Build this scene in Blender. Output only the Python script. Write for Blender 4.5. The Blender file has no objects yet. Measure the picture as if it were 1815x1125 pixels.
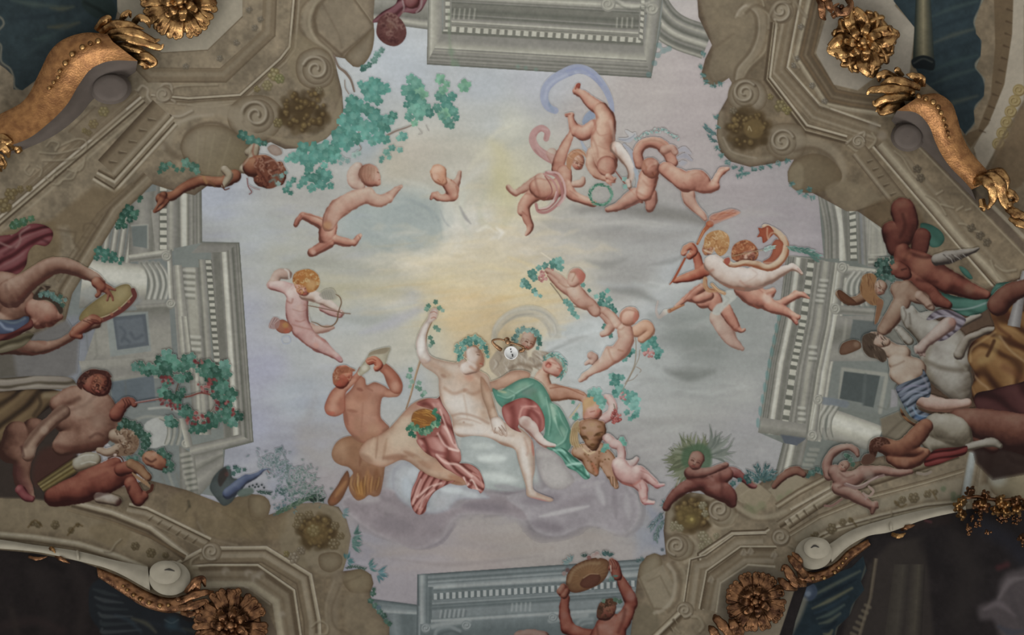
import math,random
import numpy as np
try:
    import bpy
except ImportError:
    bpy = None
# ---------------------------------------------------------------- painter: lays pigment on the plaster grid
M = 60;W = 1815 + 2*M;H = 1125 + 2*M
C = np.zeros((H,W,3),np.float32)
K = np.zeros((H,W),np.int16)
A = np.zeros((H,W),np.float32)
f32 = np.float32
rng = np.random.RandomState(7)
random.seed(5)
TONE = [1.0,1.0]   # value and saturation of the pigments of the passage being painted
def tone(c,f,s):
    m = c.mean(-1,keepdims=True)
    return np.clip((m+(c-m)*s)*f,0,1)
def col(c):
    c = np.array([int(c[i:i+2],16) for i in (0,2,4)],f32)/255 if isinstance(c,str) else np.asarray(c,f32)/255
    return c if TONE == [1.0,1.0] else tone(c,TONE[0],TONE[1])
def vnoise(h,w,cell,seed):
    r = np.random.RandomState(seed)
    gh,gw = int(h/cell)+3,int(w/cell)+3
    g = r.rand(gh,gw).astype(f32)
    y = np.arange(h)/cell;x = np.arange(w)/cell
    yi = y.astype(int);xi = x.astype(int)
    fy = (y-yi)[:,None];fx = (x-xi)[None,:]
    fy = fy*fy*(3-2*fy);fx = fx*fx*(3-2*fx)
    a = g[yi][:,xi];b = g[yi][:,xi+1];c = g[yi+1][:,xi];d = g[yi+1][:,xi+1]
    return ((a*(1-fx)+b*fx)*(1-fy)+(c*(1-fx)+d*fx)*fy).astype(f32)
N4 = vnoise(H,W,4,1);N9 = vnoise(H,W,9,2);N25 = vnoise(H,W,25,3);N70 = vnoise(H,W,70,4);N160 = vnoise(H,W,160,5)
def cr(pts,closed=False,n=6):
    P = np.asarray(pts,float)
    if len(P) < 3 and not closed:
        t = np.linspace(0,1,n+1)[:,None]
        return P[0]*(1-t)+P[-1]*t
    if closed: Q = np.vstack([P[-1],P,P[0],P[1]])
    else: Q = np.vstack([2*P[0]-P[1],P,2*P[-1]-P[-2]])
    out = []
    t = (np.arange(n)/n)[:,None]
    for i in range(1,len(Q)-2):
        p0,p1,p2,p3 = Q[i-1],Q[i],Q[i+1],Q[i+2]
        out.append(.5*((2*p1)+(-p0+p2)*t+(2*p0-5*p1+4*p2-p3)*t*t+(-p0+3*p1-3*p2+p3)*t**3))
    if not closed: out.append(P[-1:])
    return np.vstack(out)
def win(P,pad):
    x0 = max(0,int(math.floor(P[:,0].min()-pad))+M);x1 = min(W,int(math.ceil(P[:,0].max()+pad))+M+1)
    y0 = max(0,int(math.floor(P[:,1].min()-pad))+M);y1 = min(H,int(math.ceil(P[:,1].max()+pad))+M+1)
    if x1 <= x0 or y1 <= y0: return None
    X = (np.arange(x0,x1)-M).astype(f32)[None,:];Y = (np.arange(y0,y1)-M).astype(f32)[:,None]
    return (slice(y0,y1),slice(x0,x1)),X,Y
def psdf(P,X,Y):
    d2 = np.full((Y.shape[0],X.shape[1]),1e12,f32)
    ins = np.zeros(d2.shape,bool)
    n = len(P)
    for i in range(n):
        ax,ay = P[i];bx,by = P[(i+1) % n]
        ex,ey = bx-ax,by-ay
        L = ex*ex+ey*ey
        if L < 1e-9: continue
        t = np.clip(((X-ax)*ex+(Y-ay)*ey)/L,0,1)
        dx = X-ax-t*ex;dy = Y-ay-t*ey
        np.minimum(d2,dx*dx+dy*dy,out=d2)
        if abs(ey) > 1e-9:
            c = ((ay <= Y) & (by > Y)) | ((by <= Y) & (ay > Y))
            xi = ax+(Y-ay)*ex/ey
            ins ^= c & (X < xi)
    d = np.sqrt(d2)
    return np.where(ins,-d,d)
def comp(sl,a,c,clip=False):
    if clip: a = a*A[sl]
    else: A[sl] = 1-(1-A[sl])*(1-a)
    a = a[...,None]
    C[sl] = C[sl]*(1-a)+c*a
def sm(e0,e1,x):
    t = np.clip((x-e0)/(e1-e0),0,1)
    return t*t*(3-2*t)
def fill(pts,c,soft=1.0,a=1.0,sp=True,clip=False,rim=None,grad=None,noise=0.03,n=5):
    """closed shape; rim=(colour,width); grad=(colour2, x0,y0,x1,y1)"""
    P = cr(pts,True,n) if sp else np.asarray(pts,float)
    P = P[:,:2]
    w = win(P,soft+1)
    if w is None: return
    sl,X,Y = w
    d = psdf(P,X,Y)
    al = (1-sm(-soft,soft,d)) if soft > 1 else np.clip(.5-d,0,1)
    cc = np.broadcast_to(col(c),d.shape+(3,)).copy()
    if grad is not None:
        c2,x0,y0,x1,y1 = grad
        t = ((X-x0)*(x1-x0)+(Y-y0)*(y1-y0))/((x1-x0)**2+(y1-y0)**2)
        t = np.clip(t,0,1)[...,None]
        cc = cc*(1-t)+col(c2)*t
    if rim is not None:
        t = (np.exp(np.minimum(d,0)/rim[1])*.9)[...,None]
        cc = cc*(1-t)+col(rim[0])*t
    if noise: cc = cc*(1+noise*2*(N9[sl]*.6+N25[sl]*.8+N4[sl]*.4-.9))[...,None]
    comp(sl,al*a,cc,clip)
def chain_field(P,X,Y):
    """P (n,3): min signed distance and dome height of a tapered spline tube"""
    sd = np.full((Y.shape[0],X.shape[1]),1e6,f32);z = np.zeros(sd.shape,f32)
    for i in range(len(P)-1):
        ax,ay,ar = P[i];bx,by,br = P[i+1]
        ex,ey = bx-ax,by-ay
        L = max(ex*ex+ey*ey,1e-6)
        t = np.clip(((X-ax)*ex+(Y-ay)*ey)/L,0,1)
        dx = X-ax-t*ex;dy = Y-ay-t*ey
        d2 = dx*dx+dy*dy
        r = ar+(br-ar)*t
        np.minimum(sd,np.sqrt(d2)-r,out=sd)
        np.maximum(z,r*r-d2,out=z)
    return sd,np.sqrt(z)
def stroke(pts,r,c,soft=.8,a=1.0,clip=False,sp=True,n=6,noise=0):
    """r: number or (start,end) or (start,mid,end)"""
    P = cr(pts,False,n) if sp else np.asarray(pts,float)
    P = P[:,:2]
    if isinstance(r,(int,float)): r = (r,r)
    R = np.interp(np.linspace(0,1,len(P)),np.linspace(0,1,len(r)),r)
    Q = np.column_stack([P,R])
    w = win(Q,max(r)+soft+1)
    if w is None: return
    sl,X,Y = w
    sd = np.full((Y.shape[0],X.shape[1]),1e6,f32)
    for i in range(len(Q)-1):
        ax,ay,ar = Q[i];bx,by,br = Q[i+1]
        ex,ey = bx-ax,by-ay
        L = max(ex*ex+ey*ey,1e-6)
        t = np.clip(((X-ax)*ex+(Y-ay)*ey)/L,0,1)
        dd = np.hypot(X-ax-t*ex,Y-ay-t*ey)-(ar+(br-ar)*t)
        np.minimum(sd,dd,out=sd)
    al = 1-sm(-soft,soft,sd) if soft > .8 else np.clip(.5-sd/max(soft,.5)*.6,0,1)
    cc = np.broadcast_to(col(c),sd.shape+(3,))
    if noise: cc = cc*(1+noise*2*(N9[sl]-.5)[...,None])
    comp(sl,al*a,cc,clip)
def st(pts,r,c,soft=1.2,a=.8,**k):
    m = max(r) if isinstance(r,tuple) else r
    if m >= 1.2 and soft < 2.4: soft += .8;a *= .9
    stroke(pts,r,c,soft,a,clip=True,**k)
def dab(x,y,r,c,a=.6,soft=None,clip=True,ry=None,ang=0):
    ry = ry or r
    t = np.linspace(0,2*math.pi,14,endpoint=False)
    ca,sa = math.cos(math.radians(ang)),math.sin(math.radians(ang))
    P = [(x+r*math.cos(u)*ca-ry*math.sin(u)*sa,y+r*math.cos(u)*sa+ry*math.sin(u)*ca) for u in t]
    fill(P,c,soft if soft is not None else max(1.0,.55*min(r,ry)),a,clip=clip,n=2,noise=0)
def pmap(pal,t):
    P = np.array([col(c) for c in pal])
    x = np.clip(t,0,1)*(len(P)-1)
    i = np.minimum(x.astype(int),len(P)-2)
    f = (x-i)[...,None]
    return P[i]*(1-f)+P[i+1]*f
def blur(z,k=1):
    for _ in range(k):
        q = np.pad(z,1,mode='edge')
        z = (q[:-2,1:-1]+q[2:,1:-1]+2*q[1:-1,1:-1])/4
        q = np.pad(z,1,mode='edge')
        z = (q[1:-1,:-2]+q[1:-1,2:]+2*q[1:-1,1:-1])/4
    return z
FL = dict(
 flesh=['54332a','815646','a17967','b79985','c8b39f'],
 pale=['6e5346','997c6b','b3a08f','c0b4a5','cac3b8'],
 red=['4a201a','6f3529','8e4f3e','a66f5a','b98d74'],
 pink=['6b4440','93706a','a98a83','b6a19a','c4b8af'],
 faint=['7f625a','a07c70','b09486','baa697','c4b6a8'],
 tan=['3f2a1e','67492f','8b6b4c','a3866a','b8a084'],
)
def body(chains,pal='flesh',L=(-.45,-.55,.7),con=1.0,bias=0.0,k=2,n=6,sp=True,flat=1.0,a=1.0,blend=8):
    """smooth union of tapered tubes, modelled with the palette's darks and lights like a painted limb"""
    if isinstance(pal,str): pal = FL[pal]
    CH = [cr(c,False,n) if sp else np.asarray(c,float) for c in chains]
    al = np.vstack(CH)
    w = win(al,al[:,2].max()+3)
    if w is None: return
    sl,X,Y = w
    sd = None;zz = None
    for P in CH:
        s,z = chain_field(P,X,Y)
        if sd is None: sd,zz = s,z**blend
        else:
            kk = 4.0
            h = np.clip(.5+.5*(s-sd)/kk,0,1)
            sd = s*(1-h)+sd*h-kk*h*(1-h)
            zz = zz+z**blend
    z = blur(zz**(1/blend),k)*flat
    gy,gx = np.gradient(z)
    nz = 1/np.sqrt(1+gx*gx+gy*gy)
    l = np.array(L)/np.linalg.norm(L)
    v = (-gx*l[0]-gy*l[1]+l[2])*nz
    t = .5+.66*con*(v-.5)+bias+.3*(N25[sl]-.5)+.16*(N9[sl]-.5)+.06*(N4[sl]-.5)
    t = t-.3*(1-nz)**2.5
    t = t-(.12+.5*np.clip(.6-v,0,1))*np.exp(np.minimum(sd,0)/1.8)
    cc = pmap(pal,t)
    sd = sd+1.6*(N9[sl]-.5)+1.0*(N4[sl]-.5)
    comp(sl,np.clip(.5-sd*.5,0,1)*a,cc)
def shape(pts,c,rim,patches,w=4,soft=1.3):
    """outlined passage of flesh or cloth, then soft touches (x, y, rx, ry, angle, colour, strength)"""
    fill(pts,c,soft,1,rim=(rim,w),noise=.05)
    for x,y,rx,ry,an,cc,a in patches: dab(x,y,rx,cc,a,max(2,min(rx,ry)*.75),ry=ry,ang=an)
def rot(pts,x,y,ang,s=1.0,flip=1):
    c,d = math.cos(math.radians(ang)),math.sin(math.radians(ang))
    out = []
    for p in pts:
        u,v = p[0]*s*flip,p[1]*s
        q = (x+u*c-v*d,y+u*d+v*c)
        if len(p) > 2: q = q+(p[2]*s,)
        out.append(q)
    return out
def face(x,y,r,ang=0,turn=0.0,tilt=0.0,pal='flesh',dark='5a3226',lip='9c4f42',ear=True,lite=None):
    """a painted head; ang: degrees the crown leans clockwise; turn -1 looks left .. 1 looks right"""
    p = FL[pal] if isinstance(pal,str) else pal
    T = lambda pts: rot(pts,x,y,ang,r)
    body([T([(0,-.22,.82),(turn*.08,.15,.78)]),T([(turn*.1,.3,.6),(turn*.22,.62,.36)])],pal,L=(-.5,-.45,.75),k=2)
    tx = turn*.42;ty = .1+tilt*.3
    sp = .33*(1-abs(turn)*.35)
    for s in (-1,1):
        ex = tx+s*sp
        if abs(ex) > .82: continue
        u,v = T([(ex,ty)])[0]
        dab(u,v,.17*r,p[1],.55,ang=ang,ry=.13*r)
        st(T([(ex-.15,ty+.02),(ex,ty-.04),(ex+.15,ty+.03)]),max(.55,.05*r),dark,.8,.85)
        st(T([(ex-.18,ty-.2),(ex,ty-.27),(ex+.19,ty-.19)]),max(.5,.035*r),dark,.9,.45)
    nx = tx+turn*.12
    st(T([(nx*.9,ty),(nx+turn*.12,ty+.24)]),.06*r,p[4],.9,.6)
    st(T([(nx-.1,ty+.33),(nx+.02,ty+.37),(nx+.1,ty+.33)]),max(.5,.05*r),p[0],.9,.55)
    st(T([(tx-.15,ty+.53),(tx,ty+.5),(tx+.15,ty+.53)]),max(.6,.06*r),lip,.9,.85)
    st(T([(tx-.1,ty+.66),(tx+.1,ty+.66)]),.05*r,p[1],.9,.5)
    for s in (-1,1):
        ex = tx+s*.42
        if abs(ex) < .75:
            u,v = T([(ex,ty+.33)])[0]
            dab(u,v,.2*r,'a8604f',.33)
    if ear and abs(turn) > .25:
        e = -turn/abs(turn)*.52
        u,v = T([(e,.16)])[0]
        dab(u,v,.13*r,p[1],.8,ry=.2*r,ang=ang)
        dab(u,v,.07*r,p[3],.7,ry=.12*r,ang=ang)
def curls(pts,pal,n=40,r=3.2,w=.9,seed=1,base=None):
    """hair: mass plus small curled strokes"""
    fill(pts,pal[1] if base is None else base,1.2)
    P = np.asarray(cr(pts,True,6))[:,:2]
    rr = random.Random(seed)
    x0,x1,y0,y1 = P[:,0].min(),P[:,0].max(),P[:,1].min(),P[:,1].max()
    for i in range(n):
        x = rr.uniform(x0,x1);y = rr.uniform(y0,y1)
        a0 = rr.uniform(0,6.28);q = [(x+r*math.cos(a0+t)*(.6+.1*t),y+r*math.sin(a0+t)*(.6+.1*t)) for t in (0,1,2,3)]
        up = 1-(y-y0)/(y1-y0+1)
        c = pal[rr.choice([0,1,2,3,3] if up > .35 else [0,0,1,1,2])]
        st(q,w,c,.9,.7)
def strands(pts,pal,ang,n=30,ln=14,w=.8,seed=1,base=None,wave=.35):
    fill(pts,pal[1] if base is None else base,1.2)
    P = np.asarray(cr(pts,True,6))[:,:2]
    rr = random.Random(seed)
    x0,x1,y0,y1 = P[:,0].min(),P[:,0].max(),P[:,1].min(),P[:,1].max()
    for i in range(n):
        x = rr.uniform(x0,x1);y = rr.uniform(y0,y1)
        a0 = math.radians(ang+rr.uniform(-18,18));s = rr.choice((-1,1))*wave
        q = [(x+ln*t*math.cos(a0+s*t),y+ln*t*math.sin(a0+s*t)) for t in (-.5,0,.5)]
        st(q,(w*.3,w,w*.3),pal[rr.randrange(len(pal))],.9,.7)
def leaf(x,y,r,ang=0,c='4f7a6e',v='7ea396',lobes=5,clip=False,a=1.0):
    P = [];r = r*.86 if r < 7.5 else r
    for i in range(30):
        t = i/30*2*math.pi
        q = abs(math.cos(t*lobes/2))
        rad = (.8+.4*q**.8)*(1-.2*math.cos(t))*(1+.08*math.sin(13*t+x))
        P.append((rad*math.cos(t+math.pi),rad*math.sin(t+math.pi)*.9))
    fill(rot(P,x,y,ang,r),c,1,a,sp=False,clip=clip,noise=.12)
    if r > 4.5: dab(x+r*.25,y+r*.3,r*.45,'3a5f55',.28,2);dab(x-r*.25,y-r*.3,r*.4,'8fb0a2',.25,2)
    if v and r > 5:
        for b in (-55,0,55):
            e = rot([(0,0)],x,y,0)[0];q = rot([(r*.7,0)],x,y,ang+b)[0]
            st([e,q],.4,v,.8,.3)
        st([(x,y),rot([(-r*.75,0)],x,y,ang)[0]],.45,v,.8,.35)
GR = ['3f6b5f','4b7a6c','588779','6a9486']
def leaves(lst,pal=GR,jit=.25,seed=3,**k):
    rr = random.Random(seed)
    for q in lst:
        x,y,r = q[:3];ang = q[3] if len(q) > 3 else rr.uniform(0,360)
        leaf(x,y,r,ang,rr.choice(pal),**k)
def spray(x,y,n,ln,a0,a1,pal,w=1.6,seed=1,curve=.3,l0=.35):
    """laurel / willow like pointed leaves fanned from a point"""
    rr = random.Random(seed)
    for i in range(n):
        t = (i+.5)/n
        a = math.radians(a0+(a1-a0)*t+rr.uniform(-6,6));l = ln*rr.uniform(.75,1.05)
        b = a+curve*rr.uniform(-1,1)
        stroke([(x+l*l0*math.cos(a),y+l*l0*math.sin(a)),(x+l*.7*math.cos((a+b)/2),y+l*.7*math.sin((a+b)/2)),(x+l*math.cos(b),y+l*math.sin(b))],(w*.3,w,.3),rr.choice(pal),.8,.9)
def sprig(pts,ln,pal,w=1.4,gap=6,seed=1,stem='5d6a58',sw=.7,spread=42):
    P = cr(pts,False,8)[:,:2]
    stroke(pts,sw,stem)
    rr = random.Random(seed)
    d = np.r_[0,np.cumsum(np.hypot(*np.diff(P,axis=0).T))]
    s = gap*.4;k = 1
    while s < d[-1]:
        x = np.interp(s,d,P[:,0]);y = np.interp(s,d,P[:,1])
        x2 = np.interp(s+1,d,P[:,0]);y2 = np.interp(s+1,d,P[:,1]);x1 = np.interp(s-1,d,P[:,0]);y1 = np.interp(s-1,d,P[:,1])
        a = math.atan2(y2-y1,x2-x1)+k*math.radians(spread+rr.uniform(-14,14));l = ln*rr.uniform(.7,1.1)
        stroke([(x,y),(x+l*.5*math.cos(a),y+l*.5*math.sin(a)),(x+l*math.cos(a-.25*k),y+l*math.sin(a-.25*k))],(.4,w,.3),rr.choice(pal),.8,.92)
        s += gap*.5;k = -k
def grapes(x,y,rx,ry,c=('5c2b2a','7a3b37','96554d','b07c70'),n=26,r=2.4,seed=1,ang=0):
    rr = random.Random(seed)
    for i in range(n):
        t = rr.uniform(0,6.28);q = math.sqrt(rr.random())
        u,v = rot([(rx*q*math.cos(t),ry*q*math.sin(t))],x,y,ang)[0]
        dab(u,v,r,c[rr.randrange(0,3)],.95,1,clip=False)
        dab(u-.5,v-.6,r*.4,c[3],.6,1)
def cloth(pts,pal,ang=60,wl=12,warp=14,sharp=1.0,folds=(),soft=1.0,con=1.0,seed=0,bias=0,rim=3.0,a=1.0):
    """draped cloth: ridges running along ang (degrees), gathered by warped phase"""
    if isinstance(pal,str): pal = FL[pal]
    P = cr(pts,True,6)[:,:2]
    w = win(P,soft+1)
    if w is None: return
    sl,X,Y = w
    d = psdf(P,X,Y)
    ca,sa = math.cos(math.radians(ang)),math.sin(math.radians(ang))
    s = np.roll(N70,seed*37,1)[sl];s2 = np.roll(N25,seed*53,0)[sl]
    ph = (-X*sa+Y*ca)/wl*2*math.pi+(s-.5)*warp+(s2-.5)*2.2
    v = np.sin(ph)+.35*np.sin(2*ph+1)
    v = np.sign(v)*np.abs(v)**sharp
    t = .5+.3*con*v+bias+.2*(s2-.5)-.35*np.exp(np.minimum(d,0)/rim)
    al = np.clip(.5-d,0,1) if soft <= 1 else 1-sm(-soft,soft,d)
    comp(sl,al*a,pmap(pal,t))
    for f in folds: st(*f)
def strip(a0,a1,b1,b0,prof,a=1.0,dent=None,clip=False,auto=True):
    """quad a0-a1 / b0-b1; prof: [(v, colour)...] across from edge a (0) to edge b (1)
    dent=(v0,v1,count,light,dark,duty)"""
    if auto and math.dist(a0,a1)+math.dist(b0,b1) < math.dist(a0,b0)+math.dist(a1,b1): a1,b0 = b0,a1
    P = np.array([a0,a1,b1,b0],float)
    w = win(P,2)
    if w is None: return
    sl,X,Y = w
    d = psdf(P,X,Y)
    def ld(p,q):
        nx,ny = -(q[1]-p[1]),q[0]-p[0];l = math.hypot(nx,ny)+1e-9
        return np.abs((X-p[0])*nx+(Y-p[1])*ny)/l
    da,db = ld(a0,a1),ld(b0,b1)
    v = da/(da+db+1e-6)
    pv = np.array([p[0] for p in prof]);pc = np.array([col(p[1]) for p in prof])
    cc = np.stack([np.interp(v,pv,pc[:,i]) for i in range(3)],-1)
    if dent:
        v0,v1,n,li,dk,duty = dent
        e0,e1 = ld(a0,b0),ld(a1,b1)
        u = e0/(e0+e1+1e-6)*n
        fr = u-np.floor(u)
        inb = np.clip((v-v0)*60,0,1)*np.clip((v1-v)*60,0,1)
        on = np.clip(np.minimum(fr,duty-fr)*8,0,1)
        m = (inb*on)[...,None]
        cc = cc*(1-inb[...,None])+col(dk)*inb[...,None]
        cc = cc*(1-m)+col(li)*m
    cc = cc*(1+.05*(N9[sl]+N25[sl]+N4[sl]-1.5))[...,None]
    comp(sl,np.clip(.8-d,0,1)*a,cc,clip)
def strips(Ap,Bp,prof,**k):
    for i in range(len(Ap)-1): strip(Ap[i],Ap[i+1],Bp[i+1],Bp[i],prof,auto=False,**k)
def offs(P,d):
    """parallel polyline at distance d (to the right of travel)"""
    P = np.asarray(P,float);out = []
    n = len(P)
    for i in range(n):
        t0 = P[i]-P[max(i-1,0)];t1 = P[min(i+1,n-1)]-P[i]
        t0 = t0/(np.hypot(*t0)+1e-9);t1 = t1/(np.hypot(*t1)+1e-9)
        if i == 0: t0 = t1
        if i == n-1: t1 = t0
        b = t0+t1;b = b/(np.hypot(*b)+1e-9)
        m = 1/max(.35,b@t0)
        out.append((P[i][0]-b[1]*d*m,P[i][1]+b[0]*d*m))
    return out
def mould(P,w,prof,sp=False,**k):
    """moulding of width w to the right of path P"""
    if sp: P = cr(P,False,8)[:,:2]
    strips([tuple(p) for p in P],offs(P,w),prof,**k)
def scroll(x,y,r,pal,turns=1.4,a0=0,s=1,w=None):
    """volute: light disc with a spiral groove"""
    t = np.linspace(0,2*math.pi,16,endpoint=False)
    w = w or r*.16
    fill([(x+r*math.cos(u),y+r*math.sin(u)) for u in t],pal[2],1.2,n=2,rim=(pal[1],r*.22))
    Q = []
    for i in range(26):
        f = i/25;rr = r*(.88-.72*f);an = math.radians(a0)+s*turns*2*math.pi*f
        Q.append((x+rr*math.cos(an),y+rr*math.sin(an)))
    st(Q,(w*.6,w*.45),pal[0],1.3,.75,n=2)
    st([(p[0]-w*.7,p[1]-w*.7) for p in Q],(w*.5,w*.3),pal[3],1.3,.75,n=2)
# ---------------------------------------------------------------- layers: each painted thing becomes a mesh of its own
LAY = {};ORDER = [];CUR = [None]
def close():
    k = CUR[0]
    if k is None: return
    L = LAY[k]
    m = A > .35
    if m.any():
        ys = np.where(m.any(1))[0];xs = np.where(m.any(0))[0]
        y0,y1,x0,x1 = max(ys[0]-1,0),min(ys[-1]+2,H),max(xs[0]-1,0),min(xs[-1]+2,W)
        mm = m[y0:y1,x0:x1]
        lev = int(K[y0:y1,x0:x1][mm].max())+1
        K[y0:y1,x0:x1][mm] = lev
        L['passes'].append((y0,x0,mm.copy(),C[y0:y1,x0:x1].copy(),lev))
    A[...] = 0
    CUR[0] = None
def begin(key,name,parent=None,label=None,cat=None,group=None,kind=None,step=1):
    close()
    LAY[key] = dict(name=name,parent=parent,label=label,cat=cat,group=group,kind=kind,passes=[],step=step)
    ORDER.append(key);CUR[0] = key
def resume(key):
    close();CUR[0] = key
# ---------------------------------------------------------------- sky: broad washes, then brushed cloud
SKY = [(400,350,'9a9fa8'),(480,420,'9da19f'),(400,480,'9b9c98'),(450,560,'9496a0'),(470,650,'9596a4'),(460,760,'8f919e'),(520,850,'8a8b90'),
 (560,700,'949aa0'),(560,620,'9da09f'),(640,240,'9aa3a6'),(720,120,'a0a6aa'),(860,160,'a2a7aa'),(850,230,'a6a9a6'),(950,150,'9ea0a4'),(740,280,'aea798'),(800,300,'aeaa9c'),(720,300,'aca593'),
 (560,340,'a09f98'),(640,400,'99a09c'),(720,380,'9fa6a2'),(760,420,'a3a8a2'),(600,440,'a3a196'),(540,460,'9a9a8e'),(660,510,'a9a591'),(700,560,'adab9a'),(640,560,'9da1a0'),(700,530,'a7a6a2'),(620,520,'a8a38a'),
 (880,330,'b5b091'),(860,280,'b6b096'),(880,240,'b3b2a2'),(900,380,'bab398'),(840,400,'bebbb0'),(820,450,'c6bda4'),(880,460,'c3b89c'),(760,470,'beb6a0'),(900,420,'bfb7a3'),(950,440,'b7ae9c'),(1000,440,'a9a59b'),
 (820,530,'bda984'),(800,570,'bba67f'),(860,560,'baa681'),(840,600,'b9a683'),(900,500,'c3b48e'),(940,520,'bdae8a'),(760,520,'bab094'),(970,560,'b5ab93'),(800,500,'c3b590'),(730,620,'a7a699'),(720,680,'9b9f9f'),(740,590,'b2a98c'),
 (1050,200,'a29b96'),(1150,160,'9f9792'),(1250,200,'9b928f'),(1200,260,'9e9592'),(1300,340,'968e8d'),(1380,380,'918a8b'),(1440,420,'8b8586'),(1350,420,'928b8b'),(1150,430,'969592'),(1050,400,'95938e'),(1100,380,'908e89'),(1000,410,'9f9c94'),
 (1100,450,'979692'),(1080,490,'908f8a'),(1180,480,'9da09f'),(1150,540,'a0a3a1'),(1000,600,'adb0ad'),(1060,580,'b2b5b2'),(1040,650,'a9aeac'),(1200,580,'848984'),(1240,620,'7c807b'),(1300,560,'818680'),(1340,620,'868984'),(1220,680,'8a8d88'),
 (1180,640,'999c98'),(1300,700,'90918c'),(1200,740,'93938e'),(1320,760,'8a8988'),(1150,800,'8b8986'),(1250,770,'8c8b88'),(1120,700,'9b9d9a'),(1180,880,'888686'),(1160,960,'82858c'),(1100,1000,'8f8985'),(1040,980,'908983'),(960,960,'928b85'),
 (860,990,'938a86'),(760,980,'90898a'),(700,1040,'8c8689'),(660,960,'858288'),(700,930,'8b8482'),(560,900,'858184'),(580,860,'8b8585'),(590,800,'8c8987'),(520,790,'8a8b93'),(600,1010,'84838c'),(1240,140,'9a918e'),(1420,330,'8f8988'),(1350,880,'828180'),(1400,960,'7c7b7a'),(420,800,'86888f'),(370,420,'8f9190'),(1390,700,'808280')]
def sky():
    P = np.array([(a,b) for a,b,c in SKY],f32);Q = tone(np.array([col(c) for a,b,c in SKY]),1.05,.85)
    s = 4
    gy,gx = np.mgrid[0:H:s,0:W:s].astype(f32)
    X = gx-M+40*(N70[::s,::s]-.5)+60*(N160[::s,::s]-.5);Y = gy-M+22*(N70[::s,::s][:,::-1]-.5)
    num = np.zeros(X.shape+(3,),f32);den = np.zeros(X.shape,f32)
    for p,q in zip(P,Q):
        w = 1/(((X-p[0])**2+(Y-p[1])**2*1.5+500)**1.7)
        num += w[...,None]*q;den += w
    S = num/den[...,None]
    # bilinear back to full size
    y = np.minimum(np.arange(H)/s,S.shape[0]-1.001);x = np.minimum(np.arange(W)/s,S.shape[1]-1.001)
    yi = y.astype(int);xi = x.astype(int);fy = (y-yi)[:,None,None];fx = (x-xi)[None,:,None]
    a = S[yi][:,xi];b = S[yi][:,xi+1];c = S[yi+1][:,xi];d = S[yi+1][:,xi+1]
    F = (a*(1-fx)+b*fx)*(1-fy)+(c*(1-fx)+d*fx)*fy
    # streaky brush texture drawn out sideways
    st1 = vnoise(H,W//6+2,7,31).repeat(6,1)[:,:W];st1 = blur(st1,6)
    st2 = vnoise(H,W//4+2,20,33).repeat(4,1)[:,:W];st2 = blur(st2,6)
    F = F*(1+.03*(st1-.5)+.05*(st2-.5)+.02*(N4-.5))[...,None]
    C[...] = F
def cs(pts,r,c,a=.5,soft=None):
    r0 = max(r) if isinstance(r,tuple) else r
    stroke(pts,r,c,soft or max(3,r0*1.1),a)
begin('sky','ceiling',kind='structure',step=2)
sky()
A[...] = 1
# wisps, upper left
for p in [[(360,400),(450,392),(560,398)],[(370,372),(430,364),(500,370)],[(440,440),(520,430),(600,440)],[(380,455),(430,470),(520,472)]]:
    cs(p,(1,7,1),'acafab',.35)
cs([(470,500),(480,470),(540,448),(600,445),(660,455)],(2,9,2),'aeb0aa',.45)
cs([(500,470),(560,462),(640,480),(700,478)],(3,14,3),'8f9186',.45,14)
cs([(640,520),(700,505),(760,500),(800,490)],(2,8,2),'c2b692',.4)
cs([(560,510),(640,512),(720,520)],(3,12,3),'9a947a',.35,12)
cs([(600,560),(650,568),(700,560)],(3,10,2),'8e9189',.5,10)
cs([(640,590),(680,578),(720,560),(750,545)],(2,10,3),'9c9ca8',.5,8)
# the round grey cloud the two cherubs lean on
fill([(640,350),(700,338),(760,340),(790,360),(798,395),(780,430),(730,445),(660,440),(620,420),(615,380)],'9ba39f',22,.85,noise=.02)
cs([(640,352),(700,336),(750,338),(785,362)],(2,5,2),'b4b8b0',.45,5)
cs([(700,318),(730,322),(765,338),(785,360)],(1,4,2),'bcbdb2',.45,4)
for p,c,r in [([(700,370),(740,362),(775,385),(782,420)],'8d9694',3),([(640,400),(700,420),(760,418)],'a9aea8',5),([(720,352),(755,366),(770,395)],'8e9796',2),([(650,430),(700,444),(750,438)],'939a95',4),([(690,390),(720,380),(750,392)],'aab0aa',4),([(660,365),(700,358),(730,362)],'a9aea8',4)]:
    cs(p,(1,r,1),c,.5,3.5)
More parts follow.
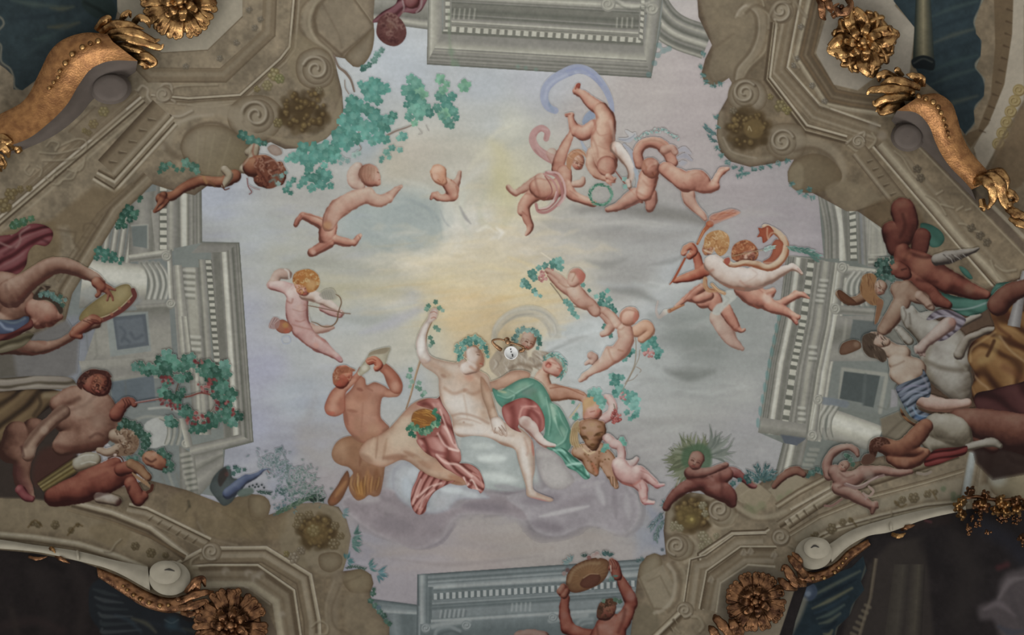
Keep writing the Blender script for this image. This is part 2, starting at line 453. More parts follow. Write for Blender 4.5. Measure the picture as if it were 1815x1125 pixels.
# pale radiance with torn edges right of the second cherub
for p,r,c,a in [([(792,425),(790,385),(800,350),(830,318),(862,290)],(3,9,3),'c6c5ba',.6),([(800,300),(820,330),(815,370)],(1,6,2),'bfc0b6',.5),([(835,420),(818,390),(822,350),(845,320)],(2,6,2),'bcbcae',.6),
    ([(815,366),(824,384),(834,396)],(1,3,1),'8d8b88',.8),([(780,372),(788,392),(800,404)],(1,2,1),'979a98',.6),([(860,340),(850,375),(862,400),(900,400)],(2,6,2),'b0b09c',.5),
    ([(870,250),(890,280),(885,320),(870,350)],(4,16,4),'b9b28e',.5),([(900,262),(930,240),(940,215)],(2,10,2),'aaaaa0',.5),([(880,300),(900,330),(905,370),(890,400)],(2,12,3),'b7b191',.5),
    ([(780,440),(830,425),(880,432),(930,420)],(2,9,2),'cfc8b6',.5),([(740,470),(800,460),(860,470),(910,462)],(2,7,2),'ccc0a4',.5),([(830,480),(870,474),(920,484)],(1,6,1),'cdbf9a',.5),
    ([(880,400),(884,414),(870,424)],(2,5,1),'d0cfc8',.6),([(800,405),(812,430),(800,452)],(2,8,2),'c4c1b5',.5),([(760,400),(745,430),(700,445)],(2,6,2),'a9aea9',.4)]:
    cs(p,r,c,a,max(r)*.9)
for k in range(26):
    x = rng.uniform(700,980);y = rng.uniform(420,580);l = rng.uniform(20,60)
    cs([(x-l,y+rng.uniform(-5,9)),(x,y),(x+l,y-rng.uniform(-3,12))],(.5,2.2,.5),['cfc5a8','b7a683','c6b894','b3a88c'][k % 4],.28,2.4)
# grey bank beneath the garland cherubs
for p,r,c,a in [([(1020,372),(1080,366),(1150,372),(1220,384),(1250,396)],(4,14,3),'83817c',.75),([(1180,372),(1230,380),(1262,398)],(2,8,2),'7b7975',.5),([(1000,386),(1050,392),(1120,390)],(2,8,2),'a7a49d',.4),
    ([(1080,396),(1130,392),(1190,398)],(1,4,1),'aba9a2',.6),([(1020,415),(1090,410),(1160,420),(1220,416)],(3,12,3),'8e8c87',.5),([(1060,440),(1120,448),(1200,440)],(2,10,2),'a3a29d',.4),([(1040,462),(1075,470),(1110,458)],(2,8,2),'84847f',.55),
    ([(1000,420),(1060,430),(1100,450)],(2,5,2),'b1aca0',.4),([(1150,470),(1190,462),(1220,450)],(1,5,1),'7f807c',.5),([(1120,500),(1160,512),(1210,508),(1240,500)],(2,8,2),'abaeab',.5),([(1090,514),(1130,518),(1170,540)],(3,10,3),'868783',.55),
    ([(1060,500),(1100,508),(1140,505)],(2,6,2),'a9abaa',.5),([(1150,560),(1200,566),(1250,560)],(3,14,4),'7e827d',.5),([(1180,600),(1230,610),(1290,606)],(5,22,6),'787c77',.5),([(1180,655),(1220,662),(1265,656)],(2,11,2),'737671',.75),
    ([(1160,680),(1220,688),(1300,676)],(2,10,2),'9fa19d',.5),([(1130,700),(1200,712),(1280,704),(1340,710)],(2,10,2),'9a9b97',.45),([(1110,740),(1170,748),(1260,740)],(2,8,2),'84837f',.4),([(1100,620),(1140,640),(1190,690)],(3,10,3),'a5a9a6',.5),
    ([(1290,640),(1340,630),(1370,650)],(3,14,3),'8e908c',.4),([(1200,745),(1270,735),(1330,742)],(2,9,2),'9a9995',.35),([(1130,780),(1200,778),(1260,792)],(2,9,2),'8f8f8b',.3),([(1260,394),(1330,376),(1380,380)],(1,6,1),'9d9792',.4)]:
    cs(p,r,c,a,max(r)*.8)
# bright cloud behind the two old heads
fill([(960,600),(1000,575),(1050,565),(1100,578),(1130,620),(1120,680),(1080,700),(1020,670),(980,640)],'acb1af',16,.8)
for p,r,c,a in [([(940,640),(990,615),(1040,600)],(1,4,1),'8f928f',.6),([(1000,606),(1020,600),(1040,596)],(1,3,1),'858886',.6),([(960,625),(1000,602),(1050,588)],(1,5,1),'bec2c0',.6),([(985,622),(1010,612),(1035,600)],(1,3,1),'bcc0be',.5),
    ([(1050,570),(1070,600),(1064,640)],(3,10,3),'bbbfbd',.6),([(1010,660),(1040,680),(1080,690)],(3,9,3),'b4b8b6',.5),([(1000,700),(1040,716),(1090,720)],(3,8,2),'a2a19f',.5)]:
    cs(p,r,c,a,max(r)*.8)
# lower sky, pinkish bands
for p,r,c,a in [([(660,985),(760,975),(860,985),(980,970)],(3,10,3),'978d85',.4),([(680,1010),(780,1002),(900,1006)],(3,10,3),'958c88',.4),([(820,950),(900,955),(1000,945),(1080,955)],(3,12,3),'9a918a',.5),([(640,960),(690,975),(760,962)],(3,9,3),'98908b',.4),([(690,990),(800,1000),(960,985)],(1,4,1),'87807e',.45),
    ([(560,700),(540,780),(590,840)],(4,16,4),'918d89',.4),([(640,900),(610,940),(640,980)],(4,14,4),'8f8785',.4),([(1100,930),(1140,950),(1130,990)],(4,14,4),'858a93',.5),([(1150,900),(1170,930),(1160,960)],(4,12,4),'7b8191',.5),([(520,800),(490,860),(520,890)],(4,14,4),'858a98',.4)]:
    cs(p,r,c,a,max(r)*.8)
for p,r,c,a in [([(1030,376),(1090,368),(1160,376),(1230,390),(1262,402)],10,'77756f',.55),([(1040,398),(1100,394),(1170,402)],5,'b5b3ac',.5),([(1080,512),(1120,516),(1160,532)],7,'7d7e79',.5),([(1150,500),(1200,506),(1240,498)],5,'b9bcb8',.5),([(1190,585),(1240,596),(1300,590)],20,'757973',.35),([(1184,660),(1224,667),(1266,660)],9,'6c6f6a',.6),([(1200,690),(1260,696),(1320,684)],5,'a9aba7',.5),([(1020,605),(1060,590),(1110,590)],10,'c3c7c5',.5),([(990,630),(1040,640),(1080,650)],14,'b6bab8',.4),([(660,400),(720,380),(770,396)],22,'8f9795',.4),([(880,300),(896,340),(880,380)],16,'c4bd98',.4)]: cs(p,(1.5,r,1.5),c,a,r*.8)
# thick cream cloud at the heart of the glow
rk = random.Random(12)
for k in range(150):
    x = rk.gauss(850,95);y = rk.gauss(440,34)-(x-850)*.06;l = rk.uniform(8,34);c = rk.choice(['d6cdbb','cfc5ae','c4b799','ddd6c8','b9b2a0','cbbd9c'])
    cs([(x-l,y+rk.uniform(-2,8)),(x,y-rk.uniform(0,4)),(x+l,y+rk.uniform(-6,5))],(1,rk.uniform(2,7),1),c,.22,4)
for k in range(90):
    x = rk.uniform(640,1000);y = rk.uniform(500,600) if x > 760 else rk.uniform(470,560);l = rk.uniform(12,40)
    cs([(x-l,y+rk.uniform(0,7)),(x,y),(x+l,y-rk.uniform(0,9))],(1,rk.uniform(2,6),1),rk.choice(['cdb384','c4a877','bfa470','d0bc92']) if x > 760 else rk.choice(['b5ac92','a9a28c','bfb79c']),.2,4)
for k in range(120):
    x = rk.uniform(380,640);y = rk.uniform(360,860);l = rk.uniform(12,46)
    cs([(x-l,y+rk.uniform(-4,8)),(x,y),(x+l,y-rk.uniform(-4,8))],(1,rk.uniform(3,8),1),rk.choice(['a9adb2','9c9fad','a4a6a4','9a9cab','b0b2b3']),.16,5)
for k in range(200):
    x = rk.uniform(1000,1420);y = rk.uniform(360,820);l = rk.uniform(12,46)
    cs([(x-l,y+rk.uniform(-2,8)),(x,y-3),(x+l,y-rk.uniform(-6,6))],(1,rk.uniform(2,8),1),rk.choice(['9fa09c','8a8a86','a8a8a3','7f817d','b0b0ab']),.15,4)
for p,r,c,a in [([(864,250),(884,232),(908,222)],5,'c9c6b4',.5),([(830,300),(850,276),(872,262)],6,'c6c2ae',.5),([(846,410),(862,402),(880,412)],4,'dcd8cc',.5),([(880,404),(890,412),(884,422)],4,'e0ddd4',.6),([(730,468),(780,456),(830,462)],5,'d6ccb4',.5),([(960,448),(980,462),(990,468)],1.2,'d8d0bc',.7),([(900,455),(940,470),(960,480)],4,'cfbf98',.5)]: cs(p,(1,r,1),c,a,r*.8)
begin('cloud','painted_cloud',label='large painted bank of white and purple-grey cloud carrying the wine god group',cat='cloud',kind='stuff')
def cl(pts,c,soft,a): fill(pts,c,soft,a,noise=.02)
cl([(625,895),(700,825),(780,850),(860,800),(960,770),(1040,830),(1100,850),(1130,900),(1115,950),(1050,930),(1000,950),(950,940),(900,915),(800,925),(760,965),(700,950),(640,930)],'8a8585',14,.95)
cl([(695,830),(740,812),(770,830),(768,870),(730,900),(690,880)],'9a9fa2',9,.95)
cl([(815,760),(880,730),(940,780),(960,850),(900,860),(840,850),(820,800)],'a2a7a3',14,.95)
for p,r,c,a in [
    ([(700,850),(705,890),(740,915),(790,905)],(4,12,3),'8f8f92',.6),([(720,826),(745,850),(748,885),(765,905)],(2,8,2),'abb0b2',.8),([(700,878),(740,862),(762,880)],(2,6,2),'a3a5a7',.5),
    ([(620,885),(650,872),(690,884)],(2,8,3),'9c9797',.7),([(640,930),(690,940),(760,930),(800,905)],(6,18,4),'7d7678',.75),([(655,905),(700,912),(740,930)],(3,12,3),'857e80',.6),
    ([(700,952),(735,968),(780,960),(806,930)],(2,6,2),'767074',.75),([(760,950),(800,925),(815,900),(860,880)],(3,9,3),'8a8486',.6),
    ([(775,870),(800,862),(840,868),(860,880)],(3,7,2),'a9afb0',.7),([(775,905),(800,880),(840,872)],(2,8,3),'9a9c9e',.6),([(800,912),(790,892),(812,872),(850,880)],(2,4,1),'a3a3a3',.8),([(815,905),(850,900),(880,885)],(3,9,3),'7a7477',.7),
    ([(850,790),(880,780),(930,800)],(2,8,2),'b3b8b3',.6),([(840,812),(870,806),(900,815)],(2,6,1),'b9bfba',.6),([(860,842),(890,836),(925,852)],(2,6,2),'b2b7b3',.75),([(850,860),(890,866),(940,880),(1000,885)],(6,18,5),'7b7477',.85),
    ([(870,885),(930,900),(1000,895),(1060,870)],(6,16,4),'767073',.7),([(955,800),(960,840),(980,868),(1020,870),(1060,845)],(3,9,4),'7d777a',.75),([(975,800),(990,850),(1010,862)],(4,16,6),'a09c98',.7),([(1000,830),(1010,850)],(8,12),'a4a19d',.6),
    ([(895,880),(950,872),(1000,905),(1050,890),(1078,865),(1070,850),(1045,860),(1000,885)],(1,4,1),'9b9797',.6),([(940,918),(1000,905),(1050,895),(1080,870)],(2,4,2),'a3a09e',.65),([(1085,850),(1105,885),(1090,920),(1060,935)],(2,4,1),'746f72',.6),([(1112,855),(1140,890),(1135,930),(1110,950)],(2,4,1),'7d797b',.6),
    ([(1095,850),(1120,900),(1105,930)],(3,9,3),'9c9a9a',.55),([(930,905),(935,930),(960,945),(1010,940),(1050,920)],(4,16,5),'7a7577',.8),([(925,905),(940,935),(975,950)],(1,3,1),'716b6e',.6),([(600,870),(630,885),(640,920)],(3,9,3),'8f8889',.6),
    ([(880,925),(910,915),(935,930)],(4,10,3),'969292',.6),([(812,930),(860,918),(900,925)],(4,12,4),'98928e',.6),([(1040,920),(1080,925),(1120,945)],(3,10,3),'93908e',.5),([(860,915),(920,908),(960,915)],(2,5,1),'6f696c',.5)]:
    cs(p,r,c,a,max(r)*.75)
for k in range(110):
    x = rk.uniform(640,1130);y = rk.uniform(815,950);l = rk.uniform(10,34);hi = y < 870
    cs([(x-l,y+rk.uniform(-2,7)),(x,y-4),(x+l,y+rk.uniform(-4,7))],(1,rk.uniform(2,6),1),rk.choice(['a5a6a6','979496','b2b5b3'] if hi else ['757073','8a8587','6d686b','979294']),.2,4)
for p,r,c,a in [([(836,818),(862,806),(884,812)],6,'c3c9c3',.7),([(852,848),(884,838),(914,850)],7,'bcc2bc',.7),([(868,800),(890,796)],5,'c0c6c0',.6),([(770,876),(800,864),(836,872)],5,'b9c0c0',.7),([(704,870),(728,862),(752,884)],6,'aeb2b5',.6),([(716,830),(742,846),(750,880)],5,'b8bdc0',.6),([(632,880),(660,872),(690,884)],6,'a7a3a2',.6),([(650,930),(700,946),(756,930)],12,'746e70',.5),([(880,872),(940,884),(1010,884)],11,'706a6d',.5),([(935,915),(975,940),(1030,928)],9,'6c6669',.5),([(990,900),(1040,886),(1072,862)],2.5,'aaa7a6',.7),([(960,800),(962,840),(985,866)],5,'6f696c',.5)]: cs(p,(1.5,r,1.5),c,a,r*.8)
shape([(606,892),(636,872),(690,866),(740,892),(800,900),(850,876),(905,880),(944,900),(934,922),(890,912),(826,910),(800,924),(780,956),(736,972),(690,956),(646,932)],'827a7c','989293',[(650,884,24,8,0,'a09b9a',.7),(700,930,40,14,8,'766f72',.6),(740,956,30,8,0,'8b8486',.5),(770,925,20,12,-30,'877f82',.5),(860,898,40,9,4,'726b6f',.7),(690,900,20,8,20,'8f8889',.5)],5,4)
shape([(698,832),(738,814),(770,830),(780,860),(806,858),(842,866),(868,882),(838,884),(812,886),(794,904),(760,910),(722,896),(700,872)],'a0a3a4','8b8b90',[(740,840,18,10,20,'b4b9bb',.7),(722,864,10,20,-10,'a9b2b8',.6),(752,880,6,20,-24,'878a90',.6),(800,868,20,6,6,'bcc2c1',.8),(780,890,12,10,0,'a1a0a1',.6),(832,876,18,5,14,'b3b8b7',.6),(806,896,10,6,-20,'8d888a',.5)],6,4)
shape([(818,776),(846,760),(900,782),(926,800),(940,838),(932,864),(892,870),(850,862),(822,838)],'9fa5a1','8f9592',[(856,790,22,6,0,'b6bcb6',.7),(872,812,26,7,0,'c4cac4',.8),(850,826,16,6,10,'8f9793',.6),(884,846,34,8,8,'bfc5bf',.8),(910,820,14,12,20,'959c98',.6),(860,846,14,4,0,'afb5b0',.6),(900,864,24,5,8,'898688',.6)],6,4)
shape([(900,880),(960,868),(1020,850),(1070,834),(1102,850),(1130,884),(1130,920),(1102,946),(1044,930),(990,950),(950,940),(928,906)],'8b8688','9b9798',[(960,884,34,10,-6,'787175',.7),(1020,890,34,8,-14,'7d7679',.6),(1000,906,46,4,-12,'a9a6a5',.8),(1064,876,6,22,-20,'a5a2a2',.7),(1050,858,22,5,-14,'9d9999',.6),(1090,890,5,30,-4,'777174',.6),(1112,896,6,24,-6,'a09d9d',.6),(1070,915,24,8,-30,'8f8b8c',.5),(970,932,30,9,10,'746d71',.7),(1020,928,20,8,-10,'807a7d',.5)],5,4)
shape([(950,796),(984,800),(1002,828),(1018,850),(1000,866),(974,864),(956,840)],'a29e9a','87817f',[(990,840,14,14,20,'aaa6a2',.6)],5,3)
# ---------------------------------------------------------------- painted architecture
GP = dict(d='62635a',k='717067',m='84827a',n='908e84',l='9e9c8f',h='b3b1a3',w='c0bfb3',b='7e807f')
BP = dict(d='4a3e2f',k='5d503f',m='746753',n='7f735f',l='8d826e',h='a0967f',w='aba28f',b='6b5a44')
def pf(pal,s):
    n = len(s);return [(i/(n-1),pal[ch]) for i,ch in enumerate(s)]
def ln(pts,c,w=1.0,a=.8,soft=1.0,sp=False): st(pts,w,c,soft,a,sp=sp)
TONE[:] = [.92,1.0]
# --- top
begin('ent_top','painted_entablature',label='grey painted cornice block with dentils at the top edge of the sky',cat='painted architecture')
strip((640,20),(758,34),(758,52),(640,36),pf(GP,'kmlhlmk'))
strip((640,-60),(758,-60),(758,34),(640,20),pf(GP,'nmknk'))
mould([(1160,-50),(1200,20),(1265,48)],60,pf(GP,'kmdmlmkdnhlkmdklk'),sp=True)
fill([(757,114),(760,-60),(1180,-60),(1170,60),(1154,138)],'80847e',sp=False)
strip((757,84),(1153,107),(1154,138),(757,114),pf(GP,'kmlmnmknmkmnkmkd'))
strip((763,64),(1157,88),(1153,107),(757,84),pf(GP,'mmnlh'))
strip((783,56),(1140,80),(1157,88),(766,64),pf(GP,'kmm'))
strip((786,40),(1142,62),(1140,80),(784,60),pf(GP,'nklhldk'),dent=(.3,.78,25,GP['h'],GP['k'],.72))
strip((796,22),(1136,44),(1142,62),(790,40),pf(GP,'kmdkmnhk'))
strip((800,4),(1132,26),(1136,44),(796,24),pf(GP,'kkdk'))
strip((790,-20),(1150,-2),(1150,26),(790,6),pf(GP,'nmkmnlhlnkmdk'))
strip((760,-60),(784,-60),(783,60),(757,110),pf(GP,'khlnm'))
strip((1152,-20),(1176,-20),(1154,138),(1140,84),pf(GP,'mlnmk'))
strip((786,-60),(800,-60),(800,52),(786,52),pf(GP,'mkm'),dent=(.25,.8,9,GP['h'],GP['k'],.7))
strip((1136,-20),(1146,-20),(1141,74),(1131,70),pf(GP,'mkm'),dent=(.2,.8,9,GP['h'],GP['k'],.7))
for i in range(5): st([(806+i*9,16),(804+i*9,33)],1.3,GP['h'],.9,.6);st([(810+i*9,16),(808+i*9,33)],1.2,GP['d'],.9,.6)
for i in range(4): st([(1094+i*9,32),(1093+i*9,48)],1.3,GP['h'],.9,.6);st([(1098+i*9,32),(1097+i*9,48)],1.2,GP['d'],.9,.6)
ln([(757,113),(1154,138),(1172,40)],GP['d'],1.0,.6)
scroll(1078,8,13,(GP['k'],GP['m'],GP['l'],GP['h']));scroll(1156,16,12,(GP['k'],GP['m'],GP['l'],GP['h']))
ln([(1090,-2),(1110,8),(1130,10),(1150,4)],GP['h'],2,.7,1.5,True);ln([(1092,5),(1115,16),(1148,13)],GP['d'],1.5,.6,1.5,True)
for x in (812,862,880,918,932,950): dab(x,rng.uniform(116,126),3.5,'6f8a7c',.5,2.5)
st([(796,20),(797,70),(803,118)],2.2,'7d8a74',2,.5);dab(800,92,6,'71866f',.45,4);dab(806,112,7,'71866f',.5,4)
# --- left
begin('ent_left','painted_entablature',label='grey painted cornice and temple wall running down the left side of the sky',cat='painted architecture')
fill([(60,340),(200,300),(357,310),(358,428),(424,430),(449,783),(399,795),(396,830),(385,880),(270,860),(100,700),(90,600)],'767b77',sp=False)
fill([(60,560),(180,560),(190,600),(150,640),(130,700),(60,700)],'7f8286',8,1,sp=False)
# balustrade behind
for i,x in enumerate((158,176,190,204,218)):
    strip((x+22,330),(x+32,330),(x+12,470),(x,470),pf(GP,'kmhlmk'))
strip((232,345),(300,335),(300,446),(228,452),pf(GP,'kmnmknmk'))
fill([(233,400),(262,398),(262,440),(236,436)],'6a706c',1.5,1,sp=False);ln([(233,400),(262,398),(262,440)],GP['h'],1.2,.6)
strip((277,330),(300,330),(300,446),(277,446),pf(GP,'mkdkm'))
# wing above
strip((268,372),(300,372),(300,446),(276,446),pf(GP,'nmk'))
strip((282,330),(296,330),(296,446),(282,446),pf(GP,'kmk'),dent=(.1,.95,9,GP['h'],GP['d'],.74))
strip((296,320),(330,318),(330,440),(296,446),pf(GP,'mlmkkm'))
strip((318,316),(331,316),(331,440),(320,440),pf(GP,'mhwwh'))
strip((331,312),(357,312),(358,430),(331,440),pf(GP,'lkmnkmknkd'))
# main block
fill([(308,440),(358,430),(424,430),(449,783),(338,806),(318,640)],'7b807a',sp=False)
mould([(424,430),(449,783)],26,pf(GP,'dnkmkdmnkmn'))
strip((401,440),(392,440),(414,786),(424,784),pf(GP,'lwwhl'))
strip((392,438),(374,440),(398,788),(414,786),pf(GP,'mkkkm'))
strip((375,460),(363,460),(384,700),(396,700),pf(GP,'kmmk'),dent=(.1,.9,22,GP['h'],GP['d'],.66))
strip((363,460),(352,460),(372,760),(384,760),pf(GP,'mnlk'))
strip((352,474),(322,474),(344,770),(374,770),pf(GP,'kmllllmk'))
for i in range(5): st([(326,478+i*11),(344,479+i*11)],2.6,GP['w'],1,.6);st([(326,484+i*11),(344,485+i*11)],2,GP['d'],1,.55)
for i in range(3): st([(337,596+i*11),(354,597+i*11)],2.6,GP['w'],1,.6);st([(337,602+i*11),(354,603+i*11)],2,GP['d'],1,.55)
strip((322,472),(305,472),(318,660),(344,660),pf(GP,'khlmhlmn'))
strip((424,430),(358,430),(340,448),(400,446),pf(GP,'kmm'))
ln([(358,428),(424,430),(449,783)],GP['d'],1.3,.7);ln([(424,432),(426,480)],GP['d'],2.5,.35,2)
strip((342,640),(352,640),(360,770),(350,770),pf(GP,'mlhlm'))
# bottom return and lower wing
strip((449,783),(338,812),(336,790),(424,770),pf(GP,'dkmnlnmk'))
strip((396,830),(395,794),(345,806),(352,880),pf(GP,'kmnmknmk'));strip((352,880),(345,806),(318,790),(320,880),pf(GP,'kmdkmk'),dent=None)
for i in range(7): st([(321+i*2,806+i*10),(336+i*2,803+i*10)],3,GP['h'],1.2,.55);st([(322+i*2,811+i*10),(337+i*2,808+i*10)],1.6,GP['d'],1,.6)
for i in range(4): st([(286+i*13,840),(296+i*13,868)],2.2,GP['l' if i%2 else 'k'],1.5,.5)
ln([(449,783),(424,790),(399,795),(396,832)],GP['d'],1.4,.7)
# upper column
strip((150,458),(262,470),(258,542),(140,546),pf(GP,'nhwwwhlnmk'));fill([(140,520),(200,500),(256,540),(200,548)],'8b8f8d',6,.5,clip=True)
for x,w in ((262,9),(272,9),(283,8),(292,6)):
    st([(x-12,466),(x,480),(x+6,505),(x,530),(x-12,542)],w*.55,GP['n'],1.5,.9);st([(x-8,470),(x+3,486),(x+7,506),(x+2,528)],w*.25,GP['w'],1.2,.8);st([(x-12,466),(x-2,482),(x+2,505),(x-4,530)],w*.15,GP['d'],1.2,.7)
strip((228,452),(296,442),(300,456),(232,464),pf(GP,'lhnkm'));strip((240,540),(300,536),(304,548),(244,552),pf(GP,'mnkk'))
strip((296,446),(304,442),(310,540),(300,545),pf(GP,'hwlmk'))
scroll(295,454,9,(GP['d'],GP['m'],GP['l'],GP['w']),1.5);scroll(303,538,9,(GP['d'],GP['m'],GP['l'],GP['w']),1.5)
strip((308,470),(322,470),(330,560),(314,560),pf(GP,'mlhnm'))
# wall with relief panel
strip((180,552),(300,548),(306,640),(150,640),pf(GP,'kmnnnm'))
fill([(188,556),(262,552),(268,622),(196,632)],'868b86',1.5,1,sp=False);fill([(200,562),(258,556),(264,612),(208,620)],'595f63',1.5,1,sp=False);fill([(205,568),(252,562),(258,606),(212,613)],'656b6f',3,1,sp=False)
for p in ([(232,590),(240,600),(252,594)],[(222,600),(230,606)],[(214,580),(222,590),(216,604)]): st(p,2.5,'50565b',2,.7)
ln([(156,620),(150,560)],GP['d'],1.5,.4,2);ln([(166,560),(172,630),(164,640)],GP['d'],1.5,.35,2)
strip((140,640),(310,630),(320,668),(150,676),pf(GP,'nnmmn'));ln([(190,676),(300,660)],GP['d'],1.4,.4,1.5)
fill([(196,676),(272,664),(276,712),(200,718)],'5f676b',1.5,1,sp=False);ln([(196,676),(272,664)],GP['l'],1.5,.4);ln([(222,674),(224,714)],GP['d'],1.6,.4,2)
# lower column
fill([(256,752),(290,738),(300,760),(298,786),(262,792)],'a5a6a0',1.5,1);
for x in (300,309,320):
    st([(x-16,740),(x-2,748),(x,766),(x-5,786)],3,GP['l'],1.4,.8);st([(x-17,742),(x-5,750),(x-3,768),(x-8,786)],1,GP['d'],1.2,.7)
st([(230,748),(262,738),(300,742)],2.5,GP['l'],2,.6);st([(264,724),(296,722),(316,730)],2,GP['w'],1.5,.6)
scroll(330,786,9,(GP['d'],GP['m'],GP['l'],GP['w']),1.4);strip((318,742),(330,740),(342,790),(330,792),pf(GP,'hlmk'))
# --- right
begin('ent_right','painted_entablature',label='grey painted cornice and temple wall running down the right side of the sky',cat='painted architecture')
fill([(1449,330),(1620,330),(1760,420),(1700,560),(1640,800),(1420,870),(1368,862),(1388,785),(1344,766),(1362,640),(1380,560),(1394,452),(1460,456)],'72766f',sp=False)
mould([(1462,458),(1460,400),(1446,330)],28,pf(GP,'knkmdnmkmh'),sp=True)
mould([(1488,462),(1487,400),(1474,330)],14,pf(GP,'hwhlm'));strip((1488,330),(1504,330),(1506,462),(1500,462),pf(GP,'mkkm'))
strip((1504,370),(1517,366),(1520,462),(1506,462),pf(GP,'kmk'),dent=(.1,.95,8,GP['h'],GP['d'],.72))
strip((1517,360),(1532,352),(1536,470),(1522,466),pf(GP,'mkbmk'));strip((1530,350),(1545,360),(1560,470),(1538,470),pf(GP,'mlmn'))
strip((1540,384),(1568,408),(1572,452),(1538,456),pf(GP,'mlnlm'));ln([(1542,392),(1566,414),(1570,450),(1540,452),(1542,392)],GP['h'],1.2,.6)
strip((1540,456),(1580,456),(1580,472),(1538,472),pf(GP,'lkhkm'))
strip((1394,452),(1462,462),(1462,482),(1394,476),pf(GP,'nmkk'))
# main block: straight runs, top to bottom
O = [(1394,454),(1380,560),(1363,640),(1344,766)]
mould(O[::-1],17,pf(GP,'kndmkmdnm'))
mould(offs(O[::-1],17),9,pf(GP,'lwwhl'));mould(offs(O[::-1],26),12,pf(GP,'mkkm'))
mould(offs(O[::-1],38)[:],13,pf(GP,'kmmk'),dent=(.05,.95,7,GP['h'],GP['d'],.68))
mould(offs(O[::-1],51),10,pf(GP,'mknm'));mould(offs(O[::-1],61),20,pf(GP,'kmllmk'));mould(offs(O[::-1],81),9,pf(GP,'mkl'));mould(offs(O[::-1],88),24,pf(GP,'hlmwhlmhn'))
for i in range(5): st([(1455-i*2,496+i*9),(1466-i*2,497+i*9)],2.4,GP['w'],1,.6);st([(1455-i*2,501+i*9),(1466-i*2,502+i*9)],1.6,GP['d'],1,.6)
for y in (614,625,634): st([(1435,y),(1446,y+1)],2.4,GP['w'],1,.6);st([(1435,y+5),(1446,y+6)],1.6,GP['d'],1,.6)
for y in (722,732,742): st([(1416,y),(1426,y+1)],2.4,GP['w'],1,.6);st([(1416,y+5),(1426,y+6)],1.6,GP['d'],1,.6)
strip((1344,766),(1428,776),(1428,758),(1380,750),pf(GP,'dknlmk'));strip((1344,766),(1352,740),(1430,752),(1428,776),pf(GP,'knm'))
fill([(1384,770),(1428,776),(1420,796),(1396,800)],'585d63',2,1,sp=False)
strip((1388,785),(1368,862),(1400,862),(1414,790),pf(GP,'dknkhwlkm'));strip((1414,788),(1396,862),(1412,862),(1432,776),pf(GP,'kkmk'))
for i in range(7): st([(1437-i*4,796+i*9),(1450-i*4,797+i*9)],3,GP['l'],1.4,.5);st([(1436-i*4,802+i*9),(1450-i*4,803+i*9)],1.6,GP['d'],1,.55)
# upper capital
strip((1494,470),(1560,478),(1560,490),(1494,492),pf(GP,'lhmkm'))
for x,w in ((1500,8),(1510,8),(1520,7),(1530,6)):
    st([(x+14,482),(x+2,500),(x,520),(x+8,540)],w*.5,GP['n'],1.5,.9);st([(x+14,482),(x+1,500),(x-1,520),(x+6,540)],w*.22,GP['w'],1.2,.7);st([(x+17,484),(x+5,502),(x+3,520)],w*.16,GP['d'],1.2,.6)
strip((1478,540),(1560,548),(1558,560),(1478,556),pf(GP,'mnkm'));strip((1484,480),(1498,480),(1488,552),(1474,552),pf(GP,'wlmk'))
scroll(1493,474,10,(GP['d'],GP['m'],GP['l'],GP['w']),1.5,60,-1);scroll(1481,547,10,(GP['d'],GP['m'],GP['l'],GP['w']),1.5,60,-1)
# wall below
strip((1484,560),(1620,560),(1600,640),(1470,640),pf(GP,'mmkkmnm'));fill([(1512,566),(1556,570),(1548,606),(1506,600)],'5d625f',2,1,sp=False);ln([(1500,566),(1494,612),(1540,620)],GP['l'],2.5,.5,1.5)
fill([(1478,640),(1620,640),(1600,740),(1466,720)],'757973',3,1,sp=False)
ln([(1488,714),(1494,654),(1572,664),(1560,730)],GP['l'],3.5,.7,1.5);fill([(1496,658),(1560,666),(1548,722),(1530,718),(1530,714),(1488,706)],'4b514f',1.5,1,sp=False)
ln([(1534,664),(1530,716)],'5c625f',3,.6,1.5);ln([(1556,720),(1572,726),(1590,680)],GP['d'],1.4,.5,1.5)
fill([(1580,690),(1592,690),(1590,720),(1578,722)],'8a8888',1.5,1,sp=False)
# lower column
strip((1470,722),(1566,756),(1548,800),(1464,778),pf(GP,'nhwwhlnk'))
for x in (1453,1463,1473): st([(x+12,718),(x,738),(x-4,756),(x,776)],3.6,GP['n'],1.5,.9);st([(x+11,718),(x-1,738),(x-5,756)],1.4,GP['w'],1.2,.7);st([(x+15,720),(x+3,740),(x,758),(x+3,774)],1,GP['d'],1.2,.7)
fill([(1456,704),(1480,706),(1504,712),(1500,722),(1476,718),(1458,716)],'70767a',2,.9);strip((1448,700),(1456,700),(1446,780),(1434,778),pf(GP,'wlmk'))
scroll(1450,708,9,(GP['d'],GP['m'],GP['l'],GP['w']),1.4,60,-1);scroll(1440,772,10,(GP['d'],GP['m'],GP['l'],GP['w']),1.4,60,-1)
for i in range(10):
    y = 560+i*21;dab(1384-(y-540)*.195,y,3.5,'5f8683',.6,3,clip=False,ry=9)
TONE[:] = [.95,.8]
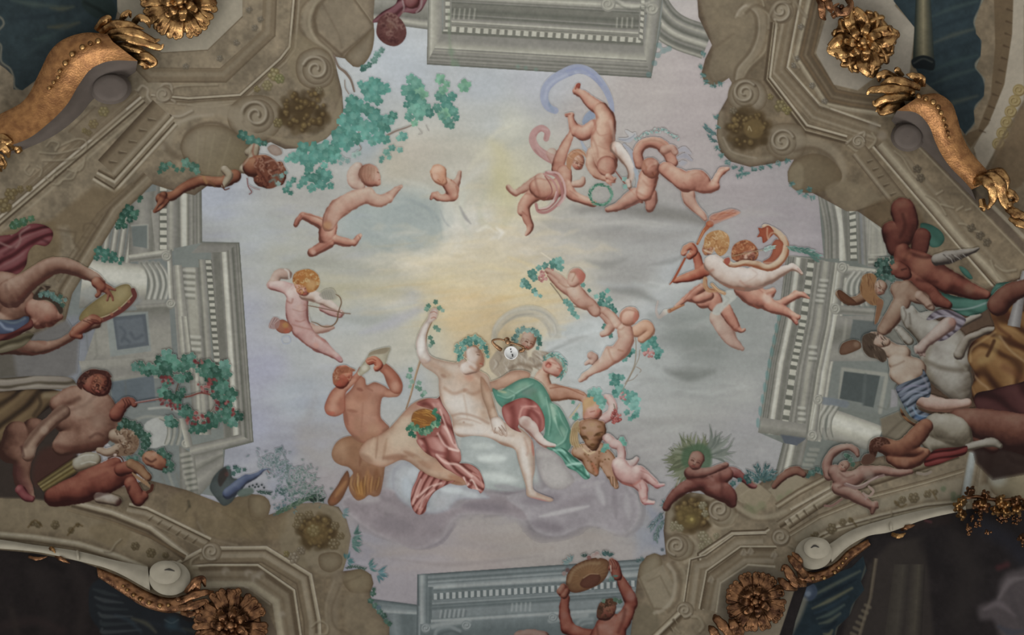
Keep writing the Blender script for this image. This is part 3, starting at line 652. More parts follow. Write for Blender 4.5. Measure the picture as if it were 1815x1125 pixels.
# --- bottom
begin('ent_bottom','painted_entablature',label='blue-grey painted cornice with dentils along the bottom of the sky',cat='painted architecture')
GQ = dict(d='4c5556',k='5b6565',m='6c7676',n='778080',l='858d8c',h='959b98',w='a1a6a3')
strip((650,1060),(742,1072),(742,1092),(664,1090),pf(GQ,'dkmmnlhmk'));strip((664,1088),(745,1090),(745,1190),(690,1190),pf(GQ,'mknkkm'))
fill([(740,1018),(1005,1000),(1140,990),(1140,1190),(738,1190)],'68716f',sp=False)
strip((740,1018),(1140,991),(1140,1010),(746,1036),pf(GQ,'dkmnmkmlnk'));strip((746,1036),(1140,1010),(1140,1026),(756,1048),pf(GQ,'nlhhmk'))
strip((740,1018),(758,1017),(758,1190),(738,1190),pf(GQ,'dnhlmk'));strip((758,1040),(768,1040),(766,1190),(758,1190),pf(GQ,'mkkm'))
strip((768,1050),(1140,1026),(1140,1040),(768,1064),pf(GQ,'mkmk'),dent=(.1,.9,34,GQ['w'],GQ['k'],.66))
strip((766,1064),(1140,1040),(1140,1054),(766,1078),pf(GQ,'nmlkmk'));strip((766,1078),(1140,1054),(1140,1074),(766,1098),pf(GQ,'knnnm'))
for i in range(6): st([(782+i*8,1082-i*.5),(780+i*8,1094-i*.5)],1.6,GQ['w'],1,.6);st([(786+i*8,1082),(784+i*8,1094)],1.4,GQ['d'],1,.5)
for i in range(5): st([(908+i*8,1070-i*.5),(907+i*8,1082)],1.6,GQ['w'],1,.6)
strip((764,1098),(1140,1074),(1140,1086),(764,1106),pf(GQ,'lhnk'));strip((745,1106),(1140,1084),(1140,1190),(745,1190),pf(GQ,'mkkkkk'))
for x0 in (745,):
    st([(x0+6,1114),(x0+40,1106),(x0+86,1100)],4,GQ['h'],2,.8);scroll(x0+10,1113,9,(GQ['d'],GQ['m'],GQ['l'],GQ['w']));scroll(x0+82,1108,9,(GQ['d'],GQ['m'],GQ['l'],GQ['w']))
    st([(x0+25,1130),(x0+30,1116),(x0+50,1110),(x0+70,1118)],3,GQ['l'],2,.8);st([(x0+25,1138),(x0+34,1124),(x0+55,1118),(x0+72,1124)],1.4,GQ['d'],1.5,.7)
st([(975,1100),(1010,1094),(1040,1090)],4,GQ['h'],2,.7);scroll(980,1094,8,(GQ['d'],GQ['m'],GQ['l'],GQ['w']));st([(1020,1110),(1030,1098),(1050,1096)],3,GQ['l'],2,.7);st([(1020,1118),(1034,1106),(1050,1103)],2,GQ['l'],2,.7)
ln([(742,1072),(740,1018),(1005,1000)],GQ['d'],1.2,.8)
# ---------------------------------------------------------------- painted stucco corners (the warm stone architecture)
VP = (BP['d'],BP['k'],BP['l'],BP['w'])
def dots(pts,w=7,h=2.2,ang=20,c=None):
    for x,y in pts:
        st(rot([(-w/2,0),(w/2,0)],x,y,ang),(h,.6),c or BP['d'],1.0,.75)
        st(rot([(-w/2,-h),(w/2,-h)],x,y,ang),(.7,.4),BP['h'],1.0,.5)
def fruit(x,y,r,c=('5b4a26','857136','a39152'),n=7,seed=1):
    rr = random.Random(seed);keep = TONE[1];TONE[1] = keep*.62
    for i in range(n):
        t = i/n*6.28+rr.uniform(-.3,.3);u,v = x+r*.6*math.cos(t),y+r*.6*math.sin(t)
        dab(u,v,r*.42,c[0],.7,1.5);dab(u-.7,v-.7,r*.33,c[1],.8,1.5);dab(u-1.2,v-1.3,r*.14,c[2],.8,1)
    dab(x,y,r*.4,c[0],.5,1.5);dab(x-.5,y-.5,r*.3,c[2],.6,1.5);TONE[1] = keep
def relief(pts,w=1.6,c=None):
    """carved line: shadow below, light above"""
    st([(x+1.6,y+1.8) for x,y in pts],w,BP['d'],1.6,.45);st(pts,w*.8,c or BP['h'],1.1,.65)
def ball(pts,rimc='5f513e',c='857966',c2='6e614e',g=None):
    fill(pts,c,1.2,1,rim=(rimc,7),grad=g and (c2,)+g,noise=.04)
def rosette_bed(x,y,rx,ry,seed=1):
    rr = random.Random(seed)
    for i in range(70):
        a = rr.uniform(0,6.28);q = math.sqrt(rr.random());dab(x+rx*.9*q*math.cos(a),y+ry*.9*q*math.sin(a),rr.uniform(6,13)*(1.3-q*.6),rr.choice(['4a3c27','55452d','3f3220']),.5,4)
    for i in range(46):
        a = rr.uniform(0,6.28);q = math.sqrt(rr.random());u,v = x+rx*.8*q*math.cos(a),y+ry*.8*q*math.sin(a);r = rr.uniform(3,7)
        dab(u,v,r,'3d3020',.5,2);dab(u-1,v-1.2,r*.75,rr.choice(['6b5938','7a6742','5e4d30','86724a']),.6,2);dab(u-1.6,v-2,r*.3,'9a875c',.4,1.5)
TONE[:] = [.9,.98]
# ===== top left
begin('cor_tl','painted_stucco_corner',label='warm stone-coloured painted corner with scrolls and fruit, top left of the sky',cat='painted architecture',group=None)
fill([(-60,-60),(668,-60),(662,28),(663,58),(655,70),(648,92),(642,116),(626,118),(612,104),(592,100),(598,128),(606,160),(609,196),(600,224),(578,246),(545,262),(505,264),(480,252),(455,258),(452,268),(440,292),(420,318),(400,330),(372,326),(345,346),(300,336),(270,326),(245,352),(220,372),(198,405),(152,470),(128,520),(116,570),(60,600),(-60,620)],BP['n'],sp=False,noise=.13,rim=('55473a',9))
fill([(620,-60),(668,-60),(663,60),(640,100),(600,96),(560,60)],'877b68',6,.5,clip=True)
# upper pier drum and blocks at the right
ln([(572,-20),(556,30),(562,58),(606,98)],BP['k'],2.4,.8,1.8);ln([(625,-5),(664,48),(606,96)],BP['k'],2.2,.7,1.8);ln([(629,-4),(661,40)],BP['h'],1,.4)
fill([(566,0),(620,0),(652,44),(606,86),(566,52)],'7d7260',5,.5,clip=True,sp=False);ln([(572,8),(600,60),(606,84)],BP['k'],1.5,.35,2)
ball([(612,98),(640,70),(662,50),(661,84),(650,108),(636,119),(622,114)],c='857a67')
# s-curve bands from the top
for dx,c,w in ((0,BP['k'],3.2),(8,BP['h'],2.6),(16,BP['l'],4),(26,BP['k'],2.4),(34,BP['m'],4)):
    st([(583-dx,-10),(563-dx*1.1,14),(556-dx,44),(566-dx*.8,70),(588-dx*.3,94),(594-dx*.2,120)],w,c,2,.65)
# octagon: flat inner plate edge, coffer bands
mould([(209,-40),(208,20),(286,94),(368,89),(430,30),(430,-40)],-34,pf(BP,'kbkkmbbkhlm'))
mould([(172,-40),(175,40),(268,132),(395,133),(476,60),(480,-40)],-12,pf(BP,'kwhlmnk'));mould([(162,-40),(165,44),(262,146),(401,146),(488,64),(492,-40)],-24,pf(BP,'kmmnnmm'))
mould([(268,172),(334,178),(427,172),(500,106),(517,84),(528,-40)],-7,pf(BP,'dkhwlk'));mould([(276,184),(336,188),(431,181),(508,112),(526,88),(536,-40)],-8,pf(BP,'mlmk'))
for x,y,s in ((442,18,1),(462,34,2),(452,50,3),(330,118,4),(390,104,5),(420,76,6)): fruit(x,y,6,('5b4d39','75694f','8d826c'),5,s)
relief([(385,150),(320,152),(300,160)]);relief([(334,186),(372,190),(420,182)])
fill([(205,-40),(430,-40),(430,28),(368,88),(286,93),(208,20)],'98907e',sp=False,noise=.03,clip=True)
# volutes and shell block
fill([(520,60),(560,78),(594,120),(600,180),(560,160),(520,140),(510,100)],'83775f',5,.5,clip=True)
ball([(532,96),(560,84),(584,96),(594,124),(584,150),(556,158),(532,146),(524,120)],c='8d8370');scroll(562,124,26,VP,1.5,200)
ball([(404,196),(430,172),(470,170),(496,188),(500,216),(486,240),(460,250),(430,242),(408,226)],c='8a7f6b');scroll(456,206,30,VP,1.6,160)
fill([(470,240),(540,262),(600,224),(606,170),(596,190),(580,226),(540,246),(500,244)],'8b7f68',3,.8,clip=True)
rosette_bed(540,196,48,44,3)
fruit(486,132,12,('6b5c2e','8f7f45','aa9c63'),6,2);fruit(474,152,10,('6b5c34','8a7b48','a0925c'),6,3);fruit(456,158,6,n=5,seed=6);fruit(496,140,9,('5b5a2a','7d7a3c','a3985a'),6,4);fruit(493,218,9,('5b4a26','7f6c36','a08f50'),6,5);fruit(566,160,7,('5b4a2e','7d6c46','93835c'),6,8)
# big ribbed shell-ball and its frame
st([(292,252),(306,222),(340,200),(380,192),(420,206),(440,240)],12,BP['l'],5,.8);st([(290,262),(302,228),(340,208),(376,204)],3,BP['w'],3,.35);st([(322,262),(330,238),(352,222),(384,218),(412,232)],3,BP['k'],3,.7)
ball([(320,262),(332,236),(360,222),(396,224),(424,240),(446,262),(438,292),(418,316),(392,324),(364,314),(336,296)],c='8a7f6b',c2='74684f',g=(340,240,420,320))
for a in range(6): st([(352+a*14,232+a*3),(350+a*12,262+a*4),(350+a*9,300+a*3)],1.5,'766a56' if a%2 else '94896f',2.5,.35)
st([(286,240),(296,262),(310,276),(330,282)],5,BP['k'],5,.5)
# leafy scroll
relief([(244,160),(252,152),(262,158),(262,172),(276,188),(296,202),(318,206),(340,196)],2.6,BP['w']);relief([(280,164),(288,150),(302,150),(304,164),(298,172),(310,180)],2.4,BP['w']);scroll(290,168,15,VP,1.2,40)
relief([(240,160),(243,172),(254,172)],2,BP['h']);fill([(262,150),(284,146),(290,180),(276,186)],'8c826f',4,.5,clip=True)
# diagonal cornice running down to the left edge
mould([(258,182),(-60,452)],30,pf(BP,'kdhlkwwkmmnmmm'));
ln([(268,184),(-20,430)],BP['h'],2,.6,1.4)
mould([(310,210),(204,328),(170,310)],12,pf(BP,'mlwhdkm'))
mould([(302,206),(205,312)],42,pf(BP,'mlmmmmkd'))
dots([(270,213),(254,232),(236,252),(218,271),(201,288)],12,2.6,8)
mould([(308,216),(202,333),(168,312)],-10,pf(BP,'kdhwlm')[::1])
# frieze between gilt scroll and cornice: painted ornaments
fill([(120,230),(170,190),(205,170),(225,196),(176,246),(140,250)],'786b57',2,.6,clip=True,sp=False);ln([(122,234),(168,190)],BP['k'],1.4,.6)
fruit(184,198,10,('6b5a30','8a783e','a08e56'),6,11);fruit(166,220,9,('6b5530','87703c','9a854c'),6,12);fruit(158,236,6,('5b4a2c','7d6736','8a7748'),5,13);fruit(150,232,5,n=5,seed=14)
for k,p in enumerate([[(100,300),(130,280),(150,266),(152,250),(138,246),(120,252),(100,262)],[(150,280),(146,296),(134,304),(120,300)],[(136,302),(128,316),(112,318),(104,326),(94,326)],[(82,258),(90,250),(104,254),(98,266)],[(60,300),(52,310),(44,302),(50,292)],[(70,312),(74,300),(66,294)],[(96,310),(90,320),(80,314)],[(70,270),(96,272),(120,268),(140,262)],[(76,284),(104,284),(130,280)]]): relief(p,1.8)
for x,y,r,s in ((20,344,12,21),(8,364,14,22),(36,336,7,23),(52,334,6,24)): fruit(x,y,r,('5b4722','7a6230','94804a'),6,s)
# spandrel and arch ribs
fill([(40,430),(165,330),(200,336),(230,332),(262,320),(300,336),(270,326),(240,356),(215,372),(150,470),(120,400),(80,400)],'6f6049',6,.75,clip=True,sp=False)
mould([(272,324),(214,380),(128,520),(108,590)],26,pf(BP,'kmnnlmkm'))
mould([(240,330),(180,384),(104,500)],10,pf(BP,'kmk'),a=.5);ln([(96,406),(134,412),(132,430),(142,442),(118,480)],BP['k'],1.8,.6,1.5);ln([(100,412),(126,418),(126,432),(134,444),(112,476)],BP['l'],1.4,.4,1.5)
st([(148,410),(150,398),(164,396),(172,404)],1.8,BP['k'],1.4,.6);st([(146,420),(160,420),(172,406)],1.8,BP['k'],1.4,.5)
fill([(-60,440),(40,400),(100,400),(90,470),(-60,500)],'6b5a40',8,.6,clip=True)
# ===== top right
begin('cor_tr','painted_stucco_corner',label='warm stone-coloured painted corner with two scrolls and mask, top right of the sky',cat='painted architecture')
fill([(1232,-60),(1238,30),(1262,80),(1250,104),(1243,130),(1248,145),(1262,152),(1280,146),(1292,138),(1297,146),(1296,158),(1290,172),(1272,204),(1270,240),(1276,268),(1294,286),(1330,296),(1370,290),(1408,281),(1396,304),(1397,322),(1410,336),(1440,342),(1452,348),(1500,374),(1520,374),(1560,402),(1600,440),(1660,470),(1760,620),(1875,640),(1875,-60)],BP['m'],sp=False,noise=.13,rim=('55473a',9))
fill([(1232,-60),(1330,-60),(1336,100),(1290,150),(1250,140),(1262,80)],'807561',4,.6,clip=True)
ln([(1226,26),(1262,88),(1300,60)],BP['k'],2,.35,2);st([(1262,88),(1255,110),(1256,132),(1268,146),(1286,140)],2.5,BP['k'],3,.4)
# s-curve
for dx,c,w in ((0,BP['k'],3),(5,BP['w'],1.6),(12,BP['l'],5),(24,BP['h'],1.6),(30,BP['k'],3)):
    st([(1304+dx*.6,28-dx*.2),(1318+dx*.7,10),(1338+dx,26),(1340+dx,60),(1328+dx*1.1,92),(1306+dx*.9,120),(1302+dx*.6,140)],w,c,2,.65)
st([(1304,30),(1310,18),(1322,10)],2,BP['w'],1.6,.6);relief([(1348,-10),(1354,10)],2)
# octagon bands
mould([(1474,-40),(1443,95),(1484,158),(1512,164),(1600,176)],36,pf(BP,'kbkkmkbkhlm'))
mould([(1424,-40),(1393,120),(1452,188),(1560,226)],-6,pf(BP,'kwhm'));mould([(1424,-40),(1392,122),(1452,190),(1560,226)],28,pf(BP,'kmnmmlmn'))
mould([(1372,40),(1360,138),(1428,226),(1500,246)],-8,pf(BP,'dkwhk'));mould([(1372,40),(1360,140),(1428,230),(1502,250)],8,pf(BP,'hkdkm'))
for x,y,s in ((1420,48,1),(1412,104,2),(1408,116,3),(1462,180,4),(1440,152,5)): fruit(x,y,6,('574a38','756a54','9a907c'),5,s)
relief([(1404,95),(1410,110),(1416,120)],2);relief([(1452,182),(1468,190)],2)
# top acanthus volute
scroll(1385,20,22,VP,1.5,120,-1);relief([(1362,50),(1364,26),(1380,4),(1400,4)],2.6,BP['l']);relief([(1374,36),(1378,50)],2);relief([(1410,4),(1420,20),(1430,30)],3,BP['l'])
fill([(1480,-60),(1620,-60),(1586,10),(1622,48),(1610,150),(1560,130),(1520,160),(1478,150),(1446,94),(1470,10)],'978f80',1.5,1,sp=False,noise=.03)
# volutes and mask
ball([(1296,150),(1318,138),(1346,144),(1360,166),(1354,190),(1330,200),(1304,194),(1290,176)],c='8b816f');scroll(1322,166,24,VP,1.6,-40,-1)
ball([(1362,226),(1390,218),(1420,224),(1430,250),(1420,276),(1394,284),(1366,274),(1356,250)],c='857a67');scroll(1388,252,24,VP,1.6,-20,-1)
st([(1278,200),(1276,240),(1290,268),(1320,284),(1366,280)],5,'8d826d',5,.6);st([(1282,244),(1294,266),(1312,274),(1340,280)],1.6,BP['w'],1.5,.5)
rosette_bed(1326,228,42,40,5);t = np.linspace(0,6.28,12,endpoint=False);fill([(1336+18*math.cos(u),228+17*math.sin(u)) for u in t],'6e5c3c',3,.8,clip=True);st([(1326,230),(1328,224),(1332,232)],1,'a99a78',1,.7)
fruit(1384,188,12,('5b4d2a','7d6c38','9d8c52'),6,7);fruit(1396,196,8,('5f5028','857433','a3944f'),6,8);fruit(1366,172,6,n=5,seed=9);fruit(1300,196,7,('594a30','76664a','8d7e60'),5,10)
# lower drum
st([(1418,248),(1450,254),(1480,272),(1492,296),(1490,316)],9,BP['l'],5,.6);st([(1408,268),(1440,262),(1470,276),(1488,304),(1486,322)],3,BP['k'],3,.6)
ball([(1398,300),(1412,282),(1440,272),(1466,278),(1486,296),(1492,316),(1474,334),(1440,342),(1412,338),(1398,322)],c='776b56',c2='6a5d48',g=(1400,320,1480,290));fill([(1398,304),(1412,288),(1424,300),(1420,334),(1402,330)],'8a7f68',4,.6,clip=True)
fill([(1462,336),(1500,320),(1560,350),(1516,374),(1490,370)],'7b6f5a',3,.7,clip=True);st([(1506,382),(1520,374),(1560,360)],1.4,BP['d'],1.2,.7)
# leafy scroll by the console
relief([(1500,254),(1510,246),(1522,238),(1532,234),(1530,246)],2,BP['w']);relief([(1504,258),(1520,268),(1540,262),(1552,248),(1546,236)],2.4,BP['h']);scroll(1522,252,13,VP,1.2,0,-1);dab(1564,240,8,'958b7d',.5);dab(1548,222,8,'8c8272',.5)
# diagonal cornice down to the right
mould([(1512,276),(1590,370),(1600,372)],-7,pf(BP,'mwhdk'));mould([(1510,276),(1588,374)],-30,pf(BP,'klmmmmk'))
dots([(1543,286),(1553,300),(1562,313),(1572,328),(1584,344)],9,2.4,-20)
mould([(1545,262),(1615,344),(1760,512)],-8,pf(BP,'mhwdk'));mould([(1553,262),(1700,436),(1770,508)],-34,pf(BP,'klhnmnm'))
for k,p in enumerate([[(1586,268),(1600,280),(1612,300),(1622,312),(1636,318)],[(1640,345),(1650,350),(1664,360),(1676,380)],[(1660,344),(1670,338)],[(1696,372),(1706,366)],[(1712,372),(1720,370)],[(1668,362),(1690,368)],[(1700,396),(1712,398),(1726,408),(1740,412)]]): relief(p,2)
for x,y,s in ((1738,418,1),(1722,404,2),(1750,430,3),(1626,300,4),(1632,316,5)): fruit(x,y,8,('4b3d28','5f503a','77684f'),5,s)
for p in ([(1764,470),(1780,480),(1800,478)],[(1770,490),(1786,500),(1806,496)],[(1756,462),(1764,482),(1778,498)]): relief(p,2.4)
ln([(1630,262),(1815,452)],BP['h'],1.4,.7);fill([(1600,240),(1636,240),(1790,400),(1815,430),(1815,446),(1632,262)],'5d5145',2,.75,clip=True,sp=False);ln([(1756,362),(1815,420)],'a59c88',3.5,.8)
mould([(1588,376),(1620,420),(1660,470),(1700,520)],22,pf(BP,'mkmnkm'))
fill([(1530,376),(1600,350),(1640,400),(1600,440)],'5a4a36',6,.7,clip=True)
# arch band with guilloche at the far right
fill([(1815,10),(1815,180),(1780,240),(1740,310),(1726,262),(1760,200),(1786,100),(1792,-60),(1875,-60)],'9a9180',1.5,1,sp=False)
fill([(1760,-60),(1798,-60),(1794,60),(1780,150),(1752,220),(1720,262),(1706,240),(1734,228),(1756,170),(1764,80)],'5f503c',1.5,1,sp=False)
for i in range(11):
    t = i/10;x = 1790-8*t-40*t*t;y = 18+215*t;st(rot([(-5,0),(5,0)],x,y,20),(1.8,.6),'3f3224',1,.8)
for i in range(6): x,y = 1806-i*8.5+1.2*i,160+i*19;u = np.linspace(0,6.28,10,endpoint=False);scroll(x,y,11,('5f4d2e','7b6a44','8f7f58','a39470'),1.3)
ln([(1815,180),(1780,240),(1744,310)],BP['k'],2.5,.7,1.5)
for i in range(8): dab(rng.uniform(1770,1815),rng.uniform(240,330),8,'6a5843' if i%2 else '7b6a52',.4)
fill([(1815,190),(1786,240),(1752,310),(1775,330),(1815,320)],'65543f',3,.7,clip=True)
# ===== bottom left
begin('cor_bl','painted_stucco_corner',label='warm stone-coloured painted corner with fruit and mouldings, bottom left of the sky',cat='painted architecture')
fill([(-60,860),(60,880),(180,872),(262,850),(330,868),(392,892),(420,880),(442,874),(470,880),(480,896),(476,912),(500,905),(530,892),(565,890),(600,898),(614,920),(622,950),(616,985),(608,1012),(640,1008),(658,1018),(662,1034),(656,1052),(662,1075),(690,1110),(690,1190),(-60,1190)],BP['m'],sp=False,noise=.13,rim=('55473a',9))
fill([(330,868),(442,874),(476,890),(478,912),(440,950),(360,950),(300,900)],'77694f',8,.5,clip=True)
ball([(440,884),(458,876),(476,886),(478,904),(468,920),(446,920)],c='7d715a');ball([(606,1020),(636,1008),(656,1018),(660,1036),(650,1050),(620,1048)],c='7f735c')
for i in range(7): st([(380+i*14,905+i*2),(410+i*12,925),(430+i*12,950)],1.4,BP['k'] if i%2 else BP['n'],2.5,.3)
# rounded block
fill([(496,930),(520,900),(560,894),(600,902),(616,940),(618,980),(608,1010),(560,1000),(530,1010),(500,980)],'80755f',4,.8,clip=True)
st([(500,905),(540,893),(585,897),(610,920),(620,955),(616,985)],3,BP['l'],3,.55)
t = np.linspace(0,6.28,14,endpoint=False)
rosette_bed(562,942,36,34,9);fill([(560+22*math.cos(u),944+20*math.sin(u)) for u in t],'6a5838',4,.6,clip=True);fruit(556,940,12,('6b5526','836c38','93804c'),7,20)
for x,y,r,s in ((532,918,10,1),(526,930,8,2),(592,964,11,3),(604,950,7,4),(594,932,8,5),(548,912,8,6)): fruit(x,y,r,('5a4726','77623a','93805a'),6,s)
fill([(540,985),(590,975),(606,985),(604,1010),(570,1020)],'857a66',4,.6,clip=True);ball([(566,984),(590,978),(606,986),(604,1004),(586,1014),(568,1006)],c='7f745f')
# octagon mouldings
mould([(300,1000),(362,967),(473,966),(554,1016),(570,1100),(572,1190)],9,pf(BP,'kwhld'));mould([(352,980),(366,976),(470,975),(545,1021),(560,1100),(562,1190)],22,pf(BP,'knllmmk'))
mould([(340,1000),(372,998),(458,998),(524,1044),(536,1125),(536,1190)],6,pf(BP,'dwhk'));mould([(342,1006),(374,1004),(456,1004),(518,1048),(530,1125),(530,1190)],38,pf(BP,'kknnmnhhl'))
fill([(360,1060),(400,1040),(432,1040),(472,1076),(490,1120),(492,1190),(350,1190)],'6a5d4d',1.5,1,sp=False,noise=.06)
st([(395,1040),(432,1038),(478,1070)],1.4,BP['w'],1.2,.5)
for x,y in ((440,1016),(452,1024),(462,1018),(500,1090),(400,1012)): dab(x,y,7,'a09787',.5);dab(x+3,y+4,4,'6f634f',.5)
fruit(520,988,11,('66543c','8b7a5c','a39577'),6,30);fruit(534,976,8,('5c4a34','7f6e50','9c8d6e'),6,31);fruit(508,982,6,n=5,seed=32)
# swirl right of octagon
st([(600,1190),(590,1110),(592,1060),(600,1020)],10,'7d7260',6,.6);st([(602,1040),(588,1080),(594,1110),(616,1122)],2,BP['k'],2,.5);st([(592,1030),(578,1070),(580,1110)],2,BP['l'],2.5,.5);relief([(552,1110),(566,1100),(580,1108),(578,1122),(560,1124)],2)
fill([(612,1060),(650,1050),(686,1110),(684,1150),(620,1120)],'7f7460',6,.5,clip=True);ln([(602,1035),(640,1020),(604,1036)],BP['k'],1.6,.4,1.5)
# big swirl of cloth left
fill([(392,905),(440,960),(500,950),(505,905),(470,915),(430,900)],'6f6148',6,.4,clip=True);st([(345,910),(360,945),(410,962),(480,960)],3,BP['k'],4,.5);st([(350,925),(370,952),(420,966)],2,BP['l'],2.5,.4)
# cornice arc
mould([(230,890),(262,897),(375,952)],9,pf(BP,'mwhdk')) ;mould([(226,898),(260,905),(368,958)],17,pf(BP,'mllmmn'))
dots([(268,918),(284,925),(302,935),(317,944),(331,951),(346,958)],9,2.2,-42)
mould([(130,884),(200,902),(270,930),(335,980)],18,pf(BP,'nlwhlkdkm'));mould([(120,900),(200,922),(268,948),(330,984)],6,pf(BP,'kbk'))
mould([(-60,936),(60,946),(140,958),(210,980),(262,1002)],14,pf(BP,'nhwhlmk'))
fill([(-60,870),(50,880),(130,900),(200,925),(262,955),(300,985),(262,998),(210,975),(140,952),(60,940),(-60,930)],'82765f',4,.6,clip=True)
for x,y,r,s in ((68,930,6,1),(98,930,8,2),(126,940,6,3),(240,968,8,4),(268,980,9,5),(294,984,6,6),(58,928,5,7),(138,930,4,8)): fruit(x,y,r,('4c3b20','6a5731','837048'),6,s)
st([(50,934),(62,922),(74,932)],1.4,'4c3b20',1.2,.7);st([(120,948),(136,930),(146,932)],1.4,'4c3b20',1.2,.7)
fill([(160,935),(200,925),(232,945),(210,970),(170,955)],'76684f',4,.5,clip=True);relief([(214,955),(204,964),(196,976),(184,976)],1.6)
scroll(375,978,18,VP,1.4,60);relief([(352,984),(340,992),(338,1004),(350,1006)],2.4)
fill([(322,1010),(345,1000),(360,1030),(345,1050)],'8a8069',3,.6,clip=True)
# tuft
st([(336,898),(334,888)],2.4,'4a4334',1.2,.8);st([(330,906),(336,896)],1.6,'4a4334',1.2,.6)
# ===== bottom right
begin('cor_br','painted_stucco_corner',label='warm stone-coloured painted corner with two scrolls and gold ball, bottom right of the sky',cat='painted architecture')
fill([(1130,1020),(1134,1000),(1146,985),(1160,980),(1172,984),(1180,982),(1176,940),(1180,900),(1196,882),(1225,872),(1262,878),(1300,886),(1330,868),(1352,852),(1416,830),(1430,832),(1460,842),(1500,822),(1600,800),(1700,780),(1790,740),(1875,720),(1875,1190),(1110,1190)],BP['n'],sp=False,noise=.13,rim=('55473a',9))
BPX = BP
ball([(1131,1020),(1136,1000),(1150,984),(1166,982),(1174,1000),(1160,1020),(1140,1030)],c='8a806b')
fill([(1130,1025),(1175,1000),(1196,1040),(1190,1075),(1160,1085)],'8b816d',2,.8,clip=True,sp=False);ln([(1132,1022),(1158,1078),(1180,1080)],BP['k'],2,.6,1.6);ln([(1148,1030),(1170,1020),(1188,1056)],BP['k'],1.4,.4,1.5)
fill([(1125,1080),(1160,1080),(1170,1120),(1150,1190),(1118,1190)],'6f6653',4,.7,clip=True)
# blocks right of the reclining figure
fill([(1300,876),(1312,856),(1334,852),(1342,868),(1320,892)],'8a7f6a',1.5,1);fill([(1310,880),(1344,856),(1368,876),(1356,896),(1340,906)],'8d826c',1.5,1,sp=False);ln([(1312,878),(1344,856)],BP['h'],1.4,.5)
fill([(1364,870),(1410,836),(1432,852),(1400,880),(1380,890)],'8a806b',1.5,1,sp=False);ln([(1364,868),(1408,838)],BP['w'],1.6,.5,1.2)
for x,y in ((1326,900),(1336,904),(1384,884),(1400,876),(1350,896)): dab(x,y,8,'6c7455',.4)
# top rim and gold ball recess
st([(1186,940),(1190,905),(1210,886),(1240,880),(1270,884)],6,'8f8570',4,.7)
rosette_bed(1228,912,38,34,13);fill([(1220+22*math.cos(u),916+20*math.sin(u)) for u in t],'6a5b38',4,.6,clip=True);dab(1225,920,8,'857746',.5);dab(1226,920,3,'b5a76a',.6)
for x,y,r,s in ((1246,896,8,1),(1250,910,7,2),(1246,950,10,3),(1256,960,8,4),(1244,968,7,5),(1196,930,8,6),(1206,936,7,7),(1270,950,6,8),(1192,936,5,9)): fruit(x,y,r,('6b5f3c','8b7f58','a99e7a'),6,s)
ball([(1256,900),(1262,886),(1282,882),(1300,892),(1306,910),(1300,928),(1278,934),(1260,922)],c='8f8672');scroll(1276,904,20,VP,1.5,100);st([(1256,920),(1270,934),(1292,932),(1306,912)],3,BP['h'],2,.6)
ball([(1180,960),(1196,946),(1216,948),(1230,962),(1226,984),(1206,994),(1186,986)],c='8f8672');scroll(1200,968,20,VP,1.5,100);st([(1224,952),(1236,966),(1232,984),(1214,996)],3,BP['h'],2,.6)
st([(1300,892),(1316,904),(1340,916),(1370,914),(1392,906)],4,BP['h'],3,.6);st([(1300,900),(1318,914),(1340,922),(1372,922)],2,BP['k'],2,.4)
# octagon mouldings
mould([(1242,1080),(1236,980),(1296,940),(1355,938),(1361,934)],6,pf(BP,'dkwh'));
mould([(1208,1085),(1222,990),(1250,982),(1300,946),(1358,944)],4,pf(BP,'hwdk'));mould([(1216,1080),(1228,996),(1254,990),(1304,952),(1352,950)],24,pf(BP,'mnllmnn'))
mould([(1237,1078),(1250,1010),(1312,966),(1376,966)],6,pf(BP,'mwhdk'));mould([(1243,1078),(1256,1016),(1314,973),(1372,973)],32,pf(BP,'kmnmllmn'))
mould([(1268,1085),(1276,1032),(1326,999),(1374,1002)],4,pf(BP,'hwh'))
for x,y in ((1318,976),(1330,974),(1372,980),(1260,1024)): relief([(x-5,y+6),(x,y-3),(x+5,y+3)],2);dab(x,y+4,5,'a1998a',.4)
fill([(1270,1090),(1278,1034),(1326,1002),(1374,1006),(1408,1040),(1412,1100),(1380,1160),(1290,1160)],'7b7160',1.5,1,sp=False,noise=.06)
scroll(1384,952,17,VP,1.5,0);relief([(1398,966),(1408,972),(1404,980)],2.4,BP['h']);scroll(1214,1082,16,VP,1.5,30);relief([(1226,1092),(1238,1094),(1246,1108),(1240,1118)],3,BP['h']);relief([(1200,1098),(1196,1110),(1204,1120)],2)
st([(1184,1000),(1196,1020),(1194,1056),(1176,1080),(1160,1086)],3,BP['w'],2.4,.5);st([(1192,996),(1206,1024),(1202,1062),(1184,1084)],3,BP['k'],2.4,.45);st([(1202,998),(1214,1020),(1208,1072)],2,BP['h'],2,.4)
mould([(1150,1130),(1200,1082)],18,pf(BP,'khwdkm'));dots([(1196,1102),(1190,1116)],8,2.6,60)
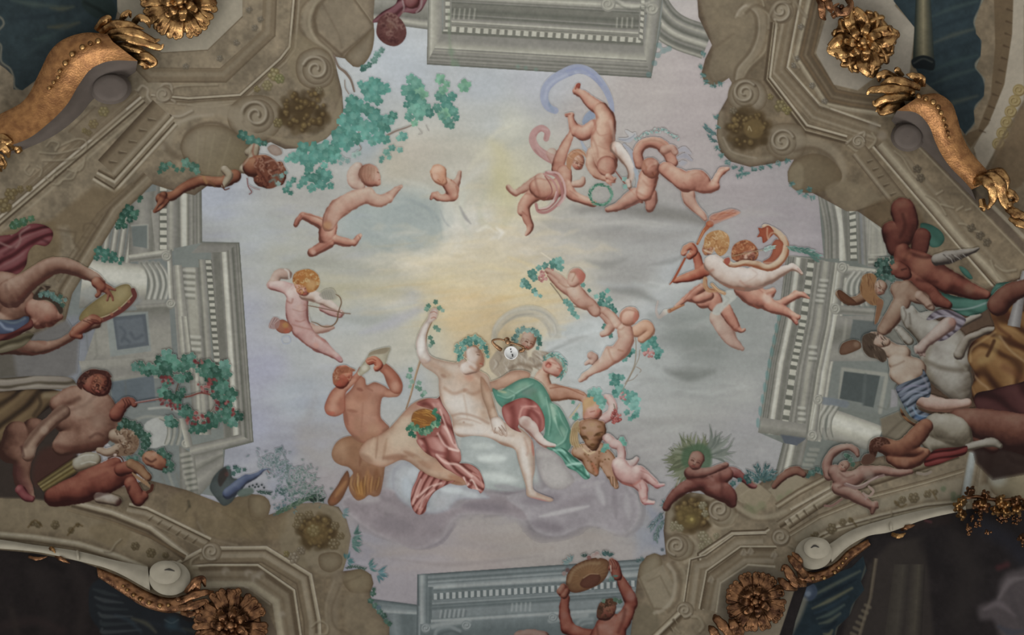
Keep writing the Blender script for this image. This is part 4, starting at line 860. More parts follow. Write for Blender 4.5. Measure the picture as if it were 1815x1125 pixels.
# cornice sweeping to the right
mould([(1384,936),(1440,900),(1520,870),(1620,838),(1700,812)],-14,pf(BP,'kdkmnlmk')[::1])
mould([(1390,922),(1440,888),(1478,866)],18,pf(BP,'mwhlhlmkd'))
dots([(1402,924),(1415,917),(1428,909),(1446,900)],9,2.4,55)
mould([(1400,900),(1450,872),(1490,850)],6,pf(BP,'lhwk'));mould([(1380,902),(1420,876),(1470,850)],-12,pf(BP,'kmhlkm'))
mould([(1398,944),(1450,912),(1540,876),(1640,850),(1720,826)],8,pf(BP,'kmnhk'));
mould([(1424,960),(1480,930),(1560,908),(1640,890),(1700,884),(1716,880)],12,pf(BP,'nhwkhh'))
fill([(1410,950),(1460,918),(1560,884),(1700,848),(1712,880),(1640,886),(1560,904),(1480,926),(1424,956)],'8c8471',4,.7,clip=True)
for x,y,r,s in ((1446,948,6,1),(1474,937,10,2),(1494,926,7,3),(1508,922,5,4),(1600,886,7,5),(1620,882,10,6),(1644,876,7,7),(1658,872,5,8),(1590,892,5,9)): fruit(x,y,r,('55452a','74613c','8c7a54'),6,s)
for p in ([(1438,948),(1448,954),(1460,948)],[(1586,888),(1596,898),(1606,894)],[(1648,868),(1654,874),(1660,884)],[(1506,918),(1512,924),(1518,932)]): st(p,1.4,'55452a',1.2,.7)
relief([(1578,905),(1580,912),(1576,916)],1.8);relief([(1540,920),(1548,926)],1.8)
# pedestal and urn at far right
strip((1718,786),(1742,780),(1722,890),(1700,886),pf(dict(BP,w='a5aaa6',h='969a94'),'mhwhlm'));strip((1744,782),(1776,786),(1756,900),(1730,896),pf(BP,'lmkml'))
ball([(1764,790),(1790,770),(1875,780),(1875,890),(1780,884),(1752,860),(1756,830)],c='8a8068');dab(1768,846,16,'a5a89f',.6,9);st([(1782,806),(1790,820),(1815,832)],3,BP['h'],2,.7);st([(1786,808),(1800,818),(1815,820)],4,BP['d'],3,.6);dab(1746,866,9,'a39d88',.6)
for x,y in ((1690,876),(1700,882),(1672,866),(1690,884)): dab(x,y,5,'56634a',.6)
TONE[:] = [.82,.72]
# ===== painted shells, and lunette recesses with their shade put into the colour
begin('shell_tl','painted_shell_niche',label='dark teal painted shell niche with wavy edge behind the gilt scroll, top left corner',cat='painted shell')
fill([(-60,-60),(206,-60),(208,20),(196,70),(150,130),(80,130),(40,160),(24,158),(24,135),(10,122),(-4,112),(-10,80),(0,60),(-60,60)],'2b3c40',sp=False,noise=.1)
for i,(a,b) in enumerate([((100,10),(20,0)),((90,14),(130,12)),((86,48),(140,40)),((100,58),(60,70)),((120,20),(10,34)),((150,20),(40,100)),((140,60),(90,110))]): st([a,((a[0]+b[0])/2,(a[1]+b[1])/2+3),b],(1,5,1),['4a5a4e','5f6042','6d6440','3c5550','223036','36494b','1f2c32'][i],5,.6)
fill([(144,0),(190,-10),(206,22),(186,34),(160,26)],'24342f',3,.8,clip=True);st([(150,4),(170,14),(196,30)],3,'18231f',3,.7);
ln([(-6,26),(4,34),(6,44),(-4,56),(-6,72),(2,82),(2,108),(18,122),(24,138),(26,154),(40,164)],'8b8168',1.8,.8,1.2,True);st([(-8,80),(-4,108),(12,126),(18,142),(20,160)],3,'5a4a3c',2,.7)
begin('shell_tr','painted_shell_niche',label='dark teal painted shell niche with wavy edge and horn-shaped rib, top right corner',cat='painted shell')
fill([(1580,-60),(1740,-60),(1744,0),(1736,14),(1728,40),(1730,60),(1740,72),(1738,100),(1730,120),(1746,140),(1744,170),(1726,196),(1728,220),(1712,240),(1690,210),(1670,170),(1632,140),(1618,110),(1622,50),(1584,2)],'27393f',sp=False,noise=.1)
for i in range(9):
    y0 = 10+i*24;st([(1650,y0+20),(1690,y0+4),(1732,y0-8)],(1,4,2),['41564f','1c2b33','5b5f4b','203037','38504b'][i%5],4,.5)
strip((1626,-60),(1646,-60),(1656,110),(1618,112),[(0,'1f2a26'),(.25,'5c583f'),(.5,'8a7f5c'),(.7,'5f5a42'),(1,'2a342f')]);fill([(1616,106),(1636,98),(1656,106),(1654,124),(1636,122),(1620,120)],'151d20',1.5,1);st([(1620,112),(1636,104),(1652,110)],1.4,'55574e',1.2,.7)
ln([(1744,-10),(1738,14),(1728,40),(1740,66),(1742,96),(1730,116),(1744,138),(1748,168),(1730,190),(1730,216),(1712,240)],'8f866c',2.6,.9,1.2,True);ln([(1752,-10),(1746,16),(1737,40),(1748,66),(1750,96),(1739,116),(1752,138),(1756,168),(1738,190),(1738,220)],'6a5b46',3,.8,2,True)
begin('niche_bl','shade_painted_lunette',label='lunette in painted-on dark brown shade with grey shell beneath the pale arch rim, bottom left',cat='painted lunette')
fill([(-60,968),(60,980),(140,994),(190,1012),(250,1052),(290,1080),(330,1090),(352,1100),(352,1190),(-60,1190)],'241d1c',sp=False,noise=.12)  # dark brown stands for the unlit recess under the rim
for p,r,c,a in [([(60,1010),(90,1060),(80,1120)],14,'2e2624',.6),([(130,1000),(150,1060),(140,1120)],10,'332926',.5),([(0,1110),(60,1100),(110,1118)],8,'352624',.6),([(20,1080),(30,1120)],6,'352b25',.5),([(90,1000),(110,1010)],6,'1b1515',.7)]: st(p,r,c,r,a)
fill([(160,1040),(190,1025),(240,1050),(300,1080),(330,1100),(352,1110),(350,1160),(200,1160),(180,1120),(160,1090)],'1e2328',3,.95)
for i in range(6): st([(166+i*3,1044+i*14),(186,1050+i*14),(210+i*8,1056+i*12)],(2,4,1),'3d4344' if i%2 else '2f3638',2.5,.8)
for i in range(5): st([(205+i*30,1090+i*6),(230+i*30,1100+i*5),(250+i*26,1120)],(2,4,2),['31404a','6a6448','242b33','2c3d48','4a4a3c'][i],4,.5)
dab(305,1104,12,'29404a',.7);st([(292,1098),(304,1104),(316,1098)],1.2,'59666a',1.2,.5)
begin('niche_br','shade_painted_lunette',label='lunette in painted-on dark brown shade with faint pale cloud beneath the arch rim, bottom right',cat='painted lunette')
fill([(1408,1046),(1430,1012),(1480,1000),(1500,980),(1540,948),(1580,938),(1620,922),(1700,904),(1875,880),(1875,1190),(1360,1190)],'262020',sp=False,noise=.12)  # recess shade painted as a flat dark brown field
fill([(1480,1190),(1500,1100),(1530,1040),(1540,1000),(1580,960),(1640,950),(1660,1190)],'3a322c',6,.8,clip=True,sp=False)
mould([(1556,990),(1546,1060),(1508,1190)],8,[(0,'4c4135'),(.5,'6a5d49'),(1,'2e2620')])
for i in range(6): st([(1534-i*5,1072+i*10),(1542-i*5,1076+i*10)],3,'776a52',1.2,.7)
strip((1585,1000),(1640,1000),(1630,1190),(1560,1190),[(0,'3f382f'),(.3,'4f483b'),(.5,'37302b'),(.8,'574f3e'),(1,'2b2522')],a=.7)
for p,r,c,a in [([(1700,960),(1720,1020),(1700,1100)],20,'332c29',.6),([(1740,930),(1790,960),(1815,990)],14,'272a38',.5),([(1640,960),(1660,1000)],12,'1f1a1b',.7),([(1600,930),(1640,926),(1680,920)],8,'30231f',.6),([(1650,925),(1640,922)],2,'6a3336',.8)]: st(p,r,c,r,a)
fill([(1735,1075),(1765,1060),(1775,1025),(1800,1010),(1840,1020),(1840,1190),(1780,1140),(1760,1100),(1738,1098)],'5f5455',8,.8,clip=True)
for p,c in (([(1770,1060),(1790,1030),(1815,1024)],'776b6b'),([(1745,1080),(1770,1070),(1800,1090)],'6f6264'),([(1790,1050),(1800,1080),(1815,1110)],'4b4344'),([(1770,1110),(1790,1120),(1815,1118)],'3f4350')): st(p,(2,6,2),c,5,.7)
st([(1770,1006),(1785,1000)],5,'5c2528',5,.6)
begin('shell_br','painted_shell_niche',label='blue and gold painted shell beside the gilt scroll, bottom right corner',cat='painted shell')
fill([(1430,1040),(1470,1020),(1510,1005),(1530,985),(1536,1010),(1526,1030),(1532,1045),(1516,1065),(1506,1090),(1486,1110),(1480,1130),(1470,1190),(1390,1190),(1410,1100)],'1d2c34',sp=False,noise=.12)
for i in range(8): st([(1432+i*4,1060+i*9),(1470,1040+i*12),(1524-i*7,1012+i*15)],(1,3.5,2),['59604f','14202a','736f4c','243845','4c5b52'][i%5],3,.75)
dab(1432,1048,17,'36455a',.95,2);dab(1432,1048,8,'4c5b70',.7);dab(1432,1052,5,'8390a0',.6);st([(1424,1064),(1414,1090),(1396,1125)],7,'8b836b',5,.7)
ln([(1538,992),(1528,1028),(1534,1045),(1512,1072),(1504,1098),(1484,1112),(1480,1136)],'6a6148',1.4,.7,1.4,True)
TONE[:] = [1.0,1.0]
# ---------------------------------------------------------------- figures of the sky
FL.update(
 rose=['5f3a30','8a5d4f','a67a69','b69683','c3ae9d'],
 soft=['7c5649','987263','aa8a7a','b69e8d','c0b1a2'],
 milk=['755d51','a08a7c','b8a99d','c3b9b0','cbc6be'],
 brick=['472019','6b3529','864a3a','9c6350','ae8068'],
 umber=['3a241a','5c3e2b','7d5b43','967660','a98f78'])
def fg(key,label,name='painted_cherub',cat='painted cherub',group=None): begin(key,name,label=label,cat=cat,group=group)
def part(key,name,parent,label=None): begin(key,name,parent=parent,label=label)
def toes(x,y,ang,s,c='8a5b4e'):
    for i in range(3): st(rot([(0,(i-1)*1.6),(3,(i-1)*1.8)],x,y,ang,s),.4,c,.8,.5)
# --- cherub stretched over the round cloud
fg('ch_prone','frescoed cherub stretched out over the round grey cloud, arm reaching right')
body([[(634,296,9),(627,308,12),(628,322,11),(640,330,8)]],'soft',k=3,a=.8)
body([[(600,365,14),(578,400,13)],[(572,396,10),(552,388,8),(537,382,6.5)],[(536,382,6),(528,390,5),(524,398,4)]],'rose',L=(.2,-.7,.6),bias=-.1)
st([(534,382),(528,392),(522,400)],1,'7b4438',1,.5);st([(540,379),(560,384),(575,391)],1,'80503f',1.2,.6)
body([[(585,400,13),(580,412,15),(577,422,12)],[(584,430,9),(570,438,9),(553,447,8)],[(592,424,8),(612,429,8),(626,430,6)],[(628,430,5),(634,422,5),(639,417,4)]],'rose',L=(.3,-.6,.6),bias=-.05)
body([[(652,344,13),(626,354,16),(602,368,17),(588,384,15),(582,398,12)],[(654,350,12),(672,356,11),(688,351,9)],[(688,350,8),(700,338,6),(711,331,3)]],'soft',L=(.5,-.6,.6))
st([(600,350),(586,362),(580,380),(577,392)],2,'8d6252',2,.6);st([(604,378),(612,376),(632,374),(652,362)],1,'96705f',1.4,.6);st([(660,365),(680,366),(694,354)],1,'96705f',1.3,.6);dab(582,398,8,'93624c',.5);dab(580,400,7,'a88a4e',.25)
st([(560,445),(575,436),(590,426)],1.2,'8a5546',1.4,.6);st([(600,433),(618,437),(628,434)],1,'7e5044',1.1,.6);dab(556,447,4,'c2a899',.5);st([(636,418),(640,424)],.8,'7e4a40',1,.5)
for a in (2,8,14): st([(704+a*.2,334-a*.1),(708+a*.2,331+a*.1)],.5,'8f6557',.8,.4)
part('ch_prone_head','head','ch_prone')
body([[(654,308,18),(656,314,17)],[(664,318,11),(668,323,7)]],'rose',L=(.6,-.4,.6));dab(650,306,16,'8b6a58',.5,8);dab(668,312,7,'bda090',.6,5)
for i in range(10): st([(640+i*2.6,298-3*math.sin(i/3)),(638+i*2.8,310+i*.3),(642+i*2.2,320)],.6,'7e5c4a' if i%2 else '9b7c66',1,.4)
st([(669,305),(672,306)],.9,'5d3b2e',.9,.8);st([(675,309),(675,315)],.8,'7b5042',1,.8);st([(671,319),(674,318)],.7,'8f5246',.9,.8);st([(656,310),(654,315)],.9,'8a5c4b',1.2,.6)
st([(642,300),(655,290),(668,293),(674,303)],.8,'7e5a49',1,.5)
# --- bald cherub
fg('ch_bald','frescoed bald cherub leaning its chin on the right side of the round grey cloud')
body([[(804,330,9),(812,318,5),(815,305,3)]],'soft')
body([[(790,322,9),(800,334,12),(803,345,10)],[(803,348,8),(788,351,7),(776,350,6)],[(776,350,5),(768,347,5),(764,352,3)],[(775,343,4),(766,343,2)]],'rose',L=(.4,-.5,.7))
st([(808,330),(811,342),(806,352),(790,356)],1,'8f6552',1.4,.6)
body([[(777,306,15),(779,313,13),(785,321,8)]],['835745','a67a62','b98f76','c2a28c','cbb39e'],L=(-.3,-.5,.7));dab(770,314,6,'c4a999',.5);st([(765,308),(768,318),(776,326),(784,329)],.8,'7d5847',1,.6);st([(793,300),(799,312),(800,320)],.8,'80553f',1,.6);st([(776,318),(780,322)],.9,'99604b',1,.6);st([(786,318),(784,323)],.9,'99604b',1,.5)
# --- cupid with the bow
fg('cupid','frescoed curly golden-haired cherub drawing a bow, left side of the sky')
body([[(508,486,9),(494,486,9),(486,498,9),(480,506,7)]],['6f5a50','8a7468','9f877a','ad998c','b5a79b'],k=3)
st([(505,477),(511,482),(513,495),(519,508)],1.6,'bdb8b0',1,.9)
body([[(545,583,13),(562,584,8),(580,582,6),(590,581,3)]],'soft',a=.8)
body([[(530,512,13),(540,516,12)],[(528,524,19),(526,545,20),(528,566,19),(534,582,17)],[(536,584,17),(550,600,14),(568,612,13),(585,624,8),(597,632,6),(604,639,4)],[(520,524,11),(508,514,9),(494,508,9),(482,506,7)],[(482,506,7),(498,503,6),(514,508,6)]],'pink',L=(-.2,-.6,.7),bias=.03)
body([[(540,522,10),(560,526,10),(582,538,8),(600,550,5)],[(600,552,5),(606,555,5)]],'milk',L=(-.2,-.8,.5))
for p,w,a in [([(508,533),(516,537),(519,530)],1.2,.6),([(540,540),(546,545),(549,556),(546,566)],1.4,.5),([(524,568),(532,570),(540,567)],.9,.5),([(518,575),(535,580),(552,584)],1.2,.5),([(522,592),(545,612),(560,622)],1,.5),([(562,594),(572,600),(576,604)],3,.45),([(519,548),(534,552),(545,548)],.8,.35),([(577,628),(590,631)],1.2,.4)]: st(p,w,'835548',1.5,a)
dab(530,545,5,'b99e90',.4);dab(560,612,5,'b98f80',.5);dab(600,636,4,'9b6c72',.5);dab(573,600,4,'9d6560',.5);dab(513,520,6,'c5bab2',.6);dab(565,530,7,'c8beb6',.6)
body([[(570,546,5),(588,554,6),(602,558,6)]],'pink',bias=-.12);st([(602,552),(606,549),(608,554)],.8,'7f5145',.9,.6);st([(596,556),(606,559)],.8,'7f5145',.9,.5)
part('cupid_head','head','cupid')
face(537,508,17,-18,-.1,.5,'rose');
curls([(519,500),(521,486),(532,479),(548,477),(562,485),(567,500),(560,514),(546,518),(541,507),(528,504)],['7d4e2c','98693d','b08a5a','b5a27a'],70,3.6,1,2);dab(552,504,9,'b8a27a',.5);dab(530,487,8,'93582f',.4)
part('cupid_quiver','quiver','cupid','red quiver with feathered arrows')
fill([(488,572),(500,566),(512,572),(519,582),(512,590),(498,590),(489,583)],'8d5f4a',rim=('6e4136',3));dab(506,576,5,'a07e4a',.6);dab(508,586,5,'94503e',.7)
fill([(476,580),(484,562),(496,566),(492,582)],'8b6f69',a=.8)
for i in range(5): st([(477+i*2,580-i*1.5),(485+i*2,563+i)],.7,'6a4a46' if i%2 else 'ad9c95',.9,.8)
part('cupid_bow','bow','cupid','thin curved wooden bow with arrow')
stroke([(594,521),(602,526),(605,536),(602,546),(599,556),(598,566),(592,575),(582,579),(571,578),(562,573),(552,570)],(.7,1.3,.7),'68513e',.7)
stroke([(545,541),(575,547),(606,554),(621,556)],.8,'6a5242',.7);stroke([(594,521),(575,528),(548,541)],.45,'a39a8e',.6,.7);stroke([(552,570),(548,556),(546,543)],.45,'8a7c70',.6,.6);stroke([(499,600),(504,596),(512,596),(515,604),(510,609),(502,608),(499,600)],.8,'8d95a5',.8,.7)
part('cupid_wing','wing','cupid','grey wing behind the bow arm')
fill([(566,522),(576,513),(590,512),(596,524),(592,531),(576,531),(570,527)],'8a877b',2.4,.8);
for i in range(5): st([(570+i*4,514+i),(574+i*4,530)],.8,'706e65',1.4,.5)
# --- horn blowing satyr
fg('satyr','frescoed reddish satyr blowing a big shell horn, seated left of the wine god','painted_satyr','painted figure')
shape([(634,772),(612,774),(596,784),(588,802),(592,816),(604,824),(618,828),(626,838),(618,850),(620,870),(632,886),(644,884),(654,877),(664,880),(674,874),(680,846),(684,824),(700,816),(690,780),(660,776)],'86664f','6a4a36',[
 (604,800,14,18,10,'9c8068',.6),(600,812,8,10,0,'7a5a45',.5),(628,800,14,16,20,'7b5a44',.5),(652,796,9,22,12,'a2876e',.5),(640,806,3,20,8,'6a4837',.6),(664,804,4,22,6,'7a5843',.5),(646,838,22,12,0,'6f4e3a',.6),(634,858,7,22,4,'6a462e',.6),(640,868,9,14,0,'a87d45',.65),(646,862,3,16,-8,'5a3823',.6),(656,858,6,18,-4,'8c6140',.6),(668,852,6,22,0,'6a462f',.6),(650,846,4,14,10,'96704a',.5),(634,850,2,12,0,'b39a72',.5),(638,880,8,4,0,'7a5230',.6),(690,800,12,16,20,'a1866d',.4)],5)
shape([(616,834),(606,846),(598,860),(588,874),(581,887),(584,895),(594,895),(605,885),(614,868),(620,852)],'6f4d38','4c3122',[(604,866,4,18,36,'96704c',.6),(592,886,6,5,30,'7c5038',.5)],3)
for i in range(18): st([(624+i*3,842+(i*7)%9),(622+i*3,858),(627+i*2.5,876-abs(i-7))],(.4,1.2,.4),['a98a52','5a3c24','8c6638','54351f'][i%4],1.2,.5)
shape([(632,664),(628,680),(620,692),(612,700),(608,716),(608,732),(611,752),(620,768),(640,784),(662,782),(680,770),(690,758),(682,748),(674,736),(677,706),(690,704),(706,702),(713,690),(704,684),(692,690),(680,683),(664,677),(650,682),(646,670)],'9a725f','74493a',[
 (628,716,14,12,0,'a9826c',.6),(652,722,14,14,0,'a98570',.55),(640,704,12,8,0,'8f6450',.5),(624,728,10,3,10,'7d5343',.6),(652,742,16,8,0,'a58370',.5),(634,752,10,12,10,'93705a',.5),(662,760,12,10,0,'9f8068',.6),(650,774,20,7,-6,'8a6850',.5),(674,726,4,20,0,'81594a',.5),(642,735,2,22,4,'81594a',.35),(668,690,14,7,0,'a98270',.6),(694,698,12,5,0,'ad8873',.5),(638,690,6,3,20,'6b4033',.6),(656,690,6,2,30,'6f4537',.4),(614,740,3,14,-10,'7b5041',.6),(630,776,10,4,30,'6f5140',.5),(684,760,8,3,-40,'6e5040',.5)],5)
shape([(664,640),(676,640),(690,648),(704,662),(713,678),(713,690),(706,698),(694,694),(686,680),(680,664),(672,656)],'92604e','6e4032',[(700,684,7,9,0,'b3917d',.65),(690,664,4,12,-40,'a67a66',.5),(708,672,2.5,10,-14,'7b4636',.6)],3)
shape([(638,650),(644,660),(634,674),(620,688),(612,700),(612,724),(608,732),(594,738),(580,734),(575,722),(580,706),(588,692),(600,682),(616,672),(630,662)],'9c705d','743f31',[(598,702,6,16,40,'ae8974',.6),(590,722,6,8,10,'b6937f',.5),(586,732,8,3,0,'9c4f40',.5),(620,680,4,14,52,'ac8772',.6),(604,716,5,12,0,'7f4f3f',.5),(632,662,3,7,30,'aa7f6a',.5)],3)
part('satyr_head','head','satyr')
body([[(608,664,17),(604,676,13)]],'brick',L=(.2,-.7,.6),bias=.22);
curls([(591,680),(590,662),(600,652),(616,650),(630,656),(620,660),(604,664),(598,680)],['6b3f30','84543f','946750','9e7a62'],30,4,.9,4);dab(612,672,5,'8f4c3c',.5);dab(600,680,5,'8f4538',.5);st([(618,668),(624,664)],1.4,'6a3529',1.2,.6)
part('satyr_horn','horn','satyr','greyish shell horn with flared mouth')
fill([(634,660),(640,648),(650,634),(656,624),(676,617),(692,616),(688,630),(682,646),(670,642),(656,646),(656,654),(646,662),(638,666)],'a29c89',rim=('7f7a68',4));fill([(654,630),(658,622),(676,617),(690,617),(682,626),(664,628)],'7c705c',1.6,.8,clip=True);dab(646,652,5,'b9b5a6',.7);st([(634,660),(637,668)],1.2,'c3bda8',1,.7)
resume('satyr');body([[(655,640,7),(664,638,7),(672,646,7),(668,652,6)]],'brick',bias=.2);
for i in range(3): st([(652+i,638+i*5),(660,636+i*5),(666,639+i*4)],.9,'713021',1,.6)
# --- green leaves of the staff behind, red cloth, bacchante
fg('staff','frescoed ivy-wrapped wooden staff held up by the wine god','painted_staff','painted staff')
stroke([(765,570),(756,592),(752,620),(744,642),(736,668),(728,700),(720,724)],(1.6,2,1.4),'8a7058',.8);stroke([(764,570),(755,592),(751,620),(743,642),(735,668),(727,700)],.6,'ab9a80',.7)
leaves([(760,543,5,240),(772,536,5,280),(778,546,5,330),(784,550,4,10),(757,548,5,200),(771,580,5,0),(776,584,5,20),(762,598,5,30),(766,606,5,60),(762,612,4,40),(743,612,3),(740,618,3),(728,656,5,260),(726,667,6,200),(731,676,5,160),(727,684,4),(742,678,5,20),(744,690,5),(752,695,5),(748,700,4),(738,686,4)],['5f7f6d','6e8a7a','4f6f60','7d9486'],seed=5)
fg('nymph','frescoed nude bacchante seen from the back, wreathed golden head bowed, beside the red cloth','painted_nymph','painted figure')
shape([(636,800),(644,816),(660,824),(678,828),(694,822),(710,815),(724,818),(738,828),(750,838),(766,846),(784,850),(800,857),(818,860),(834,856),(832,848),(818,838),(800,826),(780,818),(768,806),(756,790),(744,772),(760,756),(776,744),(786,728),(780,714),(764,706),(748,707),(730,716),(714,732),(700,748),(688,760),(670,772),(650,780)],'ab9581','7f5c49',[
 (752,716,22,9,-8,'a37a67',.7),(728,728,14,8,-40,'9c7462',.6),(714,752,14,10,-44,'b8a793',.6),(732,750,16,18,0,'b0a08c',.6),(712,778,26,16,-16,'b5a692',.7),(740,786,16,14,20,'aa9a86',.6),(674,790,16,18,10,'9f8570',.5),(660,794,4,20,8,'b09a84',.5),(668,792,2,20,6,'7d604c',.5),(682,796,2.5,20,10,'846650',.4),(700,810,22,5,-4,'7d5a47',.65),(730,806,16,4,24,'81614d',.6),(752,822,14,5,34,'876550',.6),(770,826,16,8,26,'a1806a',.6),(790,836,12,5,20,'ac8c76',.5),(812,848,18,6,14,'8f6046',.6),(800,853,20,3,10,'74452f',.5),(756,800,10,10,30,'9b8068',.5),(740,812,8,3,30,'a8917b',.5),(774,735,5,14,10,'8b5c4e',.6),(650,812,12,6,30,'7d5e4a',.5)],5)
fg('redcloth','frescoed rose-red cloth with bright folds falling from the bacchante over the cloud','painted_drapery','painted drapery')
RD = ['5c322c','784740','93625a','ab8178','cbb0a6']
fill([(738,754),(776,746),(792,760),(784,792),(750,796)],'84544c',2,1)
cloth([(738,716),(758,706),(774,706),(781,701),(784,715),(796,735),(803,760),(810,790),(816,800),(816,818),(800,824),(772,812),(752,800),(738,780),(756,774),(776,770),(782,745),(770,728)],RD,55,26,8,folds=[([(780,726),(788,748),(800,780),(812,796)],1.6,'d0b5ab',1.4,.8),([(776,768),(790,790),(814,798),(808,786),(788,756)],1.8,'cdb3a9',1.4,.8),([(796,795),(812,799)],1.6,'d6c0b6',1.2,.8),([(770,745),(775,730),(768,716)],1.2,'c0988c',1.4,.7),([(750,790),(770,800),(790,804)],3,'6f3b37',2.4,.6),([(786,735),(798,765),(806,785)],1.2,'6d3833',1.4,.7),([(740,715),(756,710),(775,712)],2,'8e5a50',2,.6),([(744,728),(756,722),(768,728)],3,'96695a',3,.6)])
cloth([(770,806),(790,812),(810,820),(832,822),(848,832),(856,848),(859,864),(852,874),(846,868),(830,864),(822,850),(800,836),(784,826)],RD,38,13,6,folds=[([(774,806),(790,820),(812,824),(836,844)],2,'cfb3a8',1.4,.85),([(822,846),(828,860),(836,850),(846,866)],1.6,'d8c6ba',1.2,.85),([(838,838),(850,846),(856,862)],1.4,'c09286',1.2,.8),([(828,850),(836,858),(832,862)],2,'56231e',1.4,.8),([(838,866),(850,868)],1.2,'d3b7ac',1,.8),([(800,818),(820,820)],1,'6d3833',1.2,.6)],seed=2)
cloth([(745,834),(760,842),(790,852),(806,852),(790,860),(770,872),(758,890),(754,906),(744,912),(734,906),(728,890),(730,868),(738,850)],RD,118,11,6,folds=[([(746,850),(738,870),(732,892)],1.8,'c9aba0',1.4,.7),([(740,880),(760,864),(782,856)],2,'d0b5aa',1.4,.8),([(744,900),(752,882),(770,868)],1.6,'cdb0a6',1.3,.8),([(736,892),(748,878),(766,862)],1,'56302b',1.3,.7),([(750,898),(756,886)],1.6,'74403a',1.4,.7),([(744,904),(738,896)],1.6,'b5887c',1.4,.7)],seed=5)
part('nymph_hair','hair','nymph','golden hair bound with a green wreath')
fill([(729,742),(734,730),(750,724),(766,728),(772,742),(768,756),(748,760),(733,754)],'8f6437',rim=('6f4a2e',5));strands([(732,742),(738,731),(754,727),(768,734),(770,746),(756,752),(738,752)],['a5763a','7d532c','b0874a','8f6437'],20,26,14,.9,3)
part('nymph_wreath','wreath','nymph','green leafy wreath')
for i in range(34):
    t = i/34;x = 728+t*52;y = 752+16*math.sin(t*3.1)-t*10+rng.uniform(-5,5);leaf(x,y,rng.uniform(3,5),rng.uniform(0,360),['4f7a60','6b8f76','7f9c7f','3f6650'][i%4],None)
for q in [(774,736),(777,744),(770,732),(776,752),(779,740),(726,756),(722,760),(729,766),(733,772),(727,770),(772,726)]: leaf(q[0],q[1],4.5,rng.uniform(0,360),['3f7058','2f5f4c'][int(q[0])%2],None)
# --- veil over the wise old head
fg('veil','frescoed thin grey veil arching over the old bearded god','painted_veil','painted drapery')
fill([(870,606),(874,578),(892,558),(916,546),(944,543),(968,552),(986,572),(994,596),(982,598),(974,580),(956,564),(930,560),(904,568),(886,584),(880,606)],'aba79a',4,.6);stroke([(876,600),(878,580),(892,562),(914,550),(940,545),(964,552),(982,570),(990,592)],(2,5,6),'a8a69b',3,.5);stroke([(884,585),(900,568),(926,558),(950,560),(968,575),(976,596)],(2,4,3),'9e9a8e',3,.5)
for p,c in (([(872,606),(876,582),(894,560),(918,548),(944,546)],'c0bcb0'),([(940,548),(962,553),(980,568),(988,588)],'8e8c88'),([(950,560),(966,562),(978,574)],'c0bfb6'),([(892,575),(915,560),(945,556)],'86847c'),([(982,575),(984,590),(978,598)],'cac8c0'),([(966,572),(974,584),(972,598)],'8e8c8c')): st(p,(.5,1.4,.5),c,1.4,.6)
fg('oldgod','frescoed long grey-bearded old god with wreathed head, at the centre behind the wine god','painted_old_man','painted figure')
GH = ['6d6054','8d8070','a59a8a','b9b2a6','c2beb4']
for pts,w in (([(884,628),(876,644),(886,660),(900,668)],10),([(900,622),(896,640),(908,658),(922,666)],12),([(925,626),(925,644),(938,654)],13),([(950,628),(970,634),(990,644),(1000,656)],11),([(940,640),(960,648),(975,662)],10),([(915,630),(900,645),(892,655)],9)): stroke(pts,(w*.7,w,w*.5),'978c7c',2,.95)
rg = random.Random(5)
for i in range(120):
    x = rg.uniform(876,1000);y = rg.uniform(616,662);k = (x-905)/95;st([(x,y),(x+6+k*8,y+7),(x+4+k*18,y+16)],(.4,rg.uniform(.8,2),.4),GH[rg.randrange(5)],1.2,.5)
st([(905,652),(922,645),(944,650),(958,646)],3,'6b5a4a',2,.6)
face(936,603,17,24,.45,.3,['6d4c3c','957462','ac9080','b8a493','bfb1a3'])
part('oldgod_wreath','wreath','oldgod')
for i in range(30):
    t = i/29*math.pi*1.15+2.9;x = 934+20*math.cos(t);y = 601+17*math.sin(t);leaf(x+rng.uniform(-3,3),y+rng.uniform(-2,3),rng.uniform(3.2,5.2),math.degrees(t),['6c8a82','7f9a92','56736c','8aa49a'][i%4],None)
leaves([(955,600,5,80),(957,608,5,90),(953,616,4,100),(950,590,5,60)],['3f5f54','5f8078'])
